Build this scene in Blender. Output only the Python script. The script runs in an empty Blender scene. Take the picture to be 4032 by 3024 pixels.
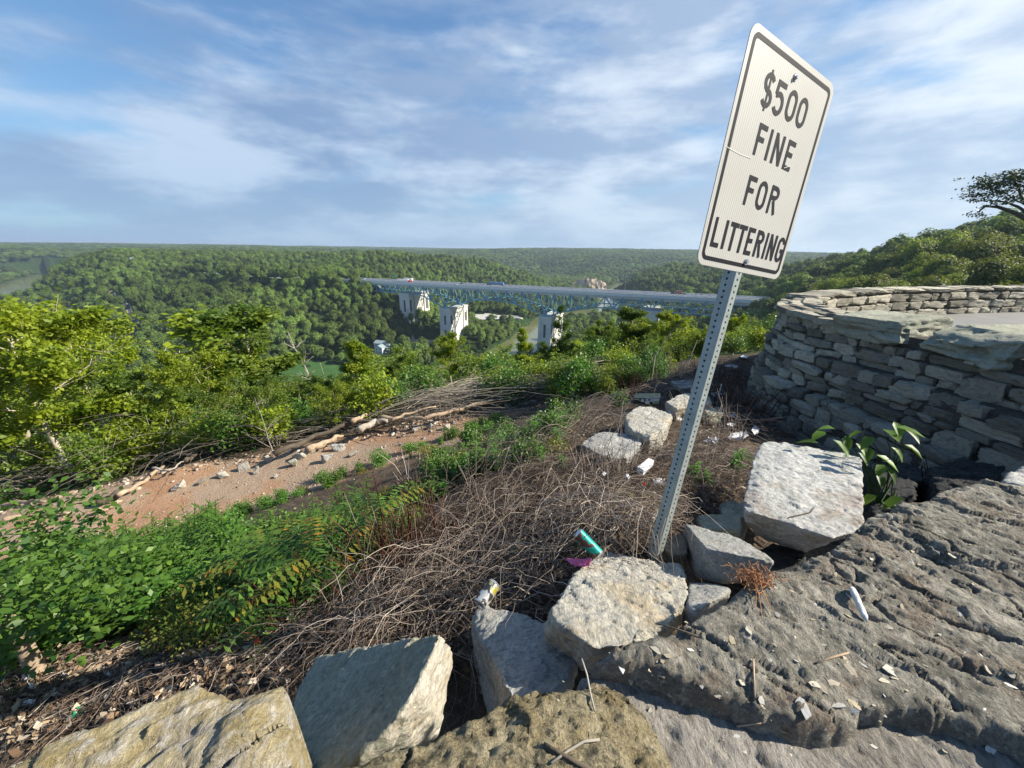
import bpy, bmesh, math, random, time
import numpy as np
from mathutils import Vector, Matrix
T0 = time.time()
random.seed(7)
RNG = np.random.default_rng(11)
SC = bpy.context.scene
COL = SC.collection
R = math.radians

# ------------------------------------------------------------------ camera
FPX = 1515.0                      # focal length in pixels of the 4032 px wide photograph
PITCH = math.atan((1512 - 981) / FPX)
ROLL = math.atan(48 / 3340)
_f = np.array([0, math.cos(PITCH), -math.sin(PITCH)])
_u0 = np.array([0, math.sin(PITCH), math.cos(PITCH)])
_r0 = np.array([1.0, 0, 0])
_r = _r0 * math.cos(ROLL) + _u0 * math.sin(ROLL)
_u = -_r0 * math.sin(ROLL) + _u0 * math.cos(ROLL)
cam_d = bpy.data.cameras.new('camera')
cam = bpy.data.objects.new('camera', cam_d)
COL.objects.link(cam)
cam_d.sensor_width = 36.0
cam_d.lens = 36.0 * FPX / 4032
cam_d.clip_start = 0.05
cam_d.clip_end = 60000
cam.matrix_world = Matrix(((_r[0], _u[0], -_f[0], 0), (_r[1], _u[1], -_f[1], 0), (_r[2], _u[2], -_f[2], 0), (0, 0, 0, 1)))
SC.camera = cam

# ------------------------------------------------------------------ light
SUN_EL, SUN_AZ = R(35), R(88)      # azimuth clockwise from +Y
SUN_DIR = Vector((math.sin(SUN_AZ) * math.cos(SUN_EL), math.cos(SUN_AZ) * math.cos(SUN_EL), math.sin(SUN_EL)))
sd = bpy.data.lights.new('sun', 'SUN'); sd.energy = 5.0; sd.angle = R(0.55); sd.color = (1.0, 0.93, 0.80)
sun = bpy.data.objects.new('sun', sd); COL.objects.link(sun)
sun.rotation_euler = SUN_DIR.to_track_quat('Z', 'Y').to_euler()
SC.view_settings.view_transform = 'Standard'
SC.view_settings.look = 'None'
SC.view_settings.gamma = 1.0
SC.view_settings.exposure = 0.90
SC.view_settings.use_curve_mapping = False
SC.render.engine = 'CYCLES'
SC.cycles.max_bounces = 6
SC.cycles.diffuse_bounces = 3
SC.cycles.glossy_bounces = 2
SC.cycles.transmission_bounces = 4
SC.cycles.transparent_max_bounces = 8
SC.cycles.volume_bounces = 0
SC.cycles.use_denoising = True

class NT:
    """tiny node-tree builder"""
    def __init__(s, tree):
        s.t = tree; tree.nodes.clear()
    def n(s, typ, ins=None, **kw):
        nd = s.t.nodes.new(typ)
        for k, v in kw.items(): setattr(nd, k, v)
        for k, v in (ins or {}).items():
            sock = nd.inputs[k]
            if isinstance(v, bpy.types.NodeSocket): s.t.links.new(v, sock)
            elif isinstance(v, bpy.types.Node): s.t.links.new(v.outputs[0], sock)
            else:
                if hasattr(sock.default_value, '__len__') and len(sock.default_value) == 4 and len(v) == 3: v = (*v, 1)
                sock.default_value = v
        return nd
    def math(s, op, a, b=0.0, c=None, clamp=False):
        ins = {0: a, 1: b}
        if c is not None: ins[2] = c
        return s.n('ShaderNodeMath', ins, operation=op, use_clamp=clamp).outputs[0]
    def noise(s, vec, scale, detail=4, rough=0.55, dist=0.0):
        return s.n('ShaderNodeTexNoise', {'Vector': vec, 'Scale': scale, 'Detail': detail, 'Roughness': rough, 'Distortion': dist}).outputs[0]
    def ramp(s, fac, a, b, lo=0.0, hi=1.0, smooth=False):
        return s.n('ShaderNodeMapRange', {0: fac, 1: a, 2: b, 3: lo, 4: hi}, interpolation_type='SMOOTHSTEP' if smooth else 'LINEAR').outputs[0]
    def mix(s, fac, a, b, mode='MIX'):
        nd = s.t.nodes.new('ShaderNodeMix'); nd.data_type = 'RGBA'; nd.blend_type = mode
        for i, v in ((0, fac), (6, a), (7, b)):
            if isinstance(v, bpy.types.NodeSocket): s.t.links.new(v, nd.inputs[i])
            else: nd.inputs[i].default_value = v if i == 0 else (*v[:3], 1)
        return nd.outputs[2]
    def mapping(s, vec, scale=(1, 1, 1), rot=(0, 0, 0), loc=(0, 0, 0)):
        return s.n('ShaderNodeMapping', {'Vector': vec, 'Scale': scale, 'Rotation': rot, 'Location': loc}).outputs[0]

# ------------------------------------------------------------------ sky with thin cloud layers
world = bpy.data.worlds.new('World'); SC.world = world; world.use_nodes = True
w = NT(world.node_tree)
sky = w.n('ShaderNodeTexSky', sky_type='NISHITA', sun_disc=False, sun_elevation=SUN_EL, sun_rotation=SUN_AZ, altitude=300, air_density=1.0, dust_density=0.8, ozone_density=2.5)
tc = w.n('ShaderNodeTexCoord')
sep = w.n('ShaderNodeSeparateXYZ', {0: tc.outputs['Generated']})
zz = w.math('MAXIMUM', sep.outputs[2], 0.0)
den = w.math('ADD', zz, 0.10)
cx = w.math('DIVIDE', sep.outputs[0], den); cy = w.math('DIVIDE', sep.outputs[1], den)
plane = w.n('ShaderNodeCombineXYZ', {0: cx, 1: cy, 2: 0.0}).outputs[0]
G_ = tc.outputs['Generated']
m1 = w.mapping(G_, scale=(1.0, 1.0, 2.9), rot=(R(5), R(-6), 0), loc=(3.1, 1.7, .4))
n1 = w.noise(m1, 2.1, 10, 0.54, 0.1)
n2 = w.noise(w.mapping(G_, scale=(1, 1, 4.0), rot=(R(4), R(-9), 0), loc=(7, 2, 0)), 4.6, 9, 0.55, 0.15)
n3 = w.noise(w.mapping(G_, scale=(1, 1, 2.2), loc=(11, 5.3, 0)), 1.1, 3, 0.5, 0.3)
body = w.math('ADD', w.math('MULTIPLY', n1, 0.52), w.math('MULTIPLY', n2, 0.48))
body = w.math('ADD', body, w.math('MULTIPLY', w.math('SUBTRACT', n3, 0.5), 0.55))
# more cloud on the sun's side and low down, clearer overhead
side = w.math('ADD', w.math('MULTIPLY', sep.outputs[0], 0.10), w.math('MULTIPLY', w.math('SUBTRACT', 0.36, zz), 0.52))
body = w.math('ADD', body, side)
cloud = w.ramp(body, 0.40, 0.60, 0, 1, True)
thick = w.ramp(body, 0.58, 0.80, 0, 1, True)
shade = w.noise(w.mapping(G_, scale=(1, 1, 3.2), rot=(R(5), R(-6), 0), loc=(3.22, 1.7, .62)), 3.1, 8, 0.56, 0.1)
shade = w.ramp(shade, 0.42, 0.66, 0, 1, True)
sunny = w.ramp(w.n('ShaderNodeVectorMath', {0: tc.outputs['Generated'], 1: tuple(SUN_DIR)}, operation='DOT_PRODUCT').outputs['Value'], -0.2, 0.95, 0, 1)
lit = w.mix(sunny, (2.2, 2.65, 3.3), (3.7, 3.95, 4.15))
dark = w.mix(sunny, (0.92, 1.38, 2.2), (2.0, 2.45, 3.1))
ccol = w.mix(shade, dark, lit)
sk3 = w.n('ShaderNodeSeparateColor', {0: sky.outputs[0]})
# soft shoulder: the glare round the sun stays within the film's range
cc = [w.math('DIVIDE', w.math('MULTIPLY', sk3.outputs[i], g_), w.math('ADD', 1.0, w.math('DIVIDE', sk3.outputs[i], k_))) for i, (k_, g_) in enumerate(((6.0, 0.56), (9.0, 0.70), (10.0, 0.84)))]
skyc = w.n('ShaderNodeCombineColor', {0: cc[0], 1: cc[1], 2: cc[2]}).outputs[0]
opa = w.math('MULTIPLY', cloud, 0.85)
mixed = w.mix(opa, skyc, ccol)
# haze band towards the horizon
hz = w.ramp(sep.outputs[2], -0.02, 0.22, 1, 0, True)
hcol = w.mix(sunny, (1.45, 2.05, 2.8), (2.7, 3.2, 3.6))
mixed = w.mix(w.math('MULTIPLY', hz, 0.6), mixed, hcol)
bg = w.n('ShaderNodeBackground', {'Color': mixed, 'Strength': 0.15})
w.n('ShaderNodeOutputWorld', {0: bg})
world.cycles.sampling_method = 'MANUAL'; world.cycles.sample_map_resolution = 512

# ------------------------------------------------------------------ helpers
def ray(x, y): return _f + _r * ((x - 2016) / FPX) + _u * ((1512 - y) / FPX)
def PZ(x, y, z):                   # the point at height z that the photograph shows at (x, y)
    d = ray(x, y); return d * (z / d[2])
def PH(x, y, h):                   # ... at horizontal distance h
    d = ray(x, y); return d * (h / math.hypot(d[0], d[1]))

def _hash(ix, iy, iz, seed):
    h = (ix.astype(np.int64) * 374761393 + iy.astype(np.int64) * 668265263 + iz.astype(np.int64) * 2147483647 + seed * 974634777) & 0xffffffff
    h = ((h ^ (h >> 13)) * 1274126177) & 0xffffffff
    h = h ^ (h >> 16)
    return (h & 0xffffff) / float(0xffffff) * 2 - 1
def vnoise(P, seed=0):
    P = np.asarray(P, float); i = np.floor(P).astype(np.int64); f = P - i; f = f * f * (3 - 2 * f)
    x, y, z = i[:, 0], i[:, 1], i[:, 2]; fx, fy, fz = f[:, 0], f[:, 1], f[:, 2]
    def L(a, b, t): return a + (b - a) * t
    c = [[[_hash(x + a, y + b, z + d, seed) for d in (0, 1)] for b in (0, 1)] for a in (0, 1)]
    return L(L(L(c[0][0][0], c[0][0][1], fz), L(c[0][1][0], c[0][1][1], fz), fy),
             L(L(c[1][0][0], c[1][0][1], fz), L(c[1][1][0], c[1][1][1], fz), fy), fx)
def facets(P, size, seed=0, slope=0.6):
    """broken-rock relief: every cell of a jittered lattice is its own tilted plane"""
    Q = np.asarray(P, float) / size; I = np.floor(Q).astype(np.int64); best = np.full(len(Q), 1e9); val = np.zeros(len(Q))
    flat = np.ptp(Q[:, 2]) < 1e-9
    for a in (-1, 0, 1):
        for b in (-1, 0, 1):
            for c in ((0,) if flat else (-1, 0, 1)):
                x, y, z = I[:, 0] + a, I[:, 1] + b, I[:, 2] + c
                C = np.stack([x + .5 + .48 * _hash(x, y, z, seed), y + .5 + .48 * _hash(x, y, z, seed + 1), z + (.5 + .48 * _hash(x, y, z, seed + 2)) * (0 if flat else 1)], 1)
                D = Q - C; d = (D * D).sum(1); m = d < best; best[m] = d[m]
                v = .5 * _hash(x, y, z, seed + 3) + slope * (D[:, 0] * _hash(x, y, z, seed + 4) + D[:, 1] * _hash(x, y, z, seed + 5) + D[:, 2] * _hash(x, y, z, seed + 6)); val[m] = v[m]
    return val
def fbm(P, scale, octs=4, seed=0, gain=0.5, ridged=False):
    P = np.asarray(P, float) * scale; s = np.zeros(len(P)); a = 1.0; tot = 0
    for o in range(octs):
        n = vnoise(P + 17.3 * o, seed + o)
        s += a * ((1 - 2 * np.abs(n)) if ridged else n); tot += a; a *= gain; P = P * 2.03
    return s / tot

def mesh_np(name, V, F, mats=None, smooth=False, mat_idx=None, attr=None):
    """mesh from vertex array and equal-sided face array (or a list of faces)"""
    me = bpy.data.meshes.new(name)
    V = np.asarray(V, np.float32)
    if isinstance(F, np.ndarray):
        k = F.shape[1]; n = len(F)
        me.vertices.add(len(V)); me.vertices.foreach_set('co', V.ravel())
        me.loops.add(n * k); me.loops.foreach_set('vertex_index', F.astype(np.int32).ravel())
        me.polygons.add(n); me.polygons.foreach_set('loop_start', np.arange(0, n * k, k, dtype=np.int32))
        try: me.polygons.foreach_set('loop_total', np.full(n, k, np.int32))
        except Exception: pass
        me.update(calc_edges=True)
    else:
        me.from_pydata([tuple(map(float, v)) for v in V], [], [tuple(int(i) for i in f) for f in F])
    if mats is not None:
        for m in (mats if isinstance(mats, (list, tuple)) else [mats]): me.materials.append(m)
    if mat_idx is not None: me.polygons.foreach_set('material_index', np.asarray(mat_idx, np.int32))
    if smooth: me.polygons.foreach_set('use_smooth', np.ones(len(me.polygons), bool))
    if attr is not None:
        a = me.attributes.new('tint', 'FLOAT', 'POINT'); a.data.foreach_set('value', np.asarray(attr, np.float32))
    me.validate(); return me

def ob(name, me, parent=None, loc=None, rot=None, scale=None):
    o = bpy.data.objects.new(name, me); COL.objects.link(o)
    if parent is not None: o.parent = parent
    if loc is not None: o.location = loc
    if rot is not None: o.rotation_euler = rot
    if scale is not None: o.scale = scale if hasattr(scale, '__len__') else (scale,) * 3
    return o
def tag(o, label=None, cat=None, group=None, kind=None):
    if label: o['label'] = label
    if cat: o['category'] = cat
    if group: o['group'] = group
    if kind: o['kind'] = kind
    return o
def thing(name, label, cat, loc=(0, 0, 0), rotz=0, group=None):
    o = ob(name, None, loc=loc, rot=(0, 0, rotz)); o.empty_display_size = 0.2
    return tag(o, label, cat, group)
def copy_tree(o, parent=None):
    c = o.copy(); COL.objects.link(c)
    if parent is not None: c.parent = parent
    for ch in [x for x in o.children]: copy_tree(ch, c)
    return c

class MB:
    """collects simple solids into one mesh"""
    def __init__(s): s.V = []; s.F = []; s.M = []; s.m = 0
    def add(s, V, F):
        b = len(s.V); s.V += [tuple(map(float, v)) for v in V]
        for f in F: s.F.append(tuple(b + i for i in f)); s.M.append(s.m)
    def box(s, c, size, rotz=0.0, M=None):
        hx, hy, hz = [k / 2 for k in size]; V = []
        for sx, sy, sz in ((-1,-1,-1),(1,-1,-1),(1,1,-1),(-1,1,-1),(-1,-1,1),(1,-1,1),(1,1,1),(-1,1,1)):
            p = Vector((sx * hx, sy * hy, sz * hz))
            if M is not None: p = M @ p
            elif rotz: p = Matrix.Rotation(rotz, 3, 'Z') @ p
            V.append(p + Vector(c))
        s.add(V, [(0,3,2,1),(4,5,6,7),(0,1,5,4),(1,2,6,5),(2,3,7,6),(3,0,4,7)])
    def beam(s, a, b, w, h=None, up=(0, 0, 1)):
        a = Vector(a); b = Vector(b); d = (b - a); L = d.length
        if L < 1e-6: return
        d.normalize(); u = Vector(up)
        if abs(d.dot(u)) > 0.99: u = Vector((1, 0, 0))
        x = d.cross(u).normalized(); z = x.cross(d); h = h or w
        V = [p + x * sx * w / 2 + z * sz * h / 2 for p in (a, b) for sx, sz in ((-1,-1),(1,-1),(1,1),(-1,1))]
        s.add(V, [(0,1,2,3),(7,6,5,4),(0,4,5,1),(1,5,6,2),(2,6,7,3),(3,7,4,0)])
    def tube(s, pts, rad, n=6, cap=True):
        pts = [Vector(p) for p in pts]; m = len(pts)
        rad = list(rad) if hasattr(rad, '__len__') else [rad] * m
        V = []; prev = None
        for i, p in enumerate(pts):
            d = (pts[min(i + 1, m - 1)] - pts[max(i - 1, 0)]).normalized()
            if prev is None: x = d.orthogonal().normalized()
            else:
                x = prev - d * prev.dot(d); x = x.normalized() if x.length > 1e-6 else d.orthogonal().normalized()
            prev = x; y = d.cross(x)
            for k in range(n):
                t = 2 * math.pi * k / n; V.append(p + (x * math.cos(t) + y * math.sin(t)) * rad[i])
        F = [(i*n+k, i*n+(k+1)%n, (i+1)*n+(k+1)%n, (i+1)*n+k) for i in range(m - 1) for k in range(n)]
        if cap: F += [tuple(range(n - 1, -1, -1)), tuple((m - 1) * n + k for k in range(n))]
        s.add(V, F)
    def mesh(s, name, mats, smooth=False):
        me = mesh_np(name, s.V, s.F, mats, smooth, s.M); return me
    def build(s, name, mats, parent=None, smooth=False, loc=None, rot=None):
        return ob(name, s.mesh(name, mats, smooth), parent, loc, rot)
# ------------------------------------------------------------------ materials
def new_mat(name):
    m = bpy.data.materials.new(name); m.use_nodes = True; return m, NT(m.node_tree)
def simple(name, col, rough=0.6, metal=0.0, vary=0.0, scale=3.0, bump=0.0, bscale=60.0, spec=0.5):
    m, t = new_mat(name); tcn = t.n('ShaderNodeTexCoord').outputs['Object']
    c = col
    if vary > 0:
        n = t.noise(tcn, scale, 5, 0.6)
        c = t.mix(t.ramp(n, 0.3, 0.7), tuple(k * (1 - vary) for k in col), tuple(min(1, k * (1 + vary)) for k in col))
    p = t.n('ShaderNodeBsdfPrincipled', {'Base Color': c, 'Roughness': rough, 'Metallic': metal, 'Specular IOR Level': spec})
    if bump > 0:
        b = t.n('ShaderNodeBump', {'Height': t.noise(tcn, bscale, 5, 0.65), 'Strength': bump, 'Distance': 0.01})
        t.t.links.new(b.outputs[0], p.inputs['Normal'])
    t.n('ShaderNodeOutputMaterial', {0: p}); return m
def stone_mat(name, cols, speck=(0.05, 0.05, 0.045), speck_amt=0.35, scale=1.0, bump=0.8, stretch=(1, 1, 1), rot=(0, 0, 0), rough=0.92, stain=None, stain_amt=0.5, white=0.0, rnd=0.0):
    """stone: cols = list of 3 colours mixed by noise, dark specks, optional stains"""
    m, t = new_mat(name); co = t.n('ShaderNodeTexCoord').outputs['Object']
    oi = t.n('ShaderNodeObjectInfo')
    off = t.n('ShaderNodeVectorMath', {0: co, 1: t.n('ShaderNodeVectorMath', {0: oi.outputs['Random'], 3: 7.0}, operation='SCALE').outputs[0]}, operation='ADD').outputs[0]
    mp = t.mapping(off, scale=tuple(scale * s for s in stretch), rot=rot)
    a = t.noise(mp, 3.0, 8, 0.62, 0.3); b = t.noise(mp, 9.0, 8, 0.68, 0.6); f = t.noise(mp, 38.0, 6, 0.72, 0.2)
    c = t.mix(t.ramp(a, 0.36, 0.64, 0, 1, True), cols[0], cols[1])
    c = t.mix(t.ramp(b, 0.47, 0.68, 0, 1, True), c, cols[2])
    if stain:
        s = t.noise(t.mapping(off, scale=(scale,) * 3, loc=(5, 2, 9)), 2.3, 7, 0.7, 0.8)
        c = t.mix(t.math('MULTIPLY', t.ramp(s, 0.5, 0.66, 0, 1, True), stain_amt), c, stain)
    fine = t.ramp(f, 0.3, 0.7, 0.60, 1.30)
    c = t.mix(1.0, c, t.n('ShaderNodeCombineXYZ', {0: fine, 1: fine, 2: fine}).outputs[0], 'MULTIPLY')
    sp = t.noise(mp, 62.0, 5, 0.8, 0.4)
    c = t.mix(t.math('MULTIPLY', t.ramp(sp, 0.55, 0.66), speck_amt), c, speck)
    if white > 0:
        wn = t.noise(t.mapping(mp, loc=(3, 3, 1)), 24.0, 6, 0.75, 0.3)
        c = t.mix(t.math('MULTIPLY', t.ramp(wn, 0.60, 0.68), white), c, (0.62, 0.60, 0.53))
    if rnd > 0:
        rv = t.ramp(oi.outputs['Random'], 0, 1, 1 - rnd, 1 + rnd)
        c = t.mix(1.0, c, t.n('ShaderNodeCombineXYZ', {0: rv, 1: rv, 2: rv}).outputs[0], 'MULTIPLY')
    p = t.n('ShaderNodeBsdfPrincipled', {'Base Color': c, 'Roughness': rough, 'Specular IOR Level': 0.25})
    h = t.math('ADD', t.math('MULTIPLY', b, 0.6), t.math('ADD', t.math('MULTIPLY', f, 0.32), t.math('MULTIPLY', sp, 0.14)))
    bn = t.n('ShaderNodeBump', {'Height': h, 'Strength': bump, 'Distance': 0.045})
    t.t.links.new(bn.outputs[0], p.inputs['Normal'])
    t.n('ShaderNodeOutputMaterial', {0: p}); return m
def leaf_mat(name, c1, c2, trans=0.35, rough=0.5, rnd=0.25, pos_scale=0.0, yellow=None):
    """foliage: tint attribute per leaf, random per tree, translucent blades"""
    m, t = new_mat(name); oi = t.n('ShaderNodeObjectInfo')
    at = t.n('ShaderNodeAttribute', attribute_name='tint').outputs['Fac']
    c = t.mix(at, c1, c2)
    if yellow:
        c = t.mix(t.ramp(at, 0.86, 1.0, 0, 0.8), c, yellow)
    rv = t.ramp(oi.outputs['Random'], 0, 1, 1 - rnd, 1 + rnd)
    rg = t.ramp(oi.outputs['Random'], 0, 1, 1 - rnd * 0.6, 1 + rnd * 1.5)
    if pos_scale:
        g = t.n('ShaderNodeNewGeometry').outputs['Position']
        pn = t.ramp(t.noise(g, pos_scale, 4, 0.6), 0.35, 0.65, 0.72, 1.35)
        rv = t.math('MULTIPLY', rv, pn); rg = t.math('MULTIPLY', rg, pn)
    c = t.mix(1.0, c, t.n('ShaderNodeCombineXYZ', {0: rg, 1: rv, 2: rv}).outputs[0], 'MULTIPLY')
    p = t.n('ShaderNodeBsdfPrincipled', {'Base Color': c, 'Roughness': rough, 'Specular IOR Level': 0.3})
    tcol = t.mix(1.0, c, (1.25, 1.15, 0.45), 'MULTIPLY')
    tr = t.n('ShaderNodeBsdfTranslucent', {'Color': tcol})
    mx = t.n('ShaderNodeMixShader', {0: trans, 1: p, 2: tr})
    t.n('ShaderNodeOutputMaterial', {0: mx}); return m
def tint_mat(name, stops, rough=0.8):
    """colour picked by the tint attribute along stops [(pos, col)...]"""
    m, t = new_mat(name); at = t.n('ShaderNodeAttribute', attribute_name='tint').outputs['Fac']
    cr = t.n('ShaderNodeValToRGB', {0: at})
    e = cr.color_ramp.elements
    while len(e) < len(stops): e.new(0.5)
    for k, (pos, col) in enumerate(stops): e[k].position = pos; e[k].color = (*col, 1)
    p = t.n('ShaderNodeBsdfPrincipled', {'Base Color': cr.outputs[0], 'Roughness': rough, 'Specular IOR Level': 0.2})
    t.n('ShaderNodeOutputMaterial', {0: p}); return m

M = {}
M['slab'] = stone_mat('dark_lichen_stone', [(0.17, 0.158, 0.128), (0.32, 0.298, 0.245), (0.46, 0.425, 0.355)], (0.018, 0.016, 0.012), 0.75, 2.4, 1.0, (1, 0.72, 1), (0, 0, R(-35)), white=0.8, stain=(0.24, 0.155, 0.10), stain_amt=0.5)
M['ledge'] = stone_mat('pale_pitted_mortar', [(0.30, 0.275, 0.235), (0.40, 0.365, 0.32), (0.24, 0.215, 0.18)], (0.05, 0.045, 0.04), 0.6, 2.5, 1.0, (1, 0.5, 1), (0, 0, R(-30)))
M['lichen'] = stone_mat('golden_lichen_stone', [(0.37, 0.29, 0.15), (0.55, 0.47, 0.30), (0.06, 0.055, 0.038)], (0.02, 0.018, 0.012), 0.9, 4.6, 1.0, white=0.75, stain=(0.06, 0.055, 0.04), stain_amt=0.7)
M['yellow'] = stone_mat('yellow_weathered_limestone', [(0.39, 0.31, 0.15), (0.49, 0.43, 0.29), (0.60, 0.56, 0.50)], (0.10, 0.085, 0.05), 0.6, 2.6, 1.0, (1, 0.6, 1), (0, 0, R(-40)), stain=(0.33, 0.30, 0.27), stain_amt=0.6)
M['grey'] = stone_mat('grey_green_limestone', [(0.29, 0.29, 0.22), (0.36, 0.355, 0.28), (0.42, 0.40, 0.31)], (0.08, 0.075, 0.06), 0.3, 1.5, 0.7, stain=(0.34, 0.28, 0.15), stain_amt=0.35)
M['pale'] = stone_mat('pale_limestone', [(0.43, 0.40, 0.33), (0.50, 0.475, 0.41), (0.38, 0.37, 0.33)], (0.16, 0.15, 0.12), 0.3, 1.4, 0.9, (1, 0.5, 1), (0, 0, R(10)), stain=(0.44, 0.33, 0.18), stain_amt=0.5)
M['bluish'] = stone_mat('bluish_limestone', [(0.36, 0.355, 0.33), (0.43, 0.42, 0.39), (0.29, 0.285, 0.255)], (0.10, 0.10, 0.09), 0.4, 1.8, 0.8, stain=(0.40, 0.34, 0.24), stain_amt=0.3)
M['stained'] = stone_mat('rust_stained_white_limestone', [(0.44, 0.43, 0.40), (0.52, 0.51, 0.475), (0.34, 0.34, 0.30)], (0.12, 0.10, 0.08), 0.25, 1.2, 0.7, stain=(0.27, 0.19, 0.135), stain_amt=0.6)
M['wallstone'] = stone_mat('wall_limestone', [(0.36, 0.325, 0.25), (0.50, 0.46, 0.36), (0.58, 0.52, 0.41)], (0.07, 0.065, 0.05), 0.45, 2.0, 1.0, stain=(0.15, 0.145, 0.12), stain_amt=0.7, rnd=0.48)
M['wallstone_warm'] = stone_mat('warm_wall_limestone', [(0.42, 0.33, 0.22), (0.50, 0.41, 0.29), (0.34, 0.27, 0.19)], (0.07, 0.06, 0.05), 0.4, 2.0, 1.0, stain=(0.16, 0.15, 0.13), stain_amt=0.5, rnd=0.35)
M['darkstone'] = stone_mat('dark_shaded_stone', [(0.03, 0.031, 0.031), (0.055, 0.054, 0.052), (0.085, 0.08, 0.075)], (0.03, 0.03, 0.027), 0.5, 2.0, 0.9, rnd=0.25)  # dark tone also holds the shade of the far parapet and the gap
M['palebuff'] = stone_mat('pale_buff_limestone', [(0.50, 0.46, 0.38), (0.57, 0.53, 0.45), (0.44, 0.37, 0.26)], (0.12, 0.10, 0.07), 0.3, 1.8, 0.9, (1, 0.4, 1), stain=(0.40, 0.33, 0.2), stain_amt=0.5)
M['cap'] = stone_mat('pale_green_capstone', [(0.32, 0.32, 0.24), (0.39, 0.38, 0.30), (0.28, 0.285, 0.22)], (0.10, 0.10, 0.08), 0.3, 0.7, 0.8, stain=(0.22, 0.225, 0.17), stain_amt=0.5)
M['mortar'] = stone_mat('dark_crumbling_mortar', [(0.085, 0.074, 0.06), (0.125, 0.108, 0.085), (0.055, 0.05, 0.042)], (0.04, 0.04, 0.035), 0.5, 3.0, 1.0)
M['rubble'] = stone_mat('rubble_stone', [(0.40, 0.37, 0.31), (0.48, 0.45, 0.39), (0.33, 0.29, 0.22)], (0.14, 0.12, 0.09), 0.3, 3.0, 0.8, rnd=0.3)
M['concrete'] = simple('pale_bridge_concrete', (0.70, 0.685, 0.63), 0.85, vary=0.13, scale=0.12)
M['fascia'] = simple('grey_deck_fascia', (0.58, 0.59, 0.58), 0.85, vary=0.1, scale=0.1)
M['barrier'] = simple('white_concrete_barrier', (0.80, 0.80, 0.78), 0.8, vary=0.05, scale=0.3)
M['asphalt'] = simple('bridge_road_surface', (0.085, 0.082, 0.078), 0.95, spec=0.1, vary=0.1, scale=0.05)
M['steel'] = simple('pale_blue_painted_steel', (0.17, 0.38, 0.50), 0.6, vary=0.12, scale=0.2)
M['galv'] = simple('galvanised_steel', (0.34, 0.375, 0.355), 0.55, metal=0.25, vary=0.18, scale=14, bump=0.15, bscale=90)
M['hole'] = simple('dark_hole_lining', (0.012, 0.012, 0.012), 0.9)
M['black'] = simple('black_sign_print', (0.012, 0.013, 0.018), 0.6, spec=0.12)
M['bark'] = simple('grey_bark', (0.25, 0.225, 0.175), 0.9, vary=0.35, scale=9, bump=0.6, bscale=30)
M['palebark'] = simple('pale_bark', (0.42, 0.37, 0.27), 0.85, vary=0.25, scale=7, bump=0.4, bscale=30)
M['darkbark'] = simple('dark_bark', (0.085, 0.065, 0.045), 0.9, vary=0.3, scale=9, bump=0.6, bscale=30)
M['wood'] = simple('bare_peeled_wood', (0.36, 0.265, 0.175), 0.85, vary=0.4, scale=9, bump=0.7, bscale=35)
M['deadwood'] = simple('grey_dead_wood', (0.33, 0.29, 0.235), 0.9, vary=0.3, scale=9)
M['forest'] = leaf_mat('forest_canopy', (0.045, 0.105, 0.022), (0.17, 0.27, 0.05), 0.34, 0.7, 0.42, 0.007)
M['forest_near'] = leaf_mat('hillside_tree_leaves', (0.055, 0.115, 0.018), (0.24, 0.33, 0.05), 0.45, 0.6, 0.35)
M['leaf_yellow'] = leaf_mat('sunny_yellow_green_leaves', (0.11, 0.20, 0.015), (0.33, 0.42, 0.035), 0.5, 0.5, 0.15)
M['leaf_green'] = leaf_mat('mid_green_leaves', (0.06, 0.13, 0.018), (0.20, 0.29, 0.04), 0.45, 0.5, 0.2)
M['leaf_weed'] = leaf_mat('deep_green_weed_leaves', (0.022, 0.075, 0.013), (0.12, 0.23, 0.032), 0.34, 0.45, 0.2)
M['leaf_fresh'] = leaf_mat('fresh_green_leaves', (0.05, 0.15, 0.022), (0.11, 0.25, 0.035), 0.35, 0.45, 0.15)
M['leaf_grey'] = leaf_mat('silhouette_grey_leaves', (0.022, 0.042, 0.02), (0.05, 0.08, 0.035), 0.15, 0.6, 0.1)  # greyed, darkened leaf colour imitates a silhouette in the haze glare
M['leaf_sick'] = leaf_mat('yellowing_leaves', (0.07, 0.11, 0.02), (0.24, 0.24, 0.03), 0.35, 0.5, 0.15, yellow=(0.35, 0.14, 0.02))
M['vine'] = tint_mat('dry_vine_stems', [(0, (0.055, 0.038, 0.028)), (0.35, (0.15, 0.11, 0.083)), (0.7, (0.30, 0.245, 0.20)), (1, (0.50, 0.43, 0.36))])
M['brush'] = tint_mat('grey_brushwood', [(0, (0.12, 0.095, 0.07)), (0.5, (0.25, 0.215, 0.17)), (1, (0.42, 0.37, 0.29))])
M['redstem'] = tint_mat('dark_red_dead_stems', [(0, (0.02, 0.01, 0.008)), (0.6, (0.075, 0.03, 0.02)), (1, (0.16, 0.075, 0.045))])
M['white'] = simple('white_plastic', (0.72, 0.73, 0.75), 0.5)
M['paper'] = simple('crumpled_white_paper', (0.62, 0.61, 0.60), 0.85, vary=0.22, scale=60, bump=.5, bscale=120)
# ------------------------------------------------------------------ terrain
TREE_H = 13.0
def zpix(px, py, d):
    r = ray(px, py); return d * r[2] / math.hypot(r[0], r[1])
def azpx(px): r = ray(px, 985 + (px - 2016) * 0.0144); return math.atan2(r[0], r[1])
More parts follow.
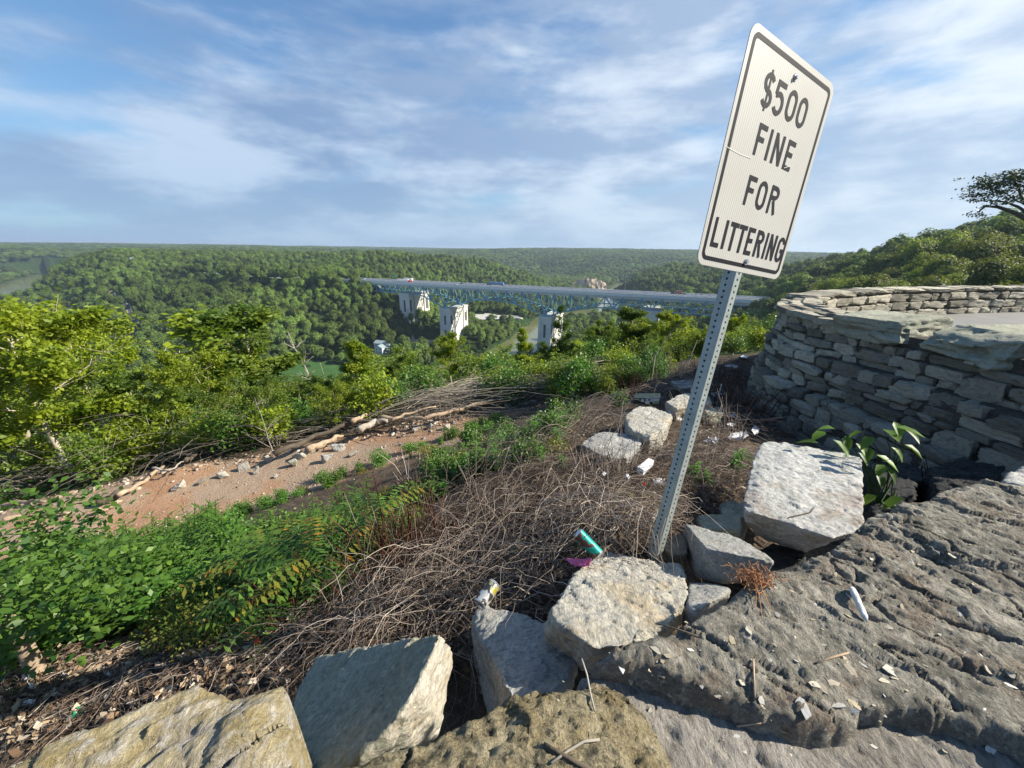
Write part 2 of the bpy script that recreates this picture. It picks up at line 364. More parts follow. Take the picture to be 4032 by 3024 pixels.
# valley profiles: column of the photograph -> (distance, ground z) or (distance, 'p', y of the tree tops seen there)
P_ = 'p'
FAR = {
 -900: [(60, -25), (110, -58), (200, -100), (500, -112), (900, -105), (1500, -20), (3000, -12), (9000, -20)],
 -300: [(60, -25), (110, -58), (200, -100), (500, -112), (1000, -112), (1500, -112), (2300, P_, 975), (4500, P_, 958), (9000, P_, 951)],
 0:    [(60, -25), (110, -60), (200, -104), (500, -110), (1100, -112), (1600, -112), (1900, P_, 1090), (2300, P_, 1010), (3200, P_, 968), (6000, P_, 955), (9000, P_, 951)],
 110:  [(60, -25), (110, -60), (200, -104), (500, -110), (1000, -112), (1500, -112), (1750, P_, 1100), (2300, P_, 1010), (3200, P_, 970), (6000, P_, 956), (9000, P_, 953)],
 220:  [(60, -25), (110, -60), (200, -104), (460, -108), (800, -107), (1000, P_, 1130), (1250, P_, 1028), (1500, -50), (2300, P_, 1000), (3200, P_, 972), (6000, P_, 957), (9000, P_, 955)],
 400:  [(60, -25), (110, -60), (200, -104), (400, -108), (600, -104), (800, P_, 1140), (1000, P_, 1060), (1200, P_, 990), (1500, -30), (2600, P_, 980), (4000, P_, 962), (9000, P_, 957)],
 560:  [(60, -25), (110, -60), (200, -104), (400, -108), (560, -104), (760, P_, 1145), (950, P_, 1060), (1200, P_, 988), (1500, -30), (2600, P_, 980), (4000, P_, 964), (9000, P_, 959)],
 800:  [(60, -25), (110, -58), (200, -102), (370, -108), (480, P_, 1270), (600, P_, 1180), (800, P_, 1090), (1050, P_, 1010), (1400, P_, 990), (2500, P_, 975), (4000, P_, 966), (9000, P_, 962)],
 1060: [(60, -25), (110, -58), (200, -104), (380, -107), (460, P_, 1290), (560, P_, 1185), (700, P_, 1105), (1000, P_, 1020), (1500, P_, 985), (2500, P_, 974), (4000, P_, 969), (9000, P_, 966)],
 1280: [(60, -25), (110, -58), (200, -104), (385, -107), (440, P_, 1300), (510, P_, 1165), (565, P_, 1078), (600, -36), (760, P_, 1050), (1000, P_, 1015), (1500, P_, 990), (2600, P_, 976), (4500, P_, 970), (9000, P_, 969)],
 1390: [(60, -25), (110, -58), (200, -104), (390, -107), (450, P_, 1280), (500, P_, 1195), (530, -46), (570, -40), (620, P_, 1085), (760, P_, 1040), (1000, P_, 1000), (1400, P_, 985), (2600, -40), (4500, P_, 974), (9000, P_, 970)],
 1480: [(60, -25), (110, -58), (200, -104), (395, -107), (430, -106), (480, -90), (530, -64), (580, P_, 1115), (680, P_, 1075), (800, P_, 1030), (1000, P_, 992), (1400, -40), (2600, -40), (4500, P_, 976), (9000, P_, 971)],
 1580: [(60, -25), (110, -58), (200, -104), (400, -107), (440, -106), (490, -88), (540, -70), (620, P_, 1128), (720, P_, 1068), (850, P_, 1025), (1000, P_, 990), (1400, -60), (2600, -50), (4500, P_, 979), (9000, P_, 973)],
 1760: [(60, -25), (110, -58), (200, -108), (400, -108), (460, -107), (520, -103), (600, P_, 1215), (720, P_, 1130), (850, P_, 1062), (1050, P_, 994), (1300, -70), (2400, P_, 990), (4500, P_, 983), (9000, P_, 976)],
 1900: [(60, -25), (110, -58), (200, -112), (400, -112), (500, -108), (600, -105), (700, -100), (800, P_, 1130), (950, P_, 1070), (1120, P_, 1012), (1400, -90), (1900, P_, 1040), (2600, P_, 984), (9000, P_, 978)],
 2050: [(60, -25), (110, -58), (200, -110), (400, -110), (500, -109), (620, -107), (740, -106), (860, P_, 1140), (1000, P_, 1090), (1120, P_, 1062), (1400, -100), (1800, P_, 1080), (2200, P_, 1020), (2700, P_, 982), (9000, P_, 980)],
 2200: [(60, -22), (110, -52), (200, -104), (400, -112), (600, -112), (760, -112), (860, -104), (960, P_, 1145), (1050, P_, 1118), (1200, -110), (1400, -100), (1700, P_, 1095), (2200, P_, 1020), (2700, P_, 985), (9000, P_, 982)],
 2330: [(60, -20), (110, -48), (200, -98), (400, -112), (600, -112), (800, -112), (950, -110), (1150, -110), (1350, P_, 1115), (1700, P_, 1070), (2200, P_, 1010), (2700, P_, 986), (9000, P_, 984)],
 2480: [(60, -18), (110, -44), (200, -92), (400, -108), (600, -112), (750, -112), (850, P_, 1165), (950, P_, 1130), (1150, -80), (1500, P_, 1085), (2100, P_, 1020), (2700, P_, 984), (9000, P_, 986)],
 2650: [(60, -15), (110, -38), (200, -84), (400, -106), (560, -108), (700, P_, 1180), (850, P_, 1110), (1000, P_, 1072), (1150, -40), (1700, P_, 1060), (2400, P_, 995), (3000, P_, 984), (9000, P_, 990)],
 2850: [(60, -16), (110, -38), (200, -70), (330, -90), (500, P_, 1200), (700, P_, 1110), (900, P_, 1060), (1100, P_, 1042), (1300, -60), (1800, P_, 1040), (2500, P_, 992), (9000, P_, 994)],
 3050: [(60, -15), (110, -32), (200, -50), (300, P_, 1230), (420, P_, 1160), (600, P_, 1095), (800, P_, 1055), (1000, P_, 1035), (1400, -60), (2500, P_, 1000), (9000, P_, 998)],
 3250: [(60, -14), (110, -24), (200, P_, 1190), (300, P_, 1120), (420, P_, 1080), (600, P_, 1040), (700, P_, 1022), (1000, -40), (2500, P_, 1004), (9000, P_, 1002)],
 3450: [(60, -11), (110, P_, 1190), (200, P_, 1095), (300, P_, 1045), (420, P_, 995), (600, -5), (1000, -40), (2500, P_, 1006), (9000, P_, 1005)],
 3700: [(60, -12), (90, P_, 1160), (150, P_, 1060), (220, P_, 1010), (320, P_, 950), (500, 5), (1000, -40), (9000, -20)],
 3950: [(60, -12), (90, P_, 1100), (140, P_, 1010), (200, P_, 950), (270, P_, 893), (450, 12), (1000, -40), (9000, -20)],
 4200: [(60, -12), (90, P_, 1050), (140, P_, 960), (200, P_, 900), (260, P_, 850), (450, 16), (1000, -40), (9000, -20)],
 5200: [(60, -2), (120, -2), (300, 2), (1000, -30), (9000, -20)],
}
fp, fz = [], []
for px, prof in FAR.items():
    a = azpx(px)
    for k in prof:
        d = k[0]
        z = k[1] if k[1] != P_ else zpix(px, k[2], d) - TREE_H
        fp.append((a, d)); fz.append(z)
fp = np.array(fp); fz = np.array(fz)
FS = np.array([7.0, 3.2])
def _fc(a, d): return np.stack([a * FS[0], np.log(d) * FS[1]], 1)
FC = _fc(fp[:, 0], fp[:, 1])
def solve_rbf(C, v, eps=0.0):
    D = np.linalg.norm(C[:, None] - C[None], axis=2) + eps * np.eye(len(C))
    n = len(C); A = np.zeros((n + 3, n + 3)); A[:n, :n] = D; A[:n, n] = 1; A[n, :n] = 1
    A[:n, n + 1:] = C; A[n + 1:, :n] = C.T
    return np.linalg.solve(A, np.concatenate([v, [0, 0, 0]]))
def eval_rbf(C, wt, Q, ch=20000):
    out = np.empty(len(Q)); n = len(C)
    for s in range(0, len(Q), ch):
        q = Q[s:s + ch]; D = np.sqrt(((q[:, None] - C[None]) ** 2).sum(2))
        out[s:s + ch] = D @ wt[:n] + wt[n] + q @ wt[n + 1:]
    return out
FW = solve_rbf(FC, fz)

# near ground: (x, y of the photograph, z) plus a few plan points under and behind the walls
NEARP = [(130,2620,-2.9),(0,2900,-2.6),(400,2900,-2.35),(700,2450,-3.0),(500,2330,-3.4),(900,2250,-3.2),(1500,2700,-1.95),(1900,2330,-1.95),
 (1400,2200,-2.35),(1900,1900,-2.15),(1500,1960,-3.1),(2300,2000,-1.8),(2575,2170,-1.48),(2850,1900,-1.75),(2300,1700,-2.4),(2000,1750,-3.0),
 (2600,1580,-2.5),(2850,1480,-2.55),(3000,1400,-2.6),(3150,1760,-2.3),(3060,1600,-2.55),
 (700,2050,-5.5),(1100,1950,-5.3),(1300,1850,-5.2),(1700,1750,-5.0),(1900,1700,-4.9),(400,2150,-5.6),(0,2050,-5.8),(700,1850,-5.6),(200,2000,-5.75),
 (1200,1800,-5.25),(1700,1640,-4.95),(2050,1610,-4.7),(320,1900,-7.0),(1050,1720,-7.0),(0,1820,-8.5),(1600,1560,-8.0),(1900,1490,-8.5),(2300,1490,-7.0),(2700,1400,-6.5),(2450,1540,-3.2),(2250,1600,-3.6),(1500,2080,-3.2),(1200,2150,-3.6)]
NPL = [(-0.4,-0.5,-2.3),(2,-1,-2.3),(-3,-1,-2.5),(1.2,0.6,-2.1),(1.12,1.38,-1.95),(1.45,1.25,-2.05),(2.6,1.6,-2.2),(4,3,-2.35),(6,2,-2.4),(4.2,5,-2.6),(6,7,-2.6),(9,11,-2.8),(14,13,-2.9),(9,5,-2.6),(14,4,-2.4),(20,15,-3.6),(12,22,-5.5),
 (30,10,-4.5),(30,40,-10),(45,30,-9.5),(60,10,-10),(0,-15,-2.3),(20,-10,-2.3),(-10,-6,-5.8),(-14,0,-6.2),(-20,-15,-8),(-25,5,-12),(-35,20,-19),(-55,0,-28),(-20,35,-19),(-40,45,-28),(0,45,-20),(15,45,-14),(30,55,-17),(-60,30,-32),(0,62,-28),(40,48,-12)]
npts = np.array([[*PZ(a, b, c)[:2], c] for a, b, c in NEARP] + [list(k) for k in NPL])
NC = npts[:, :2]; NW = solve_rbf(NC, npts[:, 2], 0.05)

RIVER = np.array([(420,1500),(330,1280),(240,1080),(225,900),(205,800),(130,735),(66,665),(40,590),(22,505),(-8,425),(-45,380),(-85,320),(-170,215),(-340,170),(-650,330),(-950,650),(-1118,880),(-1420,1132),(-1750,1500)], float)
RW = np.array([38,38,38,40,44,46,42,36,36,38,40,42,42,42,46,50,56,64,60], float)
def seg_dist(X, Y, P, Wd=None):
    best = np.full(len(X), 1e9); bw = np.full(len(X), 1.0)
    for i in range(len(P) - 1):
        a, b = P[i], P[i + 1]; d = b - a; L2 = d @ d
        t = np.clip(((X - a[0]) * d[0] + (Y - a[1]) * d[1]) / L2, 0, 1)
        r = np.hypot(X - a[0] - t * d[0], Y - a[1] - t * d[1])
        m = r < best; best[m] = r[m]
        if Wd is not None: bw[m] = (Wd[i] + (Wd[i + 1] - Wd[i]) * t)[m]
    return best, bw
WATER_Z = -115.0
# the interstate beyond the bridge's left end, a country road, clearings
ROAD_P = np.array([(-222,542),(-256,557),(-304,576),(-374,606),(-474,656),(-594,736)], float)
LANE_P = np.array([(-400,390),(-440,440),(-474,478),(-540,540),(-600,585),(-640,625)], float)
CLEAR = [(-183, 315, 42, 46, -108.2), (-150, 402, 16, 12, -106), (-108, 452, 30, 20, -107.5), (-35, 625, 46, 30, -104.5)]   # field, house, lot, yard
def smooth01(t): t = np.clip(t, 0, 1); return t * t * (3 - 2 * t)
def terrain(X, Y, detail=True):
    X = np.asarray(X, float); Y = np.asarray(Y, float)
    d = np.hypot(X, Y); a = np.arctan2(X, Y)
    near = d < 80; far = d > 38
    z = np.zeros(len(X)); zn = np.zeros(len(X)); zf = np.zeros(len(X))
    if near.any(): zn[near] = eval_rbf(NC, NW, np.stack([X[near], Y[near]], 1))
    if far.any():
        P3 = np.stack([X[far], Y[far], np.zeros(far.sum())], 1)
        zz_ = eval_rbf(FC, FW, _fc(a[far], d[far]))
        amp = np.clip((d[far] - 60) / 300, 0, 1)
        zz_ += amp * (9 * fbm(P3, 1 / 170.0, 4, 5)) * np.clip((zz_ + 112) / 25, 0, 1)
        # gullies and spurs on far hills
        zz_ += np.clip((d[far] - 900) / 800, 0, 1) * 16 * fbm(P3, 1 / 520.0, 3, 9) * np.clip((zz_ + 112) / 30, 0, 1) * np.clip((-12 - zz_) / 25, 0, 1)
        zz_ += np.clip((d[far] - 2200) / 2500, 0, 1) * (16 * fbm(P3, 1 / 800.0, 3, 13) - 3)
        rd, rw = seg_dist(X[far], Y[far], RIVER, RW)
        t = smooth01((rd - rw * 0.5) / 26.0)
        zz_ = np.where(zz_ < -60, np.minimum(zz_, -120 + t * 12.5) * (1 - smooth01((rd - rw) / 40)) + zz_ * smooth01((rd - rw) / 40), zz_)
        zz_ = np.where(rd > rw * 0.5 + 8, np.maximum(zz_, -113.2), zz_)
        for cx_, cy_, ax, ay, cz in CLEAR:
            q = np.hypot((X[far] - cx_) / ax, (Y[far] - cy_) / ay)
            k = 1 - smooth01((q - 1.0) / 0.6); zz_ = zz_ * (1 - k) + cz * k
        for PP, wd in ((ROAD_P, 26), (LANE_P, 6)):
            pd, _ = seg_dist(X[far], Y[far], PP); k = 1 - smooth01((pd - wd) / 30)
            if PP is ROAD_P: zz_ = zz_ * (1 - k) + np.clip(zz_, -44, -43) * k
        zf[far] = zz_
    t = smooth01((d - 40) / 40.0)
    z = zn * (1 - t) + zf * t
    if detail:
        P3 = np.stack([X, Y, np.zeros(len(X))], 1)
        dn = d < 60
        if dn.any():
            q = P3[dn]; road = road_mask(X[dn], Y[dn])
            z[dn] += (0.10 * fbm(q, 1.3, 4, 21) + 0.035 * fbm(q, 6.0, 3, 22)) * (1 - 0.75 * road) * np.clip(d[dn] / 3, 0.3, 1)
    return z
TRACK = np.array([(-22, 4.2), (-16, 5.0), (-11, 6.3), (-8, 7.3), (-5.2, 8.2), (-2.4, 9.6), (-0.6, 11.0)])
TW = np.array([2.0, 1.9, 1.8, 1.7, 1.45, 1.1, 0.7])
def road_mask(X, Y):
    rd, rw = seg_dist(X, Y, TRACK, TW)
    n = 0.35 * vnoise(np.stack([X, Y, X * 0], 1) * 0.9, 3)
    return 1 - smooth01((rd + n - rw) / 0.7)

def polar_sheet(name, rs, a0, a1, na, mat, smooth=True):
    A = np.linspace(a0, a1, na); RR, AA = np.meshgrid(rs, A, indexing='ij')
    X = (RR * np.sin(AA)).ravel(); Y = (RR * np.cos(AA)).ravel(); Z = terrain(X, Y)
    i = np.arange(len(rs) - 1)[:, None] * na + np.arange(na - 1)[None]; i = i.ravel()
    F = np.stack([i, i + 1, i + na + 1, i + na], 1)
    return np.stack([X, Y, Z], 1), F

# materials for the ground
def mat_ground():
    m, t = new_mat('hillside_soil_and_litter'); g = t.n('ShaderNodeNewGeometry').outputs['Position']
    at = t.n('ShaderNodeAttribute', attribute_name='tint').outputs['Fac']
    a = t.noise(g, 1.7, 7, 0.65); b = t.noise(g, 11, 6, 0.7); f = t.noise(g, 45, 5, 0.75); l = t.noise(t.mapping(g, scale=(1, 1, 1)), 0.55, 5, 0.6)
    soil = t.mix(t.ramp(b, 0.35, 0.65), (0.045, 0.032, 0.022), (0.13, 0.095, 0.066))
    soil = t.mix(t.ramp(f, 0.56, 0.68), soil, (0.25, 0.20, 0.15))
    dirt = t.mix(t.ramp(a, 0.35, 0.62), (0.34, 0.185, 0.10), (0.42, 0.255, 0.155))
    dirt = t.mix(t.ramp(l, 0.42, 0.56, 0, 0.8, True), dirt, (0.37, 0.28, 0.20))
    wet = t.ramp(t.n('ShaderNodeSeparateXYZ', {0: g}).outputs[0], -5.2, -2.6, 0, 0.4, True)
    dirt = t.mix(wet, dirt, t.mix(t.ramp(b, 0.4, 0.6), (0.12, 0.085, 0.062), (0.22, 0.16, 0.12)))
    vor = t.n('ShaderNodeTexVoronoi', {'Vector': g, 'Scale': 22.0}, feature='F1')
    peb = t.math('MULTIPLY', t.ramp(vor.outputs['Distance'], 0.26, 0.36, 1, 0), t.ramp(t.noise(g, 0.9, 4, 0.6), 0.42, 0.6, 0.15, 1))
    vc = t.ramp(t.n('ShaderNodeSeparateXYZ', {0: vor.outputs['Color']}).outputs[0], 0.35, 0.5, 0, 1)
    peb = t.math('MULTIPLY', peb, vc)
    dirt = t.mix(peb, dirt, t.mix(t.n('ShaderNodeSeparateXYZ', {0: vor.outputs['Color']}).outputs[1], (0.26, 0.21, 0.16), (0.5, 0.43, 0.34)))
    c = t.mix(at, soil, dirt)
    d = t.n('ShaderNodeVectorMath', {0: g}, operation='LENGTH').outputs['Value']
    green = t.mix(t.ramp(b, 0.3, 0.7), (0.025, 0.045, 0.012), (0.06, 0.085, 0.02))
    c = t.mix(t.math('MULTIPLY', t.ramp(d, 13, 18, 0, 1, True), t.math('SUBTRACT', 1.0, at)), c, green)
    p = t.n('ShaderNodeBsdfPrincipled', {'Base Color': c, 'Roughness': 0.93, 'Specular IOR Level': 0.2})
    h = t.math('ADD', t.math('MULTIPLY', b, 0.8), t.math('ADD', t.math('MULTIPLY', f, 0.4), t.math('MULTIPLY', peb, 0.5)))
    bn = t.n('ShaderNodeBump', {'Height': h, 'Strength': 0.8, 'Distance': 0.06}); t.t.links.new(bn.outputs[0], p.inputs['Normal'])
    t.n('ShaderNodeOutputMaterial', {0: p}); return m
def mat_valley():
    m, t = new_mat('valley_floor_and_hills'); g = t.n('ShaderNodeNewGeometry').outputs['Position']
    at = t.n('ShaderNodeAttribute', attribute_name='tint').outputs['Fac']
    a = t.noise(g, 0.02, 8, 0.7); b = t.noise(g, 0.15, 6, 0.7)
    under = t.mix(t.ramp(b, 0.35, 0.65), (0.012, 0.028, 0.008), (0.035, 0.062, 0.014))
    cr = t.n('ShaderNodeValToRGB', {0: at}); e = cr.color_ramp; e.interpolation = 'CONSTANT'
    for pos, col in ((0.2, (0.05, 0.11, 0.03)), (0.4, (0.33, 0.26, 0.2)), (0.6, (0.46, 0.45, 0.41)), (0.8, (0.10, 0.10, 0.10))):
        k = e.elements.new(pos); k.color = (*col, 1)
    clear = t.mix(1.0, cr.outputs[0], t.n('ShaderNodeCombineXYZ', {i: t.ramp(b, 0.3, 0.7, 0.8, 1.2) for i in range(3)}).outputs[0], 'MULTIPLY')
    c = t.mix(t.math('GREATER_THAN', at, 0.19), under, clear)
    p = t.n('ShaderNodeBsdfPrincipled', {'Base Color': c, 'Roughness': 0.95, 'Specular IOR Level': 0.1})
    t.n('ShaderNodeOutputMaterial', {0: p}); return m

rs = np.concatenate([np.arange(0.25, 6, 0.05), np.geomspace(6, 44, 260)])
V, F = polar_sheet('g', rs, R(-80), R(80), 900, None)
tint = road_mask(V[:, 0], V[:, 1])
me = mesh_np('hillside', V, F[:, ::-1].copy(), mat_ground(), True, attr=tint)
tag(ob('hillside', me), kind='structure')
rs = np.concatenate([np.geomspace(43.6, 1300, 330), np.geomspace(1320, 30000, 130)])
V, F = polar_sheet('v', rs, R(-75), R(75), 700, None)
V[:700, 2] -= 0.05
def clearing(X, Y):
    """code of what the valley floor is at a point: 0 forest, .3 field, .5 dirt, .7 pale lot, .9 road"""
    c = np.zeros(len(X)); n = vnoise(np.stack([X, Y, X * 0], 1) / 14.0, 31) * 0.22
    for (cx_, cy_, ax, ay, cz), code in zip(CLEAR, (0.3, 0.3, 0.5, 0.7)):
        c[np.hypot((X - cx_) / ax, (Y - cy_) / ay) + n < 1.0] = code
    pd, _ = seg_dist(X, Y, ROAD_P); c[pd < 22] = 0.3; c[pd < 15] = 0.9
    pd, _ = seg_dist(X, Y, LANE_P); c[pd < 3.2] = 0.9
    return c
me = mesh_np('valley', V, F[:, ::-1].copy(), mat_valley(), True, attr=clearing(V[:, 0], V[:, 1]))
tag(ob('valley', me), kind='structure')
# ground behind and beside the viewpoint
rb = np.geomspace(0.3, 44, 60); Ab = np.linspace(R(80), R(280), 80)
RR, AA = np.meshgrid(rb, Ab, indexing='ij'); X = (RR * np.sin(AA)).ravel(); Y = (RR * np.cos(AA)).ravel()
i = (np.arange(59)[:, None] * 80 + np.arange(79)[None]).ravel()
me = mesh_np('overlook_ground', np.stack([X, Y, terrain(X, Y)], 1), np.stack([i, i + 80, i + 81, i + 1], 1), bpy.data.materials['hillside_soil_and_litter'], True, attr=np.zeros(len(X)))
tag(ob('overlook_ground', me), kind='structure')
# river
m, t = new_mat('river_water'); g = t.n('ShaderNodeNewGeometry').outputs['Position']
p = t.n('ShaderNodeBsdfPrincipled', {'Base Color': t.mix(t.ramp(t.noise(g, 0.012, 3), 0.4, 0.6), (0.13, 0.145, 0.06), (0.17, 0.17, 0.085)), 'Roughness': 0.12, 'Specular IOR Level': 0.5, 'IOR': 1.33})
bn = t.n('ShaderNodeBump', {'Height': t.noise(t.mapping(g, scale=(1, 1, 1)), 0.35, 4), 'Strength': 0.12, 'Distance': 0.5}); t.t.links.new(bn.outputs[0], p.inputs['Normal'])
t.n('ShaderNodeOutputMaterial', {0: p})
RV, RF = [], []
for i in range(len(RIVER)):
    a = RIVER[max(i - 1, 0)]; b = RIVER[min(i + 1, len(RIVER) - 1)]; d = (b - a) / np.linalg.norm(b - a); nrm = np.array([-d[1], d[0]])
    for s in (-1, 1): RV.append((*(RIVER[i] + nrm * s * (RW[i] * 0.5 + 22)), WATER_Z))
for i in range(len(RIVER) - 1): RF.append((2 * i, 2 * i + 1, 2 * i + 3, 2 * i + 2))
rm = mesh_np('river', RV, RF, m)
bmx = bmesh.new(); bmx.from_mesh(rm); bmesh.ops.recalc_face_normals(bmx, faces=bmx.faces)
if bmx.faces[0].normal.z < 0: bmesh.ops.reverse_faces(bmx, faces=bmx.faces)
bmx.to_mesh(rm); bmx.free()
tag(ob('river', rm), kind='structure')
def gz(x, y, detail=True): return float(terrain(np.array([x]), np.array([y]), detail)[0])
print('terrain', round(time.time() - T0, 1))
# ------------------------------------------------------------------ tree and plant kits
def rnd_dirs(n, rng): v = rng.normal(size=(n, 3)); return v / np.linalg.norm(v, axis=1)[:, None]
def leaf_quads(C, size, rng, up=0.35, aspect=0.55, N=None):
    """one diamond-shaped leaf (2 triangles folded along the rib) per centre"""
    n = len(C); C = np.asarray(C, float)
    nrm = rnd_dirs(n, rng); nrm[:, 2] = np.abs(nrm[:, 2]) + up
    if N is not None: nrm = nrm * 0.6 + N
    nrm /= np.linalg.norm(nrm, axis=1)[:, None]
    t = np.cross(nrm, rnd_dirs(n, rng)); t /= np.linalg.norm(t, axis=1)[:, None]; b = np.cross(nrm, t)
    s = (np.asarray(size) * rng.uniform(0.7, 1.25, n))[:, None]
    V = np.stack([C - t * s * 0.5, C + b * s * aspect * 0.5 - nrm * s * 0.07, C + t * s * 0.5 - nrm * s * 0.12, C - b * s * aspect * 0.5 - nrm * s * 0.07], 1).reshape(-1, 3)
    i = np.arange(n)[:, None] * 4; F = np.concatenate([i + [[0, 1, 2, 3]]], 0)
    return V, F
def leaf_mesh(name, C, size, mat, rng, up=0.35, aspect=0.55, N=None, tint=None):
    V, F = leaf_quads(C, size, rng, up, aspect, N)
    tt = rng.uniform(0, 1, len(C)) if tint is None else tint
    return mesh_np(name, V, F, mat, False, attr=np.repeat(tt, 4))
def far_crown(name, seed, n=420, h=12.0, rad=5.0, mat=None, q=1.5, low=0.25):
    """crown of a distant tree: leaf clumps over several billows; base at z = 0"""
    rng = np.random.default_rng(seed); C = []; N = []
    lobes = [((0, 0, h * 0.62), rad * 0.8, h * 0.36)]
    for k in range(int(rng.integers(7, 15))):
        a = rng.uniform(0, 6.28); rr = rad * rng.uniform(0.25, 0.85)
        lobes.append(((math.cos(a) * rr, math.sin(a) * rr, h * rng.uniform(0.35, 0.78)), rad * rng.uniform(0.2, 0.5), h * rng.uniform(0.10, 0.26)))
    for (c, r1, r2) in lobes:
        m = int(n * r1 * r1 / sum(l[1] ** 2 for l in lobes)); u = rnd_dirs(m, rng); u[:, 2] = np.where(u[:, 2] < -0.35, -u[:, 2], u[:, 2])
        s = rng.uniform(0.75, 1.18, m)[:, None]; C.append(np.array(c) + u * s * [r1, r1, r2]); N.append(u)
    C = np.concatenate(C); N = np.concatenate(N)
    tint = np.clip(0.5 + 0.25 * rng.normal(size=len(C)), 0, 1)
    V, F = leaf_quads(C, q, rng, 0.25, 0.85, N * 0.9)
    # a closed dark inside so the crown is not see-through: small blobs
    bm = bmesh.new(); bmesh.ops.create_icosphere(bm, subdivisions=2, radius=1.0)
    iv = np.array([v.co[:] for v in bm.verts]); jf = np.array([[v.index for v in f.verts] for f in bm.faces]); bm.free()
    iv = iv * (1 + 0.22 * vnoise(iv * 2.1 + seed, 4)[:, None])
    core = iv * [rad * 0.74, rad * 0.74, h * 0.34] + [0, 0, h * 0.56]
    Fs = [tuple(f) for f in F] + [tuple(f + len(V)) for f in jf]
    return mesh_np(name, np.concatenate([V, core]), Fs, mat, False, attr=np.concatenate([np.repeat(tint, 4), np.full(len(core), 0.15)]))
def trunk_mesh(name, h, r, mat, seed=0):
    rng = random.Random(seed); b = MB(); pts = [(rng.uniform(-1, 1) * 0.06 * h * k / 5, rng.uniform(-1, 1) * 0.06 * h * k / 5, h * k / 5 - 0.3) for k in range(6)]
    b.tube(pts, [r * (1 - 0.14 * k) for k in range(6)], 6); top = Vector(pts[3])
    for k in range(4):
        a = rng.uniform(0, 6.28); q = Vector((math.cos(a), math.sin(a), 1.1)) * h * 0.28
        b.tube([top, top + q * 0.5, top + q], [r * 0.5, r * 0.35, r * 0.12], 5)
    return b.mesh(name, mat, True)

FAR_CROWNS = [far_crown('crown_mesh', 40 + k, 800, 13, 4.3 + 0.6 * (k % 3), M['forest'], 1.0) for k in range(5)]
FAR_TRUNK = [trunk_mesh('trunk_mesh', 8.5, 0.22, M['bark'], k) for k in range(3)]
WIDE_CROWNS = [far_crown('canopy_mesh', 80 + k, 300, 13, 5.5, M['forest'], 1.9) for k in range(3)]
# ------------------------------------------------------------------ forest
def scatter(r0, r1, sp, a0, a1, rng, grow=0.0):
    """jittered points between two distances, spacing sp + grow * distance"""
    out = []
    r = r0
    while r < r1:
        s = sp + grow * r; n = max(1, int(r * (a1 - a0) / s)); k = np.arange(n)
        a = a0 + (k + rng.uniform(-0.4, 0.4, n) + rng.uniform()) * (a1 - a0) / n; rr = r + rng.uniform(-0.45, 0.45, n) * s
        out.append(np.stack([rr * np.sin(a), rr * np.cos(a)], 1)); r += s * 0.93
    return np.concatenate(out)
def keep_forest(P):
    X, Y = P[:, 0], P[:, 1]; k = clearing(X, Y) < 0.1
    rd, rw = seg_dist(X, Y, RIVER, RW); k &= rd > rw * 0.5 + 9
    pd, _ = seg_dist(X, Y, ROAD_P); k &= pd > 23
    pd, _ = seg_dist(X, Y, LANE_P); k &= pd > 5
    # the bridge's corridor
    t = (X * 0.912 - Y * 0.41); s = X * 0.41 + Y * 0.912
    k &= ~((s > 366) & (s < 384) & (X < -205) & (X > -232))
    k &= ~((s > 383) & (s < 426) & (X > -236) & (X < 330) & (((X < -150)) | (X > 120)))
    k &= ~((np.abs(s - 386) < 26) & (X > -110) & (X < -40)) & ~((np.abs(s - 386) < 26) & (X > 20) & (X < 66))
    # piers and quarry face
    k &= ~((np.hypot(X - 222, Y - 1175) < 45))
    for (cx_, cy_, ax, ay, cz), ext in zip(CLEAR, (0, 30, 26, 34)):
        L_ = math.hypot(cx_, cy_)
        for e in np.arange(0, ext + 1, 6): k &= np.hypot((X - cx_ * (1 - e / L_)) / (ax + 3), (Y - cy_ * (1 - e / L_)) / (ay + 3)) > 1
    return k
def sightline(P, H):
    """True where the line from the viewpoint to the top of a tree clears the wooded ground before it"""
    ok = np.ones(len(P), bool); d = np.hypot(P[:, 0], P[:, 1])
    for f in np.linspace(0.12, 0.96, 22):
        q = P[:, :2] * f; z = terrain(q[:, 0], q[:, 1], False); dd = d * f
        canopy = np.where(dd > 90, 8.0, 0.0) * (np.abs(dd - d) > 12)
        ok &= (H * f) > z + canopy
    return ok
frng = np.random.default_rng(5)
P = scatter(62, 1300, 6.6, R(-60), R(60), frng, 0.0035)
P = P[keep_forest(P)]
Zt = terrain(P[:, 0], P[:, 1]); D_ = np.hypot(P[:, 0], P[:, 1])
ok = Zt > -113.6; P, Zt, D_ = P[ok], Zt[ok], D_[ok]
Sc = (0.60 + 0.80 * frng.uniform(0, 1, len(P)) ** 1.5) * (1 + 0.12 * vnoise(np.stack([P[:, 0] / 60, P[:, 1] / 60, P[:, 0] * 0], 1), 8))
Sc *= np.clip(0.45 + (D_ - 60) / 260, 0.45, 1.0)
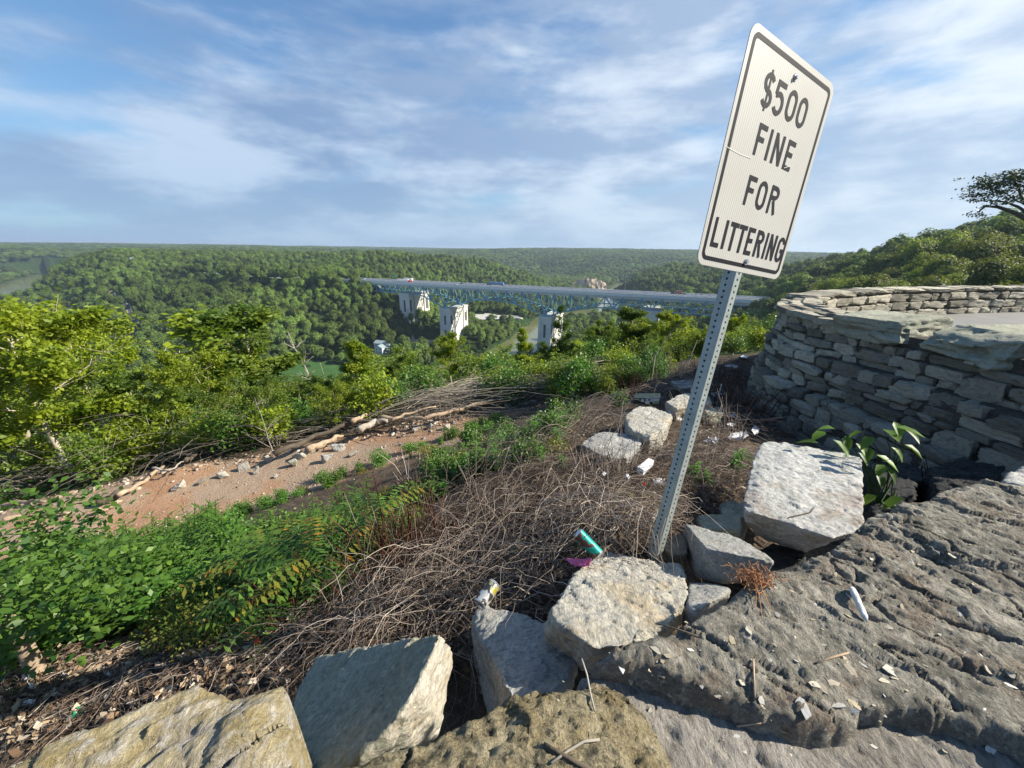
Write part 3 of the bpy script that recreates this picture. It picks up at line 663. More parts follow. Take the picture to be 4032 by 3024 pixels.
# lower where their tops would hide the deck from the overlook
S_ = P[:, 0] * 0.41 + P[:, 1] * 0.912
lim = np.where((S_ < 386) & (D_ > 60) & (P[:, 0] > -250), (zpix(2016, 985 + 215, 1.0)) * D_, 1e9)
vis = sightline(P, Zt + 13 * Sc)
order = np.argsort(np.where(vis, D_ / Sc, 1e9))
N_IND = 255
ind = order[:N_IND]
def tree_words(x, y, z, d):
    return None
names = {0: 'rounded', 1: 'broad', 2: 'uneven', 3: 'tall', 4: 'spreading'}
protos = []
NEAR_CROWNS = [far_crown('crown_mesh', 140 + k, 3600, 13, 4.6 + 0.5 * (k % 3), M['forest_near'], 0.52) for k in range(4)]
for k in range(5):
    r = thing('valley_tree', 'x', 'tree', (0, 0, 0))
    ob('crown', FAR_CROWNS[k], r); ob('trunk', FAR_TRUNK[k % 3], r); protos.append(r)
def side_word(px):
    for lim_, wd in ((500, 'far left'), (1000, 'left'), (1340, 'left of the bridge'), (1800, 'below the left spans of the bridge'), (2300, 'below the middle of the bridge'), (2750, 'between the bridge and the tilted sign'), (3300, 'behind the curved stone wall'), (9999, 'on the right-hand hill above the wall')):
        if px < lim_: return wd
used_p = set(); used_n = set(); lab_used = {}
def band_word(py, lo=1000, hi=1130):
    return 'close below the skyline' if py < lo else 'halfway down' if py < hi else 'low in the frame'
def spot(px, py):
    """what a far tree stands near, as one can find it in the photograph"""
    if px < 300: h = 'near the distant left river'
    elif px < 560: h = 'left of the country lane'
    elif px < 760: h = 'just right of the country lane'
    elif px < 1000: h = 'above the tall yellow tree'
    elif px < 1200: h = 'above the green field'
    elif px < 1420: h = 'at the left end of the bridge'
    elif px < 1600: h = 'around the white house'
    elif px < 1860: h = 'beside the tall left pier'
    elif px < 2130: h = 'on the near river bank'
    elif px < 2300: h = 'around the right-hand pier'
    elif px < 2550: h = 'right of the right-hand pier'
    elif px < 2900: h = 'behind the perforated post'
    elif px < 3100: h = 'left of the curved wall tip'
    elif px < 3350: h = 'above the curved wall tip'
    elif px < 3600: h = 'on the hill above the left capstone'
    elif px < 3850: h = 'on the hill above the right capstone'
    else: h = 'on the hill below the lone open-crowned tree'
    v = 'near the skyline' if py < 985 else 'on the upper slope' if py < 1050 else 'on the middle slope' if py < 1120 else 'on the lower slope' if py < 1250 else 'at the valley bottom'
    return h + ', ' + v
def project(x, y, z):
    p = np.array([x, y, z], float); wv = p @ _f
    return 2016 + FPX * (p @ _r) / wv, 1512 - FPX * (p @ _u) / wv
for n_, i in enumerate(ind):
    k = int(frng.integers(5)); src = protos[k]
    if k not in used_p: o = src; used_p.add(k)
    else: o = copy_tree(src)
    if D_[i] < 260:
        for ch in o.children:
            if ch.name.startswith('crown'):
                if k in used_n or o is not src: ch.data = NEAR_CROWNS[k % 4]
    o.location = (P[i, 0], P[i, 1], Zt[i] - 0.3); o.rotation_euler = (0, 0, frng.uniform(0, 6.28)); s = float(Sc[i]); o.scale = (s, s, s * frng.uniform(0.9, 1.15))
    px, py = project(P[i, 0], P[i, 1], Zt[i] + 8)
    zone = side_word(px)
    o['label'] = ('small ' if s < .62 else 'large ' if s > 1.0 else '') + 'round green tree ' + spot(px, py); o['group'] = 'valley trees ' + zone
rest = np.ones(len(P), bool); rest[ind] = False
P2 = scatter(1300, 7500, 6, R(-58), R(58), frng, 0.0078); P2 = P2[keep_forest(P2)]
Z2 = terrain(P2[:, 0], P2[:, 1]); ok = Z2 > -113.6; P2, Z2 = P2[ok], Z2[ok]; D2 = np.hypot(P2[:, 0], P2[:, 1])
S2 = (0.9 + 0.35 * frng.uniform(0, 1, len(P2))); W2 = S2 * np.clip((6 + 0.0078 * D2) / 11.0, 1, 6)
def forest_gn(name, pts, sc_xy, sc_z, idx, sources, label):
    me = bpy.data.meshes.new(name); me.vertices.add(len(pts)); me.vertices.foreach_set('co', np.asarray(pts, np.float32).ravel())
    def at(nm, typ, v):
        a = me.attributes.new(nm, typ, 'POINT'); a.data.foreach_set('vector' if typ == 'FLOAT_VECTOR' else 'value', np.asarray(v).ravel())
    at('tscale', 'FLOAT_VECTOR', np.stack([sc_xy, sc_xy, sc_z], 1).astype(np.float32)); at('tidx', 'INT', idx.astype(np.int32)); at('trot', 'FLOAT', frng.uniform(0, 6.28, len(pts)).astype(np.float32))
    o = ob(name, me); ng = bpy.data.node_groups.new(name, 'GeometryNodeTree')
    ng.interface.new_socket('Geometry', in_out='INPUT', socket_type='NodeSocketGeometry'); ng.interface.new_socket('Geometry', in_out='OUTPUT', socket_type='NodeSocketGeometry')
    gi = ng.nodes.new('NodeGroupInput'); go = ng.nodes.new('NodeGroupOutput'); jn = ng.nodes.new('GeometryNodeJoinGeometry')
    def named(nm, dt):
        a = ng.nodes.new('GeometryNodeInputNamedAttribute'); a.data_type = dt; a.inputs['Name'].default_value = nm
        return next(s for s in a.outputs if s.enabled and s.name == 'Attribute')
    for k, src in enumerate(sources):
        io = ng.nodes.new('GeometryNodeObjectInfo'); io.inputs['Object'].default_value = src; io.inputs['As Instance'].default_value = False; io.transform_space = 'ORIGINAL'
        ip = ng.nodes.new('GeometryNodeInstanceOnPoints'); cmp = ng.nodes.new('FunctionNodeCompare'); cmp.data_type = 'INT'; cmp.operation = 'EQUAL'
        ng.links.new(named('tidx', 'INT'), cmp.inputs[2]); cmp.inputs[3].default_value = k
        cx_ = ng.nodes.new('ShaderNodeCombineXYZ'); ng.links.new(named('trot', 'FLOAT'), cx_.inputs[2])
        ng.links.new(gi.outputs[0], ip.inputs['Points']); ng.links.new(cmp.outputs[0], ip.inputs['Selection']); ng.links.new(io.outputs['Geometry'], ip.inputs['Instance'])
        ng.links.new(cx_.outputs[0], ip.inputs['Rotation']); ng.links.new(named('tscale', 'FLOAT_VECTOR'), ip.inputs['Scale']); ng.links.new(ip.outputs[0], jn.inputs[0])
    ng.links.new(jn.outputs[0], go.inputs[0])
    md = o.modifiers.new('scatter', 'NODES'); md.node_group = ng
    return tag(o, label, 'forest', kind='stuff')
src = [next(c for c in pr.children if c.name.startswith('crown')) for pr in protos]
# sources must sit at scale 1: ORIGINAL space ignores the tree's own transform
n1_ = rest.sum()
forest_gn('woodland', np.stack([P[rest, 0], P[rest, 1], Zt[rest] - 0.5], 1), Sc[rest], Sc[rest] * frng.uniform(0.85, 1.15, n1_), frng.integers(0, 5, n1_), src, 'unbroken green woodland covering the valley sides below the overlook')
forest_gn('distant_woodland', np.stack([P2[:, 0], P2[:, 1], Z2 - 1.0], 1), W2, S2 * 1.05, frng.integers(0, 5, len(P2)), src, 'hazy distant woodland on the far ridges to the horizon')
print('forest', len(P), len(P2), round(time.time() - T0, 1))
# ------------------------------------------------------------------ bridge
BL = Vector((0.9119, -0.4104, 0)); BT = Vector((0.4104, 0.9119, 0))     # along the bridge (to the right), across it (away)
def bp(x, off=0.0, z=0.0):
    """point over the bridge's near edge line at plan x, off metres across, z below/above the deck"""
    y = 423.35 - 0.45 * x
    return Vector((x, y, -40.0 + 0.0065 * x + z)) + BT * off
BW = 33.0
XA0, XA1 = -232.0, 330.0
def bx_at(px):                       # plan x where the photograph shows the near edge at column px
    t_ = math.tan(azpx(px)); return 423.35 * t_ / (1 + 0.45 * t_)
bridge = thing('truss_bridge', 'long pale blue steel deck-truss highway bridge on tall concrete piers over the river', 'bridge', tuple(bp(-60, 0, -60)))
bridge.location = (0, 0, 0)
def strip(name, prof, mat, x0=XA0, x1=XA1, n=40):
    V = []; m_ = len(prof)
    for i in range(n + 1):
        x = x0 + (x1 - x0) * i / n
        for (o_, z_) in prof: V.append(bp(x, o_, z_))
    F = [(i*m_+k, (i+1)*m_+k, (i+1)*m_+(k+1) % m_, i*m_+(k+1) % m_) for i in range(n) for k in range(m_)]
    F += [tuple(range(m_)), tuple(n*m_ + k for k in range(m_ - 1, -1, -1))]
    me = mesh_np(name, V, F, mat); b = bmesh.new(); b.from_mesh(me); bmesh.ops.recalc_face_normals(b, faces=b.faces); b.to_mesh(me); b.free()
    return ob(name, me, bridge)
strip('deck', [(0, 0), (BW, 0), (BW, -0.9), (0, -0.9)], M['asphalt'])
strip('deck_fascia', [(-0.3, -1.9), (0.3, -1.9), (0.3, -4.4), (-0.3, -4.4)], M['fascia'])
strip('barrier', [(-1.05, 1.1), (-0.65, 1.1), (-0.02, -0.1), (-0.02, -1.9), (-1.15, -1.9)], M['barrier'])
strip('barrier', [(BW - 0.4, 0.95), (BW, 0.95), (BW, 0.02), (BW - 0.6, 0.02)], M['barrier'])
strip('median_barrier', [(BW / 2 - 0.2, 0.9), (BW / 2 + 0.2, 0.9), (BW / 2 + 0.4, 0.02), (BW / 2 - 0.4, 0.02)], M['barrier'])
for k_, o_ in enumerate((1.2, BW / 2 - 1.6, BW / 2 + 1.6, BW - 1.6)):
    strip('edge_line', [(o_, 0.012), (o_ + 0.25, 0.012), (o_ + 0.25, 0.004), (o_, 0.004)], M['barrier'])
# supports: where the lower chord rests
XB = [-198.0, bx_at(1578), bx_at(1742), bx_at(2158), bx_at(2590)]
XL = [XB[0]] + XB[1:] + [XA1]
def chord(x):
    """depth of the lower chord below the deck"""
    a0, a, b, c, d = XB
    dA, dB, dM, dC = 12.5, 27.0, 13.5, 27.5
    if x < a0: return 6
    if x < a: return 11.5 + (dA - 11.5) * (x - a0) / (a - a0)
    if x < b:
        t = (x - a) / (b - a); return dA if t < 0.38 else dA + (dB - dA) * ((t - 0.38) / 0.62) ** 1.15
    if x < c:
        t = abs((x - (b + c) / 2) / ((c - b) / 2)); return dM + (dB - dM) * t ** 2.0
    if x < d:
        t = min(1, (x - c) / (d - c) / 0.55); return dC + (dA + 1.5 - dC) * (1 - (1 - t) ** 1.6)
    return dA + 1.5
nodes = []
for i in range(len(XL) - 1):
    L = (XL[i + 1] - XL[i]) / 0.912; n = max(2, int(round(L / 9.2 / 2)) * 2)
    for k in range(n): nodes.append(XL[i] + (XL[i + 1] - XL[i]) * k / n)
nodes.append(XL[-1])
for off in (0.2, BW + 1.5):
    big = off in (0.2,)
    lc = MB(); uc = MB(); wb = MB()
    for i in range(len(nodes) - 1):
        a, b = nodes[i], nodes[i + 1]
        lc.beam(bp(a, off, -chord(a)), bp(b, off, -chord(b)), 1.1, 1.2)
        uc.beam(bp(a, off, -3.0), bp(b, off, -3.0), 0.6, 0.8)
        if i % 2 == 0: wb.beam(bp(a, off, -chord(a)), bp(b, off, -3.0), 0.5, 0.6)
        else: wb.beam(bp(a, off, -3.0), bp(b, off, -chord(b)), 0.45, 0.5)
    if big: wb = MB()
    lc.build('lower_chord', M['steel'], bridge); uc.build('upper_chord', M['steel'], bridge)
    if big:
        for i, a in enumerate(nodes):
            v = MB(); v.beam(bp(a, off, -chord(a)), bp(a, off, -2.0), 0.85, 0.8, up=BT); v.build('post', M['steel'], bridge)
        for i in range(len(nodes) - 1):
            v = MB(); a, b = nodes[i], nodes[i + 1]
            if i % 2 == 0: v.beam(bp(a, off, -chord(a)), bp(b, off, -3.0), 1.25, 1.1)
            else: v.beam(bp(a, off, -3.0), bp(b, off, -chord(b)), 1.25, 1.1)
            v.build('diagonal', M['steel'], bridge)
    else:
        for a in nodes: wb.beam(bp(a, off, -chord(a)), bp(a, off, -2.0), 0.45, 0.5, up=BT)
        tag(wb.build('inner_truss_web', M['steel'], bridge), kind='stuff')
cb = MB()
for i, a in enumerate(nodes):
    cb.beam(bp(a, 0.3, -2.0), bp(a, BW - 0.3, -2.0), 0.5, 1.1)
    cb.beam(bp(a, .2, -chord(a)), bp(a, BW + 1.5, -chord(a)), 0.4, 0.5)
    for q in ((0.2, BW + 1.5),) if i % 2 == 0 else ():
        cb.beam(bp(a, q[0], -chord(a)), bp(a, (q[0] + q[1]) / 2, -3), 0.2); cb.beam(bp(a, q[1], -chord(a)), bp(a, (q[0] + q[1]) / 2, -3), 0.2)
    if i < len(nodes) - 1:
        b = nodes[i + 1]
        pass
tag(cb.build('cross_bracing', M['steel'], bridge), kind='stuff')
M['slotshade'] = simple('shaded_slot_panel', (0.10, 0.10, 0.095), 0.95)  # dark tone stands for the shade inside the pier slots
# piers: three shafts, flared heads, slots as dark panels coloured like their inner shade
def pier(x, bottom, label_part):
    top = -chord(x) - 0.7; zt = bp(x, 0, top).z; H = zt - bottom
    ang = math.atan2(BL.y, BL.x); c0 = bp(x, 0, top)
    root = ob('pier', None, bridge); root.empty_display_size = 1
    T = 14.0
    def blk(b, l0, l1, o0, o1, z0, z1, tl=0, to=0):
        """block between l (along), o (across), z; tl / to = batter at the foot"""
        V = []
        for zz_, e in ((z0, 1), (z1, 0)):
            for l, o_ in ((l0 - tl * e, o0 - to * e), (l1 + tl * e, o0 - to * e), (l1 + tl * e, o1 + to * e), (l0 - tl * e, o1 + to * e)):
                q = Vector((c0.x, c0.y, 0)) + BL * l + BT * o_; q.z = zt + zz_; V.append(q)
        b.add(V, [(0,3,2,1),(4,5,6,7),(0,1,5,4),(1,2,6,5),(2,3,7,6),(3,0,4,7)])
    def shaft(o0, o1, slot_end, arch):
        """hollow-looking shaft: frame of posts round a recess"""
        b = MB(); l0, l1 = -T / 2, T / 2; th = 1.6
        # core, recessed
        blk(b, l0 + 0.9, l1 - 0.9, o0 + 0.7, o1 - 0.7, -H, -0.5)
        for l in (l0, l1 - th * 1.7):
            for o_ in (o0, o1 - th): blk(b, l, l + th * 1.7, o_, o_ + th, -H, 0, 0.3, 0.3)
        blk(b, l0 + 0.06, l1 - 0.06, o0 + 0.06, o1 - 0.06, -5.5, -0.06)
        zc = -0.5 * H
        blk(b, l0 + 0.1, l1 - 0.1, o0 + 0.1, o1 - 0.1, zc - 2.4, zc + 2.4)
        blk(b, l0 + 0.1, l1 - 0.1, o0 + 0.1, o1 - 0.1, -H - 6, -H + 3)
        ob('shaft', b.mesh('shaft', M['concrete']), root)
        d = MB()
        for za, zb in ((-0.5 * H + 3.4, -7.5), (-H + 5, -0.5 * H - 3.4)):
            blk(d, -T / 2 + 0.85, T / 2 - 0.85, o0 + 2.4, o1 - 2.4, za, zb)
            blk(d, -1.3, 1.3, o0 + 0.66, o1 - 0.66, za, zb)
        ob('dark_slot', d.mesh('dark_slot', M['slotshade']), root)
    shaft(-1.5, 7.5, True, False)
    shaft(BW - 2.5, BW + 7.0, True, True)
    # solid middle shaft with a flared, arched head
    b = MB()
    blk(b, -T / 2 - 0.3, T / 2 + 0.3, 10.5, BW - 6.0, -H, -9.0, 0.4, 0.3)
    prev = (11.0, BW - 12.0)
    for k in range(6):
        z0 = -9.0 + k * 1.45; w_ = 1.9 * (1 - math.cos((k + 1) / 6 * math.pi / 2)) ; blk(b, -T / 2 - 0.3, T / 2 + 0.3, 10.5 - w_, BW - 6.0 + w_, z0, z0 + 1.46)
    ob('centre_shaft', b.mesh('centre_shaft', M['concrete']), root)
    c = MB(); blk(c, -T / 2 - 0.6, T / 2 + 0.6, -2.0, BW + 7.5, -0.9, 0.9); blk(c, -T / 2 + 1.5, T / 2 - 1.5, 2, BW - 2, -3.5, -0.95)
    ob('pier_cap', c.mesh('pier_cap', M['concrete']), root)
pier(XB[1], -104, ''); pier(XB[2], -112, ''); pier(XB[3], -118, ''); pier(XB[4], -112, '')
ab = MB(); q0 = bp(XB[0], 0, 0); zt = q0.z
for l in range(1):
    for o0, o1 in ((-0.5, 4), (BW - 4, BW)):
        V = [];
        for zz_ in (-60, zt - 2.4):
            for l_, o_ in ((-2.2, o0), (2.2, o0), (2.2, o1), (-2.2, o1)):
                q = Vector((q0.x, q0.y, 0)) + BL * l_ + BT * o_; q.z = zz_; V.append(q)
        ab.add(V, [(0,3,2,1),(4,5,6,7),(0,1,5,4),(1,2,6,5),(2,3,7,6),(3,0,4,7)])
ab.build('end_bent', M['concrete'], bridge)
# lamp posts along the far side
lampsrc = None
for px in (1412, 1430, 1527, 1671, 1851, 2088, 2412):
    x = bx_at(px) + 9; off = BW - 0.2 if px != 1412 else BW / 2
    p = bp(x, off, 0.9)
    if lampsrc is None:
        lampsrc = thing('lamp_post', 'x', 'lamp post', tuple(p)); b = MB(); b.tube([(0, 0, -0.9), (0, 0, 6), (0, 0, 12)], [0.2, 0.14, 0.10], 6); b.build('pole', M['galv'], lampsrc)
        b = MB(); b.tube([(0, 0, 11.9), (-0.8, -1.6, 12.5)], 0.06, 5); b.build('arm', M['galv'], lampsrc)
        b = MB(); b.box((-0.9, -1.8, 12.5), (0.5, 0.9, 0.2)); b.build('lamp_head', M['galv'], lampsrc); o = lampsrc
    else: o = copy_tree(lampsrc); o.location = p
    o['group'] = 'lamp posts on the bridge'
    o['label'] = {1412: 'tall lamp post at the left end of the bridge, leftmost', 1430: 'tall lamp post at the left end of the bridge, second from left', 1527: 'thin lamp post just left of the red-cabbed truck', 1671: 'thin lamp post right of the red-cabbed truck', 1851: 'thin lamp post left of the blue truck', 2088: 'thin lamp post on the bridge right of the blue truck', 2412: 'thin lamp post above the bridge nearest the metal sign'}[px]
# ---- vehicles
glass = simple('vehicle_glass', (0.02, 0.025, 0.03), 0.15)
tyre = simple('tyre', (0.02, 0.02, 0.02), 0.9)
def paint(n, c): return simple(n, c, 0.4)
RZ = math.atan2(BL.y, BL.x)
def wheels(root, xs, wy, r=0.5):
    for x in xs:
        for s in (-1, 1):
            b = MB(); b.tube([(x, s * wy - 0.15, r), (x, s * wy + 0.15, r)], r, 12); b.build('wheel', tyre, root)
def lorry(name, label, px, off, cab_c, box_c, L=15.0, flip=False, z=0.02, boxh=2.8):
    r = thing(name, label, 'truck', tuple(bp(bx_at(px), off, z)), RZ + (math.pi if flip else 0))
    cm = paint('cab_paint', cab_c); bmx_ = paint('trailer_paint', box_c)
    b = MB(); b.box((L / 2 - 1.1, 0, 1.75), (1.9, 2.4, 2.3)); b.box((L / 2 + 0.35, 0, 1.25), (1.5, 2.2, 1.2)); b.box((L / 2 - 1.5, 0, 3.15), (1.3, 2.2, 0.5)); b.build('cab', cm, r)
    b = MB(); b.box((L / 2 - 0.12, 0, 2.25), (0.1, 2.1, 0.8)); b.box((L / 2 - 0.8, 0, 2.25), (0.8, 2.44, 0.7)); b.build('windscreen', glass, r)
    b = MB(); b.box((-1.5, 0, 1.2 + boxh / 2), (L - 2.2, 2.55, boxh)); b.build('trailer', bmx_, r)
    b = MB(); b.box((-1.2, 0, 0.95), (L - 1.5, 1.0, 0.3)); b.build('chassis', tyre, r)
    wheels(r, (L / 2 + 0.3, L / 2 - 2.6, -L / 2 + 1.2, -L / 2 + 2.5), 1.1)
    return r
def car(name, label, px, off, c, cat='car', flip=False, L=4.8, bed=False, H=1.0):
    r = thing(name, label, cat, tuple(bp(bx_at(px), off, 0.02)), RZ + (math.pi if flip else 0)); cm = paint('car_paint', c)
    b = MB()
    V = []
    for y in (-0.92, 0.92):
        for x, z in ((-L/2, 0.35), (L/2, 0.35), (L/2, 0.85), (L/2 - 0.9, 1.0), (-L/2, 1.05)): V.append((x, y, z * H))
    b.add(V, [(0,1,2,3,4), (9,8,7,6,5), (0,5,6,1), (1,6,7,2), (2,7,8,3), (3,8,9,4), (4,9,5,0)]); b.build('body', cm, r)
    x0, x1 = (-0.3, 1.5) if bed else (-L/2 + 0.4, 1.4)
    b = MB(); V = []
    for y in (-0.8, 0.8):
        for x, z in ((x0, 1.02), (x1, 1.0), (x1 - 0.7, 1.62 * (1.1 if bed else 1)), (x0 + 0.35, 1.64 * (1.1 if bed else 1))): V.append((x, y, z * H))
    b.add(V, [(0,1,2,3), (7,6,5,4), (0,4,5,1), (1,5,6,2), (2,6,7,3), (3,7,4,0)]); b.build('cabin', glass, r)
    b = MB(); b.box(((x0 + x1) / 2 - 0.15, 0, 1.66 * H * (1.1 if bed else 1)), (x1 - x0 - 1.0, 1.5, 0.06)); b.build('roof', cm, r)
    wheels(r, (-L/2 + 0.9, L/2 - 0.9), 0.85, 0.36); return r
lorry('semi_truck', 'white semi-trailer truck with a red cab near the left end of the bridge', 1568, 6.0, (0.5, 0.03, 0.02), (0.75, 0.75, 0.75), 19)
lorry('box_truck', 'white box truck beyond the red-cabbed truck on the bridge', 1545, 24, (0.7, 0.7, 0.7), (0.75, 0.75, 0.75), 14, True)
lorry('semi_truck', 'blue semi-trailer truck in the middle of the bridge', 1912, 24.0, (0.08, 0.17, 0.33), (0.11, 0.22, 0.38), 20, True)
car('pickup_truck', 'dark pickup truck on the bridge between the two semi trucks', 1773, 22, (0.03, 0.03, 0.035), 'pickup', True, 5.6, True)
car('parked_car', 'small white car beside the dark pickup on the bridge', 1777, 6, (0.5, 0.5, 0.5), 'car')
r_ = lorry('small_box_truck', 'brown and white box truck on the right part of the bridge', 2686, 22, (0.03, 0.03, 0.035), (0.25, 0.14, 0.11), 8.5, True)
car('trailer_car', 'dark car close behind the brown box truck', 2716, 21, (0.05, 0.05, 0.05), 'car', True)
car('silver_car', 'silver car on the bridge left of the sign post', 2790, 20, (0.45, 0.45, 0.45), 'car', True)
car('white_suv', 'white car on the bridge nearest the sign post', 2768, 21, (0.6, 0.6, 0.6), 'car', True)
car('road_car', 'white car on the motorway left of the bridge, leftmost', 1345, 8, (0.7, 0.7, 0.7), 'car')
car('road_car', 'white car on the motorway left of the bridge, beside the treeline', 1368, 22, (0.7, 0.7, 0.7), 'car', True)
r_ = thing('road_sign', 'small green motorway sign beyond the left end of the bridge', 'sign', tuple(bp(bx_at(1476) - 4, BW + 2, 0)))
b = MB(); b.box((0, 0, 5), (5, 0.2, 2.2), RZ + 0.5); b.build('panel', simple('green_sign_face', (0.02, 0.28, 0.16), 0.5), r_)
b = MB(); b.beam((-1.5, 0.2, -5), (-1.5, 0.2, 5), 0.2); b.beam((1.5, 0.2, -5), (1.5, 0.2, 5), 0.2); b.build('posts', M['galv'], r_)

# ---- buildings in the valley
wallw = simple('white_clapboard', (0.72, 0.74, 0.76), 0.7); roofg = simple('grey_metal_roof', (0.27, 0.33, 0.33), 0.6, vary=0.1, scale=1)
def gable(root, c, L, W, Hh, Rr, rz, wm, rm, wall_name='wall'):
    Mx = Matrix.Rotation(rz, 3, 'Z'); c = Vector(c)
    def T_(p): return c + Mx @ Vector(p)
    b = MB(); V = [T_(p) for p in ((-L/2,-W/2,0),(L/2,-W/2,0),(L/2,W/2,0),(-L/2,W/2,0),(-L/2,-W/2,Hh),(L/2,-W/2,Hh),(L/2,W/2,Hh),(-L/2,W/2,Hh),(-L/2,0,Hh+Rr),(L/2,0,Hh+Rr))]
    b.add(V, [(0,1,5,4),(1,2,6,9,5),(2,3,7,6),(3,0,4,8,7),(0,3,2,1)]); w_ = b.build(wall_name, wm, root)
    e = 0.5; b = MB()
    for s in (-1, 1):
        V = [T_(p) for p in ((-L/2-e, s*(W/2+e), Hh - Rr*e*2/W + 0.05), (L/2+e, s*(W/2+e), Hh - Rr*e*2/W + 0.05), (L/2+e, 0, Hh+Rr+0.05), (-L/2-e, 0, Hh+Rr+0.05))]
        V += [v + Vector((0, 0, 0.2)) for v in V]; b.add(V, [(0,1,2,3),(7,6,5,4),(0,4,5,1),(1,5,6,2),(2,6,7,3),(3,7,4,0)])
    b.build('roof', rm, root); return T_
hp = Vector(PZ(1512, 1388, -107)); hz = gz(hp.x, hp.y) ; hr = thing('white_house', 'two-storey white house with a grey roof among dark trees in the valley', 'house', (0, 0, 0)); hr.location = (hp.x, hp.y, hz)
T_ = gable(hr, (0, 3, 0), 19, 9, 9.0, 2.2, R(-16), wallw, roofg); T2 = gable(hr, (-1, -5.5, 0), 9, 9, 6.5, 2.4, R(74), wallw, roofg, 'wing')
b = MB(); b.box(tuple(T_((6.2, -6.3, 3.2))), (6.5, 3.4, 0.25), R(-16)); 
for k in range(4): b.beam(T_((3.4 + 1.9 * k, -7.8, 0)), T_((3.4 + 1.9 * k, -7.8, 5.6)), 0.22)
b.box(tuple(T_((6.2, -6.3, 5.8))), (6.9, 3.8, 0.25), R(-16)); b.build('porch', roofg, hr)
for k, (x, z) in enumerate([(-7, 7), (-4, 7), (4, 7), (7.5, 7), (4.5, 1.8), (7.5, 1.8), (4.5, 4.6), (7.5, 4.6)]):
    b = MB(); b.box(tuple(T_((x, -4.53, z))), (1.1, 0.1, 1.4), R(-16)); b.build('window', glass, hr)
for z in (1.8, 4.8):
    for x in (-2, 2): b = MB(); b.box(tuple(T2((-4.53, x, z))), (0.1, 1.1, 1.4), R(74)); b.build('window', glass, hr)
sp = Vector(PZ(1972, 1262, -103)); sz = gz(sp.x, sp.y); sr = thing('warehouse', 'long low industrial building with a dark front and pale roof beside the river', 'building', (sp.x, sp.y, sz))
darkw = simple('dark_blue_grey_cladding', (0.035, 0.05, 0.075), 0.6); paler = simple('pale_metal_roof', (0.52, 0.52, 0.50), 0.5, vary=0.1, scale=0.3)
gable(sr, (0, 0, 0), 34, 16, 7, 3.2, R(8), darkw, paler); gable(sr, (-16, 2, 0), 14, 12, 6, 2.5, R(8), darkw, simple('dark_roof', (0.12, 0.13, 0.14), 0.7), 'annex')
for k in range(5): b = MB(); b.box((-12 + 6 * k, -8.1 - 0 + (-12 + 6 * k) * math.tan(R(8)), 2.2), (3, 0.3, 3.6), R(8)); b.build('door', paler, sr)
for q, nm, lab, L_, W_ in (((738 + 612, 1000), 'grey_barn', 'small grey barn on the hilltop ridge left of the bridge', 16, 10), ((520, 1022), 'ridge_house', 'tiny white house in the trees on the left ridge', 12, 8), ((1262, 1090), 'roadside_house', 'small white roadside building left of the bridge end', 10, 7)):
    d_ = {1000: 1480, 1022: 1060, 1090: 640}[q[1]]
    v = PH(q[0], q[1] - 6, d_); zb = v[2] - 3
    br = thing(nm, lab, 'building', (v[0], v[1], zb)); kk = .5 if q[1] == 1022 else 1; gable(br, (0, 0, -2), L_ * kk, W_ * kk, 8 * kk, 3.5 * kk, 0.3, simple('pale_siding', (0.5, 0.5, 0.5), 0.8), roofg)
# quarry cliff
qc = np.array(PZ(2322, 1150, -112)); cm_ = simple('buff_rock_face', (0.42, 0.33, 0.24), 0.9, vary=0.35, scale=0.12, bump=0.5, bscale=0.3)
n = 24; V = []
for j in range(7):
    for i in range(n):
        x = (i / (n - 1) - 0.5) * 92; z = j * 6.5
        V.append((x + 3 * math.sin(i * 1.7), 6 * j * 0.35 + 5 * vnoise(np.array([[i * 0.5, j * 0.9, 3.0]]), 2)[0] + abs(x) * 0.15, z * (1 - 0.35 * (x / 46) ** 2) + 2 * math.sin(i * 2.1 + j)))
F = [(j*n+i, j*n+i+1, (j+1)*n+i+1, (j+1)*n+i) for j in range(6) for i in range(n - 1)]
qo = ob('quarry_cliff', mesh_np('quarry_cliff', V, F, cm_)); qo.location = (qc[0], qc[1], -114); tag(qo, kind='structure')
print('bridge', round(time.time() - T0, 1))
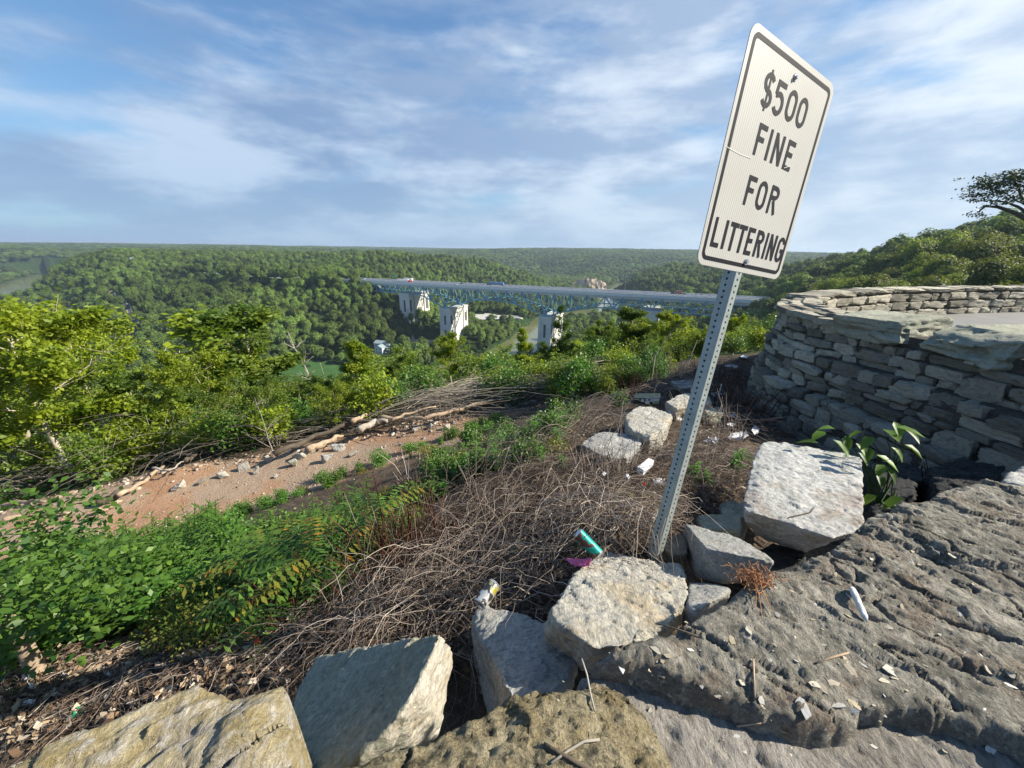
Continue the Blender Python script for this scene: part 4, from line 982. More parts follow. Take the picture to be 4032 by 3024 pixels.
# ------------------------------------------------------------------ broken stones in the foreground
def hull_mesh(pts, vox, chips=True):
    bm = bmesh.new()
    for p in pts: bm.verts.new(p)
    r = bmesh.ops.convex_hull(bm, input=bm.verts)
    bmesh.ops.delete(bm, geom=[g for g in set(r['geom_interior'] + r['geom_unused']) if isinstance(g, bmesh.types.BMVert) and g.is_valid], context='VERTS')
    # knock the corners and edges off with random shallow cuts
    C_ = np.array([v.co[:] for v in bm.verts]); ctr = C_.mean(0); rq = np.random.default_rng(int(abs(C_.sum()) * 1e4) % 99991)
    for _ in range(26 if chips else 0):
        n_ = rq.normal(size=3); n_ /= np.linalg.norm(n_); pr = (C_ - ctr) @ n_; d_ = pr.max() - rq.uniform(0.01, 0.045) * np.ptp(pr)
        r2 = bmesh.ops.bisect_plane(bm, geom=list(bm.verts) + list(bm.edges) + list(bm.faces), plane_co=tuple(ctr + n_ * d_), plane_no=tuple(n_), clear_outer=True)
        ed = [g for g in r2['geom_cut'] if isinstance(g, bmesh.types.BMEdge)]
        if ed: bmesh.ops.edgeloop_fill(bm, edges=ed)
    bmesh.ops.recalc_face_normals(bm, faces=bm.faces)
    me = bpy.data.meshes.new('tmp'); bm.to_mesh(me); bm.free()
    o = bpy.data.objects.new('tmp', me); COL.objects.link(o)
    md = o.modifiers.new('r', 'REMESH'); md.mode = 'VOXEL'; md.voxel_size = vox; md.adaptivity = 0
    sm = o.modifiers.new('s', 'SMOOTH'); sm.iterations = 1; sm.factor = 0.5
    dg = bpy.context.evaluated_depsgraph_get(); ev = o.evaluated_get(dg); out = bpy.data.meshes.new_from_object(ev)
    bpy.data.objects.remove(o); bpy.data.meshes.remove(me); return out
def roughen(me, amp=0.012, sc=5.0, seed=0, chip=0.5, grain=None, gamp=0.0, terr=0.0, tdir=(0, 0, 1)):
    n = len(me.vertices); V = np.empty(n * 3, np.float32); me.vertices.foreach_get('co', V); V = V.reshape(-1, 3).astype(float)
    N = np.empty(n * 3, np.float32); me.vertices.foreach_get('normal', N); N = N.reshape(-1, 3)
    d = amp * fbm(V, sc, 5, seed, 0.55) - chip * amp * np.clip(fbm(V, sc * 2.3, 3, seed + 7, 0.5, True) - 0.45, 0, 1) * 2
    d += amp * 0.22 * fbm(V, sc * 7, 3, seed + 3, 0.6) + amp * 0.75 * facets(V, 0.45 / sc, seed + 40) + amp * 0.35 * facets(V, 0.16 / sc, seed + 50)
    bed = V[:, 2] + 0.12 * V[:, 0] + 0.03 * fbm(V, sc * .5, 2, seed + 60); d -= amp * 0.9 * np.clip(1 - np.abs(vnoise(np.stack([bed * 14, V[:, 0] * 1.2, V[:, 1] * 1.2], 1), seed + 61)) / 0.10, 0, 1) * (np.abs(N[:, 2]) < 0.6)
    if grain is not None:
        g = np.array(grain, float); g /= np.linalg.norm(g); Q = V - np.outer(V @ g, g) * 0.78
        f = fbm(Q, 16, 4, seed + 11, 0.6); d += gamp * f
        if terr: s = f * 4; fr = s - np.floor(s); d += terr * (np.floor(s) + smooth01((fr - 0.7) / 0.3)) / 4
    V += N * d[:, None]
    me.vertices.foreach_set('co', V.astype(np.float32).ravel()); me.update(); return me
def place_mesh(name, me, mat, smooth=True):
    n = len(me.vertices); V = np.empty(n * 3, np.float32); me.vertices.foreach_get('co', V); V = V.reshape(-1, 3)
    c = np.array([V[:, 0].mean(), V[:, 1].mean(), V[:, 2].min()]); V -= c; me.vertices.foreach_set('co', V.ravel()); me.update()
    me.materials.clear(); me.materials.append(mat)
    if smooth: me.polygons.foreach_set('use_smooth', np.ones(len(me.polygons), bool))
    return ob(name, me, loc=tuple(map(float, c)))
def rock(name, label, top, mat, down=0.25, vox=0.009, amp=0.012, sc=5, seed=0, shrink=0.9, extra=(), cat='rock', grain=None, gamp=0.0, group=None, terr=0.0, world=False):
    T = np.array([PZ(*p) if not world else p for p in top]); c = T.mean(0)
    B = c + (T - c) * shrink - [0, 0, down]
    E = [PZ(*p) for p in extra]
    me = roughen(hull_mesh([tuple(map(float, p)) for p in list(T) + list(B) + E], vox), amp, sc, seed, 0.5, grain, gamp, terr)
    return tag(place_mesh(name, me, mat), label, cat, group)
def poly_sdf(X, Y, poly):
    """signed distance to a polygon, negative inside"""
    P_ = np.array(poly); n = len(P_); d = np.full(len(X), 1e9); ins = np.zeros(len(X), bool)
    for i in range(n):
        a, b = P_[i], P_[(i + 1) % n]; e = b - a; t = np.clip(((X - a[0]) * e[0] + (Y - a[1]) * e[1]) / (e @ e), 0, 1)
        d = np.minimum(d, np.hypot(X - a[0] - t * e[0], Y - a[1] - t * e[1]))
        c = (a[1] > Y) != (b[1] > Y); xi = a[0] + (Y - a[1]) * e[0] / (e[1] if abs(e[1]) > 1e-9 else 1e-9); ins ^= c & (X < xi)
    return np.where(ins, -d, d)
def slab(name, label, px, z0, mat, relief, res=0.006, drop=0.3, rough_edge=0.015, tilt=(0, 0), cat='stone', box=None, world=False, group=None):
    W_ = np.array([PZ(a, b, z0)[:2] if not world else (a, b) for a, b in px])
    x0, y0 = W_.min(0) - 0.05; x1, y1 = W_.max(0) + 0.05
    if box: x0, y0, x1, y1 = max(x0, box[0]), max(y0, box[1]), min(x1, box[2]), min(y1, box[3])
    nx, ny = int((x1 - x0) / res) + 2, int((y1 - y0) / res) + 2
    gx, gy = np.meshgrid(np.linspace(x0, x1, nx), np.linspace(y0, y1, ny), indexing='ij'); X = gx.ravel(); Y = gy.ravel()
    s = poly_sdf(X, Y, W_); P3 = np.stack([X, Y, np.zeros(len(X))], 1)
    s = s + rough_edge * fbm(P3, 9, 4, 61, 0.6) * 1.6 + rough_edge * 0.6
    keep = s < 0.022
    Z = z0 + tilt[0] * (X - X.mean()) + tilt[1] * (Y - Y.mean()) + relief(P3, s)
    Z -= drop * smooth01((s + 0.004) / 0.022) + 0.012 * np.clip((s + 0.03) / 0.03, 0, 1)
    idx = -np.ones(nx * ny, int); 
    q = (np.arange(nx - 1)[:, None] * ny + np.arange(ny - 1)[None]).ravel(); F = np.stack([q, q + ny, q + ny + 1, q + 1], 1)
    F = F[keep[F].all(1)]; used = np.unique(F); idx[used] = np.arange(len(used)); c = np.array([X[used].mean(), Y[used].mean(), z0 - drop])
    Vv = np.stack([X, Y, Z], 1)[used] - c
    me = mesh_np(name, Vv, idx[F], mat, True)
    return tag(ob(name, me, loc=tuple(map(float, c))), label, cat, group), W_
def terrace(f, n=4.0, k=0.72):
    s = f * n; fr = s - np.floor(s); return (np.floor(s) + smooth01((fr - k) / (1 - k))) / n
GA = math.atan2(-0.21, 0.23)
def aniso(P, ang=GA, st=3.2):
    c, s = math.cos(ang), math.sin(ang); u = P[:, 0] * c + P[:, 1] * s; v = -P[:, 0] * s + P[:, 1] * c
    return np.stack([u / st, v, P[:, 2]], 1)
def rel_slab(P, s):
    Q = aniso(P, GA, 2.3); f = fbm(Q, 4.2, 5, 101, 0.55)
    g = fbm(Q, 15, 4, 103, 0.6)
    h = 0.030 * terrace(f + 0.12 * g, 9.0, 0.86) + 0.004 * f + 0.014 * terrace(g, 5, 0.8) + 0.0045 * fbm(P, 70, 3, 104, 0.65) + 0.016 * facets(Q, 0.13, 131) + 0.007 * facets(Q, 0.045, 133) + 0.0035 * facets(P, 0.018, 135)
    crack = np.abs(fbm(Q, 2.2, 5, 107, 0.6)); h -= 0.022 * np.clip(1 - crack / 0.012, 0, 1)
    crack = np.abs(fbm(P, 1.9, 5, 117, 0.62)); h -= 0.012 * np.clip(1 - crack / 0.006, 0, 1)
    lump = np.clip(fbm(P, 7, 3, 119, 0.6) - 0.12, 0, 1) * smooth01((0.75 - P[:, 0]) / 0.4); h += 0.02 * lump * fbm(P, 40, 3, 121, 0.6, True)
    return h
def rel_ledge(P, s):
    Q = aniso(P, GA, 1.8)
    return 0.004 * facets(P, 0.03, 231) + 0.010 * fbm(P, 5, 3, 201) + 0.007 * fbm(Q, 28, 4, 203, 0.65) - 0.012 * np.clip(vnoise(Q * 42, 5) - 0.25, 0, 1) - 0.006 * np.clip(vnoise(Q * 85, 6) - 0.3, 0, 1)
def rel_lichen(P, s):
    h = 0.006 * facets(P, 0.06, 331) + 0.005 * facets(P, 0.02, 333) + 0.018 * fbm(P, 4.5, 4, 301) + 0.012 * fbm(P, 24, 4, 303, 0.62) + 0.006 * fbm(P, 75, 3, 304, 0.6) - 0.03 * smooth01((s + 0.12) / 0.12)
    crack = np.abs(fbm(P, 5.0, 4, 307, 0.6)); return h - 0.02 * np.clip(1 - crack / 0.02, 0, 1)
def rel_yellow(P, s):
    Q = aniso(P, R(38), 3.0); f = fbm(Q, 6, 5, 401, 0.58)
    h = 0.03 * facets(Q, 0.12, 431) + 0.012 * facets(Q, 0.045, 433) + 0.05 * terrace(f, 5, 0.7) + 0.03 * fbm(Q, 14, 4, 403, 0.6) + 0.012 * terrace(fbm(Q, 26, 3, 407), 4) + 0.006 * fbm(P, 50, 3, 404, 0.6)
    c = np.abs(fbm(aniso(P, R(52), 4.0), 3.2, 3, 411, 0.5)); h -= 0.03 * np.clip(1 - c / 0.03, 0, 1)
    return h - 0.035 * smooth01((s + 0.10) / 0.10)
slab('capping_slab', 'large dark rough capping slab of the wall filling the lower right', [(2290,2600),(2440,2530),(2600,2470),(2760,2385),(2900,2290),(3100,2205),(3300,2110),(3440,2010),(3600,1960),(3740,1900),(3880,1868),(3960,1885),(4150,1905),(4500,1960),(5200,2200),(5200,3600),(4400,3250),(4032,2940),(3750,2830),(3600,2820),(3440,2810),(3400,2870),(3150,2865),(2900,2790),(2740,2740),(2600,2680),(2420,2620)], -0.80, M['slab'], rel_slab, 0.005, 0.12, box=(-1, 0, 2.6, 2.2))
slab('mortar_ledge', 'pale pitted ledge below the dark slab along the bottom right edge', [(2250,2640),(2600,2560),(3300,2500),(4300,2500),(5000,3000),(5200,3800),(2500,3900),(2300,3100)], -0.85, M['ledge'], rel_ledge, 0.0055, 0.3, box=(-0.2, 0.05, 1.9, 0.95))
slab('lichen_boulder', 'golden lichen-covered stone at the bottom centre', [(1270,3010),(1390,2960),(1500,2890),(1640,2850),(1750,2790),(1900,2750),(2000,2705),(2120,2640),(2230,2615),(2340,2600),(2480,2650),(2590,2760),(2680,2950),(2720,3150),(2800,3800),(900,3800),(1100,3200)], -0.79, M['lichen'], rel_lichen, 0.005, 0.35, box=(-0.7, 0.05, 0.5, 1))
slab('yellow_boulder', 'rough yellow and white weathered boulder in the bottom left corner', [(-500,3100),(0,2960),(160,2880),(380,2805),(560,2740),(760,2655),(900,2668),(1000,2650),(1135,2640),(1150,2690),(1148,2780),(1180,2880),(1185,3100),(1200,3800),(-1200,3800)], -1.0, M['yellow'], rel_yellow, 0.006, 0.5, box=(-2.0, 0.1, 0, 1.2), tilt=(0, 0.0))
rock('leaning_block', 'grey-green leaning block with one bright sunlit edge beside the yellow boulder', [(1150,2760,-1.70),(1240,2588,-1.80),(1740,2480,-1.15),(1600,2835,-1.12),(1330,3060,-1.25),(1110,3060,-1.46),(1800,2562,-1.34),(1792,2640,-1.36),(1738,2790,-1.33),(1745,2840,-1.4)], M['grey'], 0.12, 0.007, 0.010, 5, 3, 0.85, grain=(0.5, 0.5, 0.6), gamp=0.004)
lb = bpy.data.objects['leaning_block'].data; lb.materials.append(M['palebuff'])
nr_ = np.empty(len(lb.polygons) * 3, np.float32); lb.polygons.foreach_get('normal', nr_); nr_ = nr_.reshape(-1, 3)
lb.polygons.foreach_set('material_index', ((nr_ @ np.array([0.8, 0.1, 0.35])) > 0.42).astype(np.int32))  # faces turned to the right take the paler stone
rock('tilted_block', 'mottled pale block with a dark left side wedged below the slabs at the bottom centre', [(1845,2425,-1.62),(1900,2380,-1.6),(1990,2395,-1.56),(2160,2440,-1.48),(2280,2600,-1.36),(2250,2720,-1.3),(2030,2790,-1.3),(1960,2740,-1.5),(2030,2650,-1.36)], M['bluish'], 0.35, 0.008, 0.012, 5, 5, 0.9, extra=[(1850,2560,-1.85),(1945,2745,-1.8)])
rock('flat_slab', 'broad pale limestone slab lying in the sun at the foot of the sign post', [(2370,2165,-1.5),(2290,2230,-1.406),(2200,2350,-1.28),(2150,2455,-1.235),(2270,2545,-1.17),(2330,2572,-1.16),(2500,2560,-1.17),(2620,2480,-1.2),(2690,2410,-1.24),(2715,2340,-1.302),(2690,2228,-1.42)], M['pale'], 0.2, 0.0065, 0.012, 5, 8, 0.8, extra=[(2140,2520,-1.40)], grain=(0.9, 0.1, 0), gamp=0.006, terr=0.008)
rock('wedge_stone', 'three-sided wedge stone with a smooth bluish face beside the sign post', [(2695,2058,-1.42),(2880,2105,-1.33),(2960,2140,-1.28),(3065,2213,-1.2),(2780,2160,-1.25)], M['bluish'], 0.05, 0.006, 0.006, 6, 11, 1.0, extra=[(2855,2300,-1.36),(2745,2278,-1.47),(2680,2165,-1.6),(3000,2270,-1.4)])
rock('stained_block', 'big white rust-stained block between the sign post and the curved wall', [(3000,1728,-1.35),(3120,1748,-1.33),(3250,1775,-1.33),(3400,1798,-1.31),(3412,1900,-1.3),(3432,2075,-1.263),(3290,2120,-1.267),(3120,2075,-1.28),(2930,2018,-1.3),(2925,1960,-1.32),(2962,1850,-1.326),(2970,1790,-1.34)], M['stained'], 0.27, 0.008, 0.010, 4, 14, 0.62, extra=[(2915,2070,-1.40)], grain=(1, 0.2, 0), gamp=0.004)
rock('mossy_chip', 'small greenish broken stone on the lower edge of the pale slab', [(2510,2475,-1.1),(2560,2462,-1.09),(2598,2500,-1.08),(2600,2548,-1.07),(2520,2562,-1.07),(2492,2520,-1.08)], M['wallstone'], 0.06, 0.004, 0.006, 14, 17)
rock('grey_stone', 'dull grey stone half hidden behind the wedge stone', [(2740,2035,-1.62),(2800,2020,-1.62),(2920,2030,-1.6),(2925,2085,-1.5),(2770,2080,-1.5)], M['grey'], 0.22, 0.009, 0.008, 6, 19)
rock('mossy_stone', 'greenish stone touching the foot of the sign post', [(2605,2130,-1.5),(2650,2105,-1.5),(2700,2100,-1.48),(2710,2180,-1.42),(2640,2190,-1.42)], M['wallstone'], 0.2, 0.007, 0.008, 9, 21)
rock('shadowed_stone', 'blue-grey stone in the gap below the wedge stone', [(2715,2290,-1.4),(2850,2300,-1.38),(2880,2320,-1.3),(2740,2410,-1.22),(2700,2380,-1.25)], M['bluish'], 0.2, 0.008, 0.006, 8, 23)
rock('grey_stone', 'dark stone behind the large white block and the post', [(2830,1990,-1.75),(2870,1965,-1.75),(2960,1985,-1.72),(2960,2040,-1.6),(2850,2040,-1.6)], M['grey'], 0.2, 0.01, 0.008, 6, 25)
rock('corner_boulder', 'white boulder at the right edge of the picture above the dark slab', [(3945,1888,-0.86),(3975,1850,-0.9),(4060,1810,-0.95),(4250,1810,-0.95),(4300,1950,-0.85),(4000,1905,-0.84)], M['stained'], 0.25, 0.012, 0.012, 5, 27)
rock('shadowed_stone', 'added dark stone filling the shaded gap between the wedge stone and the white block', [(2950,2190,-1.62),(3040,2130,-1.68),(3170,2160,-1.6),(3180,2230,-1.5),(3040,2280,-1.48)], M['darkstone'], 0.3, 0.01, 0.012, 6, 29)  # stone added in a near-black tone to darken the gap
# stones further up the bank
for a in [('bank_stone', 'pale grey stone left of the white block up the bank, half buried in vines', [(2280,1745,-1.92),(2360,1700,-1.98),(2500,1706,-1.94),(2540,1725,-1.9),(2480,1800,-1.8),(2380,1800,-1.8)], 'bluish', .3, 31),
          ('bank_stone', 'pale cracked boulder just below the cardboard box', [(2460,1640,-1.98),(2500,1602,-2.06),(2560,1594,-2.06),(2650,1636,-1.93),(2615,1695,-1.83),(2560,1718,-1.8),(2475,1690,-1.84)], 'pale', .35, 33),
          ('bank_stone', 'flat pale stone right of the cardboard box', [(2620,1580,-2.15),(2700,1545,-2.22),(2790,1558,-2.2),(2805,1588,-2.13),(2660,1608,-2.06)], 'pale', .25, 35),
          ('bank_stone', 'low greyish flat stone beyond the sign post in the vines', [(2640,1500,-2.5),(2750,1490,-2.55),(2800,1515,-2.45),(2680,1530,-2.4)], 'bluish', .12, 37),
          ('bank_stone', 'dark stone right of the sign post in the dead stems', [(2770,1610,-2.15),(2830,1600,-2.2),(2850,1630,-2.1),(2790,1640,-2.08)], 'grey', .15, 39)]:
    rock(a[0], a[1], a[2], M[a[3]], a[4], 0.014, 0.014, 4, a[5])
# weathered stones low on the left
for lab, top, mt, dn, sd_ in [('long tan stone under the weeds at lower left', [(500,2440,-3.05),(560,2400,-3.1),(660,2380,-3.1),(700,2400,-3.05),(620,2440,-3.0)], 'rubble', .1, 41),
     ('rounded tan stone at the edge of the grass, upper of the left stones', [(740,2385,-3.1),(790,2340,-3.15),(860,2318,-3.15),(880,2350,-3.05),(800,2380,-3.0)], 'rubble', .12, 43),
     ('pointed pale stone among litter at lower left', [(590,2520,-2.85),(635,2470,-2.9),(650,2530,-2.8)], 'rubble', .1, 45),
     ('flat grey stone beside the pointed pale stone', [(450,2550,-2.8),(520,2520,-2.85),(640,2530,-2.75),(620,2600,-2.65),(480,2580,-2.7)], 'wallstone', .1, 47),
     ('blue-grey flat shards beneath the grass at lower left', [(520,2480,-2.95),(580,2450,-3.0),(620,2470,-2.95),(560,2510,-2.88)], 'bluish', .06, 49)]:
    rock('bank_stone', lab, top, M[mt], dn, 0.014, 0.012, 5, sd_)
# stones along the far edge of the dirt track
EDGE = [(1185,1800,.42,'pale','tallest pale slab at the foot of the bare log'),(1225,1790,.34,'pale','pale slab leaning on the tallest one by the log'),(1290,1815,.36,'bluish','grey faceted stone right of the two leaning slabs'),(1330,1770,.4,'bluish','upright grey slab by the peeled log end'),(1395,1795,.3,'rubble','flat buff stone beside the upright grey slab'),
        (1150,1835,.3,'grey','dark-undercut flat stone left of the leaning slabs'),(1060,1815,.28,'rubble','clod of rubble left of the dark flat stone'),(960,1850,.3,'rubble','flat stone midway along the track edge'),(880,1880,.3,'pale','flat slab on the track edge right of the dark branch'),(800,1905,.26,'rubble','pale stone below the dark branch'),
        (1590,1720,.2,'pale','white stone under the peeled log, leftmost of its row'),(1640,1700,.25,'pale','white upright stone in the row under the peeled log'),(1690,1690,.26,'bluish','tallest stone in the row under the peeled log'),(1760,1690,.24,'rubble','last stone in the row under the peeled log'),(1580,1755,.16,'pale','small white stone at the track edge below the log'),(1660,1730,.2,'rubble','buff stone in front of the row under the log'),
        (2003,1612,.32,'bluish','single tilted grey slab at the top of the debris'),(1500,1770,.14,'pale','small pale stone on the track'),(1085,1880,.14,'rubble','small yellow stone lying on the red dirt'),(1110,1950,.1,'darkstone','dark pebble on the red dirt'),(1005,1862,.25,'rubble','reddish clod beside the rubble clod'),(700,1925,.35,'rubble','flat stone near the stump at the left of the track')]
for k, (px, py, s, mt, lab) in enumerate(EDGE):
    rg = random.Random(k + 500); c = None
    z = -5.0
    for _ in range(6): q = PZ(px, py, z); z = gz(q[0], q[1])
    c = Vector(PZ(px, py, z)); pts = []
    for j in range(9):
        a = rg.uniform(0, 6.28); rr = s * rg.uniform(0.6, 1.0) * 0.62; pts.append((c.x + math.cos(a) * rr, c.y + math.sin(a) * rr * 0.7, c.z + rg.choice((-0.15, 0.12, 0.45, 0.6)) * s * rg.uniform(0.7, 1.2)))
    me = roughen(hull_mesh(pts, s * 0.05, False), s * 0.04, 3 / s, k)
    tag(place_mesh('track_stone', me, M[mt]), lab, 'rock', 'stones along the edge of the dirt track')
# flakes of stone and grit on the slab, each its own piece
flk = []
for k in range(6):
    rg = random.Random(k + 70); pts = []
    for a in [i * 1.05 + rg.uniform(-.4, .4) for i in range(6)]:
        e_ = rg.uniform(.45, 1.1); pts += [(math.cos(a) * e_, math.sin(a) * e_ * .7, .10 + .08 * math.cos(a)), (math.cos(a) * e_ * .9, math.sin(a) * e_ * .6, -.12)]
    bm = bmesh.new(); [bm.verts.new(p) for p in pts]; r = bmesh.ops.convex_hull(bm, input=bm.verts)
    bmesh.ops.delete(bm, geom=[g for g in set(r['geom_interior'] + r['geom_unused']) if isinstance(g, bmesh.types.BMVert) and g.is_valid], context='VERTS'); me = bpy.data.meshes.new('flake'); bm.to_mesh(me); bm.free()
    me.materials.append(simple('pale_flake_%d' % k, [(0.46, 0.42, 0.32), (0.40, 0.34, 0.22), (0.52, 0.50, 0.45), (0.34, 0.29, 0.19), (0.42, 0.35, 0.26), (0.45, 0.42, 0.36)][k], 0.85, vary=0.2, scale=3)); flk.append(me)
dg = bpy.context.evaluated_depsgraph_get()
def drop_on(px, py, z0, names):
    """the surface point the photograph shows at (px, py) on one of the named stones"""
    bpy.context.view_layer.update()
    d = Vector(ray(px, py)).normalized(); o_ = Vector((0, 0, 0)); best = None
    for nm in names:
        s_ = bpy.data.objects[nm]; inv = s_.matrix_world.inverted()
        ok_, loc, nr, fi = s_.ray_cast(inv @ o_, (inv.to_3x3() @ d).normalized())
        if ok_:
            wl = s_.matrix_world @ loc
            if best is None or wl.length < best[0].length: best = (wl, nr)
    return best if best else (Vector(PZ(px, py, z0)), Vector((0, 0, 1)))
rg = random.Random(4); FL = []
for (px, py, s) in [(2445,2630,16),(2480,2680,18),(2560,2640,14),(2600,2660,17),(2585,2560,18),(2610,2600,13),(2630,2585,15),(2880,2520,26),(2900,2440,24),(2945,2480,22),(2720,2560,10),(3340,2345,8),(3550,2390,14),(3590,2170,16),(3620,2225,15),(3290,2265,12),(3750,2190,18),(3410,2190,8),(3430,2200,8),(3460,2192,8),(3345,2430,14),(3500,2470,12),(3320,2610,16),(3350,2640,22),(3330,2600,12),(3280,2690,20),(3210,2700,24),(3240,2710,16),(3300,2780,20),(3350,2770,24),(3370,2785,24),(3360,2800,18),(3480,2680,18),(3500,2640,22),(3520,2670,12),(3570,2720,12),(3400,2620,10),(3170,2800,26),(3150,2760,14),(3640,2620,8),(3890,2640,14),(3985,2660,16),(3975,2700,18),(3900,2690,6),(3120,2330,10),(3060,2420,14),(3200,2440,12),(2700,2450,10),(2960,2600,10),(3010,2660,14),(2920,2690,12),(3000,2760,14),(2760,2700,16),(2820,2740,14),(2640,2740,13),(2560,2800,12),(3080,2880,14),(2900,2900,13),(3900,2950,20),(3720,2960,16),(3440,2940,14),(3600,2910,12),(2350,2700,9),(2200,2760,8),(3780,2420,8),(3830,2300,8),(3700,2500,7),(3240,2540,10),(3440,2540,9),(3050,2540,12),(3130,2600,10)]:
    FL.append((px, py, s))
for _ in range(60):
    px = rg.uniform(2500, 4000); lo = 2560 - (px - 2500) * 0.42; FL.append((px, rg.uniform(lo + 60, 2980), rg.uniform(4, 8)))
NMS = ['capping_slab', 'mortar_ledge', 'lichen_boulder']
for k, (px, py, s) in enumerate(FL):
    q, nr = drop_on(px, py, -0.8, NMS); sz = s * 2.2 / FPX * max(0.35, q.dot(Vector(_f))) * 0.62
    o = ob('stone_flake', flk[rg.randrange(6)], loc=q + Vector((0, 0, sz * 0.05)), rot=(rg.uniform(-.35, .35), rg.uniform(-.35, .35), rg.uniform(0, 6.28)), scale=(sz * rg.uniform(.8, 1.3), sz * rg.uniform(.6, 1.1), sz * rg.uniform(.6, 1.3)))
    near_ = min([('the root clump', 2960, 2310), ('the rolled paper', 3390, 2390), ('the far corner of the slab', 3900, 1950), ('the right edge of the picture', 3980, 2600), ('the straw on the slab', 3280, 2600), ('the pale slab', 2640, 2500), ('the golden stone', 2420, 2680), ('the upright straw', 2965, 2680), ('the middle of the pale ledge', 3100, 2950), ('the right end of the pale ledge', 3800, 2960), ('the white flake heap', 3360, 2780), ('the left end of the pale ledge', 2700, 2900), ('the upper edge of the slab', 3300, 2200)], key=lambda q_: math.hypot(px - q_[1], py - q_[2]))
    sd_ = ('left of ' if px < near_[1] - 25 else 'right of ' if px > near_[1] + 25 else 'above ' if py < near_[2] else 'below ') + near_[0]
    tag(o, ('tiny' if s < 7 else 'small' if s < 12 else 'middling' if s < 18 else 'large') + ' pale stone flake ' + sd_ + (', higher up' if py < near_[2] - 40 else ', lower down' if py > near_[2] + 40 else ', level with it'), 'stone flake', 'stone flakes scattered over the wall top')
print('stones', round(time.time() - T0, 1))
# ------------------------------------------------------------------ curved stone wall of the overlook
TOP = np.array([(6.2,0.6),(5.6,1.6),(5.25,2.7),(5.08,3.6),(5.02,4.4),(4.93,5.0),(4.75,5.7),(4.75,6.5),(4.98,7.2),(5.5,7.9),(6.2,8.6),(7.7,9.5),(9.8,10.4),(13.3,11.4),(17.5,12.1),(23,12.6)])
def resample(P, n):
    P = np.asarray(P, float)
    # Catmull-Rom through the points
    out = []
    for i in range(len(P) - 1):
        p0, p1, p2, p3 = P[max(i-1, 0)], P[i], P[i+1], P[min(i+2, len(P)-1)]
        for t in np.linspace(0, 1, 24, endpoint=False): out.append(0.5*((2*p1)+(-p0+p2)*t+(2*p0-5*p1+4*p2-p3)*t*t+(-p0+3*p1-3*p2+p3)*t**3))
    out.append(P[-1]); out = np.array(out); s = np.concatenate([[0], np.cumsum(np.linalg.norm(np.diff(out, axis=0), axis=1))])
    u = np.linspace(0, s[-1], n); return np.stack([np.interp(u, s, out[:, 0]), np.interp(u, s, out[:, 1])], 1), u
CP, CU = resample(TOP, 400); CL = CU[-1]
CT = np.gradient(CP, axis=0); CT /= np.linalg.norm(CT, axis=1)[:, None]
CN = np.stack([-CT[:, 1], CT[:, 0]], 1)          # points outward (left of travel = away from the enclosed floor)
if (CN[150] @ (CP[150] - np.array([8.0, 6.5]))) < 0: CN = -CN
def wp(u, off, z):
    x = np.interp(u, CU, CP[:, 0]); y = np.interp(u, CU, CP[:, 1]); nx = np.interp(u, CU, CN[:, 0]); ny = np.interp(u, CU, CN[:, 1])
    return Vector((x + nx * off, y + ny * off, z))
def wdir(u):
    tx = np.interp(u, CU, CT[:, 0]); ty = np.interp(u, CU, CT[:, 1]); return math.atan2(ty, tx)
wall = thing('curved_stone_wall', 'curved rough limestone overlook wall stepping outwards to its foot', 'wall', (0, 0, 0))
def u_near(x, y): return float(CU[np.argmin(np.hypot(CP[:, 0] - x, CP[:, 1] - y))])
U_TIP = u_near(4.75, 6.5); U_END = u_near(5.8, 8.2)
# outer profile: (z, outward offset)
PROFILE = [(-0.80, 0.0), (-1.42, 0.10), (-1.44, 0.26), (-1.98, 0.36), (-2.0, 0.58), (-2.75, 0.75)]
def wfac(u): return float(np.interp(u, [0, u_near(5.02, 4.4), u_near(4.75, 5.7), u_near(4.98, 7.2), u_near(6.2, 8.6)], [1, 1, .72, .3, .2]))
def prof_off(z):
    for (za, oa), (zb, ob_) in zip(PROFILE, PROFILE[1:]):
        if z <= za and z >= zb: return oa + (ob_ - oa) * (za - z) / (za - zb + 1e-9)
    return PROFILE[-1][1]
# body of mortar
nU = 420; prof = [(-0.45, -1.6), (-0.45, -0.98)] + [(o - 0.035, min(z - 0.02, -0.98)) for z, o in PROFILE] + [(0.8, -3.4)]
fine = []
for i in range(len(prof) - 1):
    n = max(1, int(math.hypot(prof[i+1][0] - prof[i][0], prof[i+1][1] - prof[i][1]) / 0.05))
    for k in range(n): fine.append((prof[i][0] + (prof[i+1][0] - prof[i][0]) * k / n, prof[i][1] + (prof[i+1][1] - prof[i][1]) * k / n))
fine.append(prof[-1]); m_ = len(fine); V = []
for u in np.linspace(0, CL, nU):
    for o_, z_ in fine: V.append(wp(u, o_ * (wfac(u) if o_ > 0 else 1), z_))
V = np.array(V); N_ = np.repeat(np.stack([np.interp(np.linspace(0, CL, nU), CU, CN[:, 0]), np.interp(np.linspace(0, CL, nU), CU, CN[:, 1]), np.zeros(nU)], 1), m_, 0)
V += N_ * (0.03 * fbm(V, 4, 4, 71))[:, None]; V[:, 2] += 0.015 * fbm(V, 7, 3, 72)
i = (np.arange(nU - 1)[:, None] * m_ + np.arange(m_ - 1)[None]).ravel(); F = np.stack([i, i + 1, i + m_ + 1, i + m_], 1)
me = mesh_np('mortar_core', V, F, M['mortar'], True); b_ = bmesh.new(); b_.from_mesh(me); bmesh.ops.recalc_face_normals(b_, faces=b_.faces); b_.to_mesh(me); b_.free()
ob('mortar_core', me, wall)
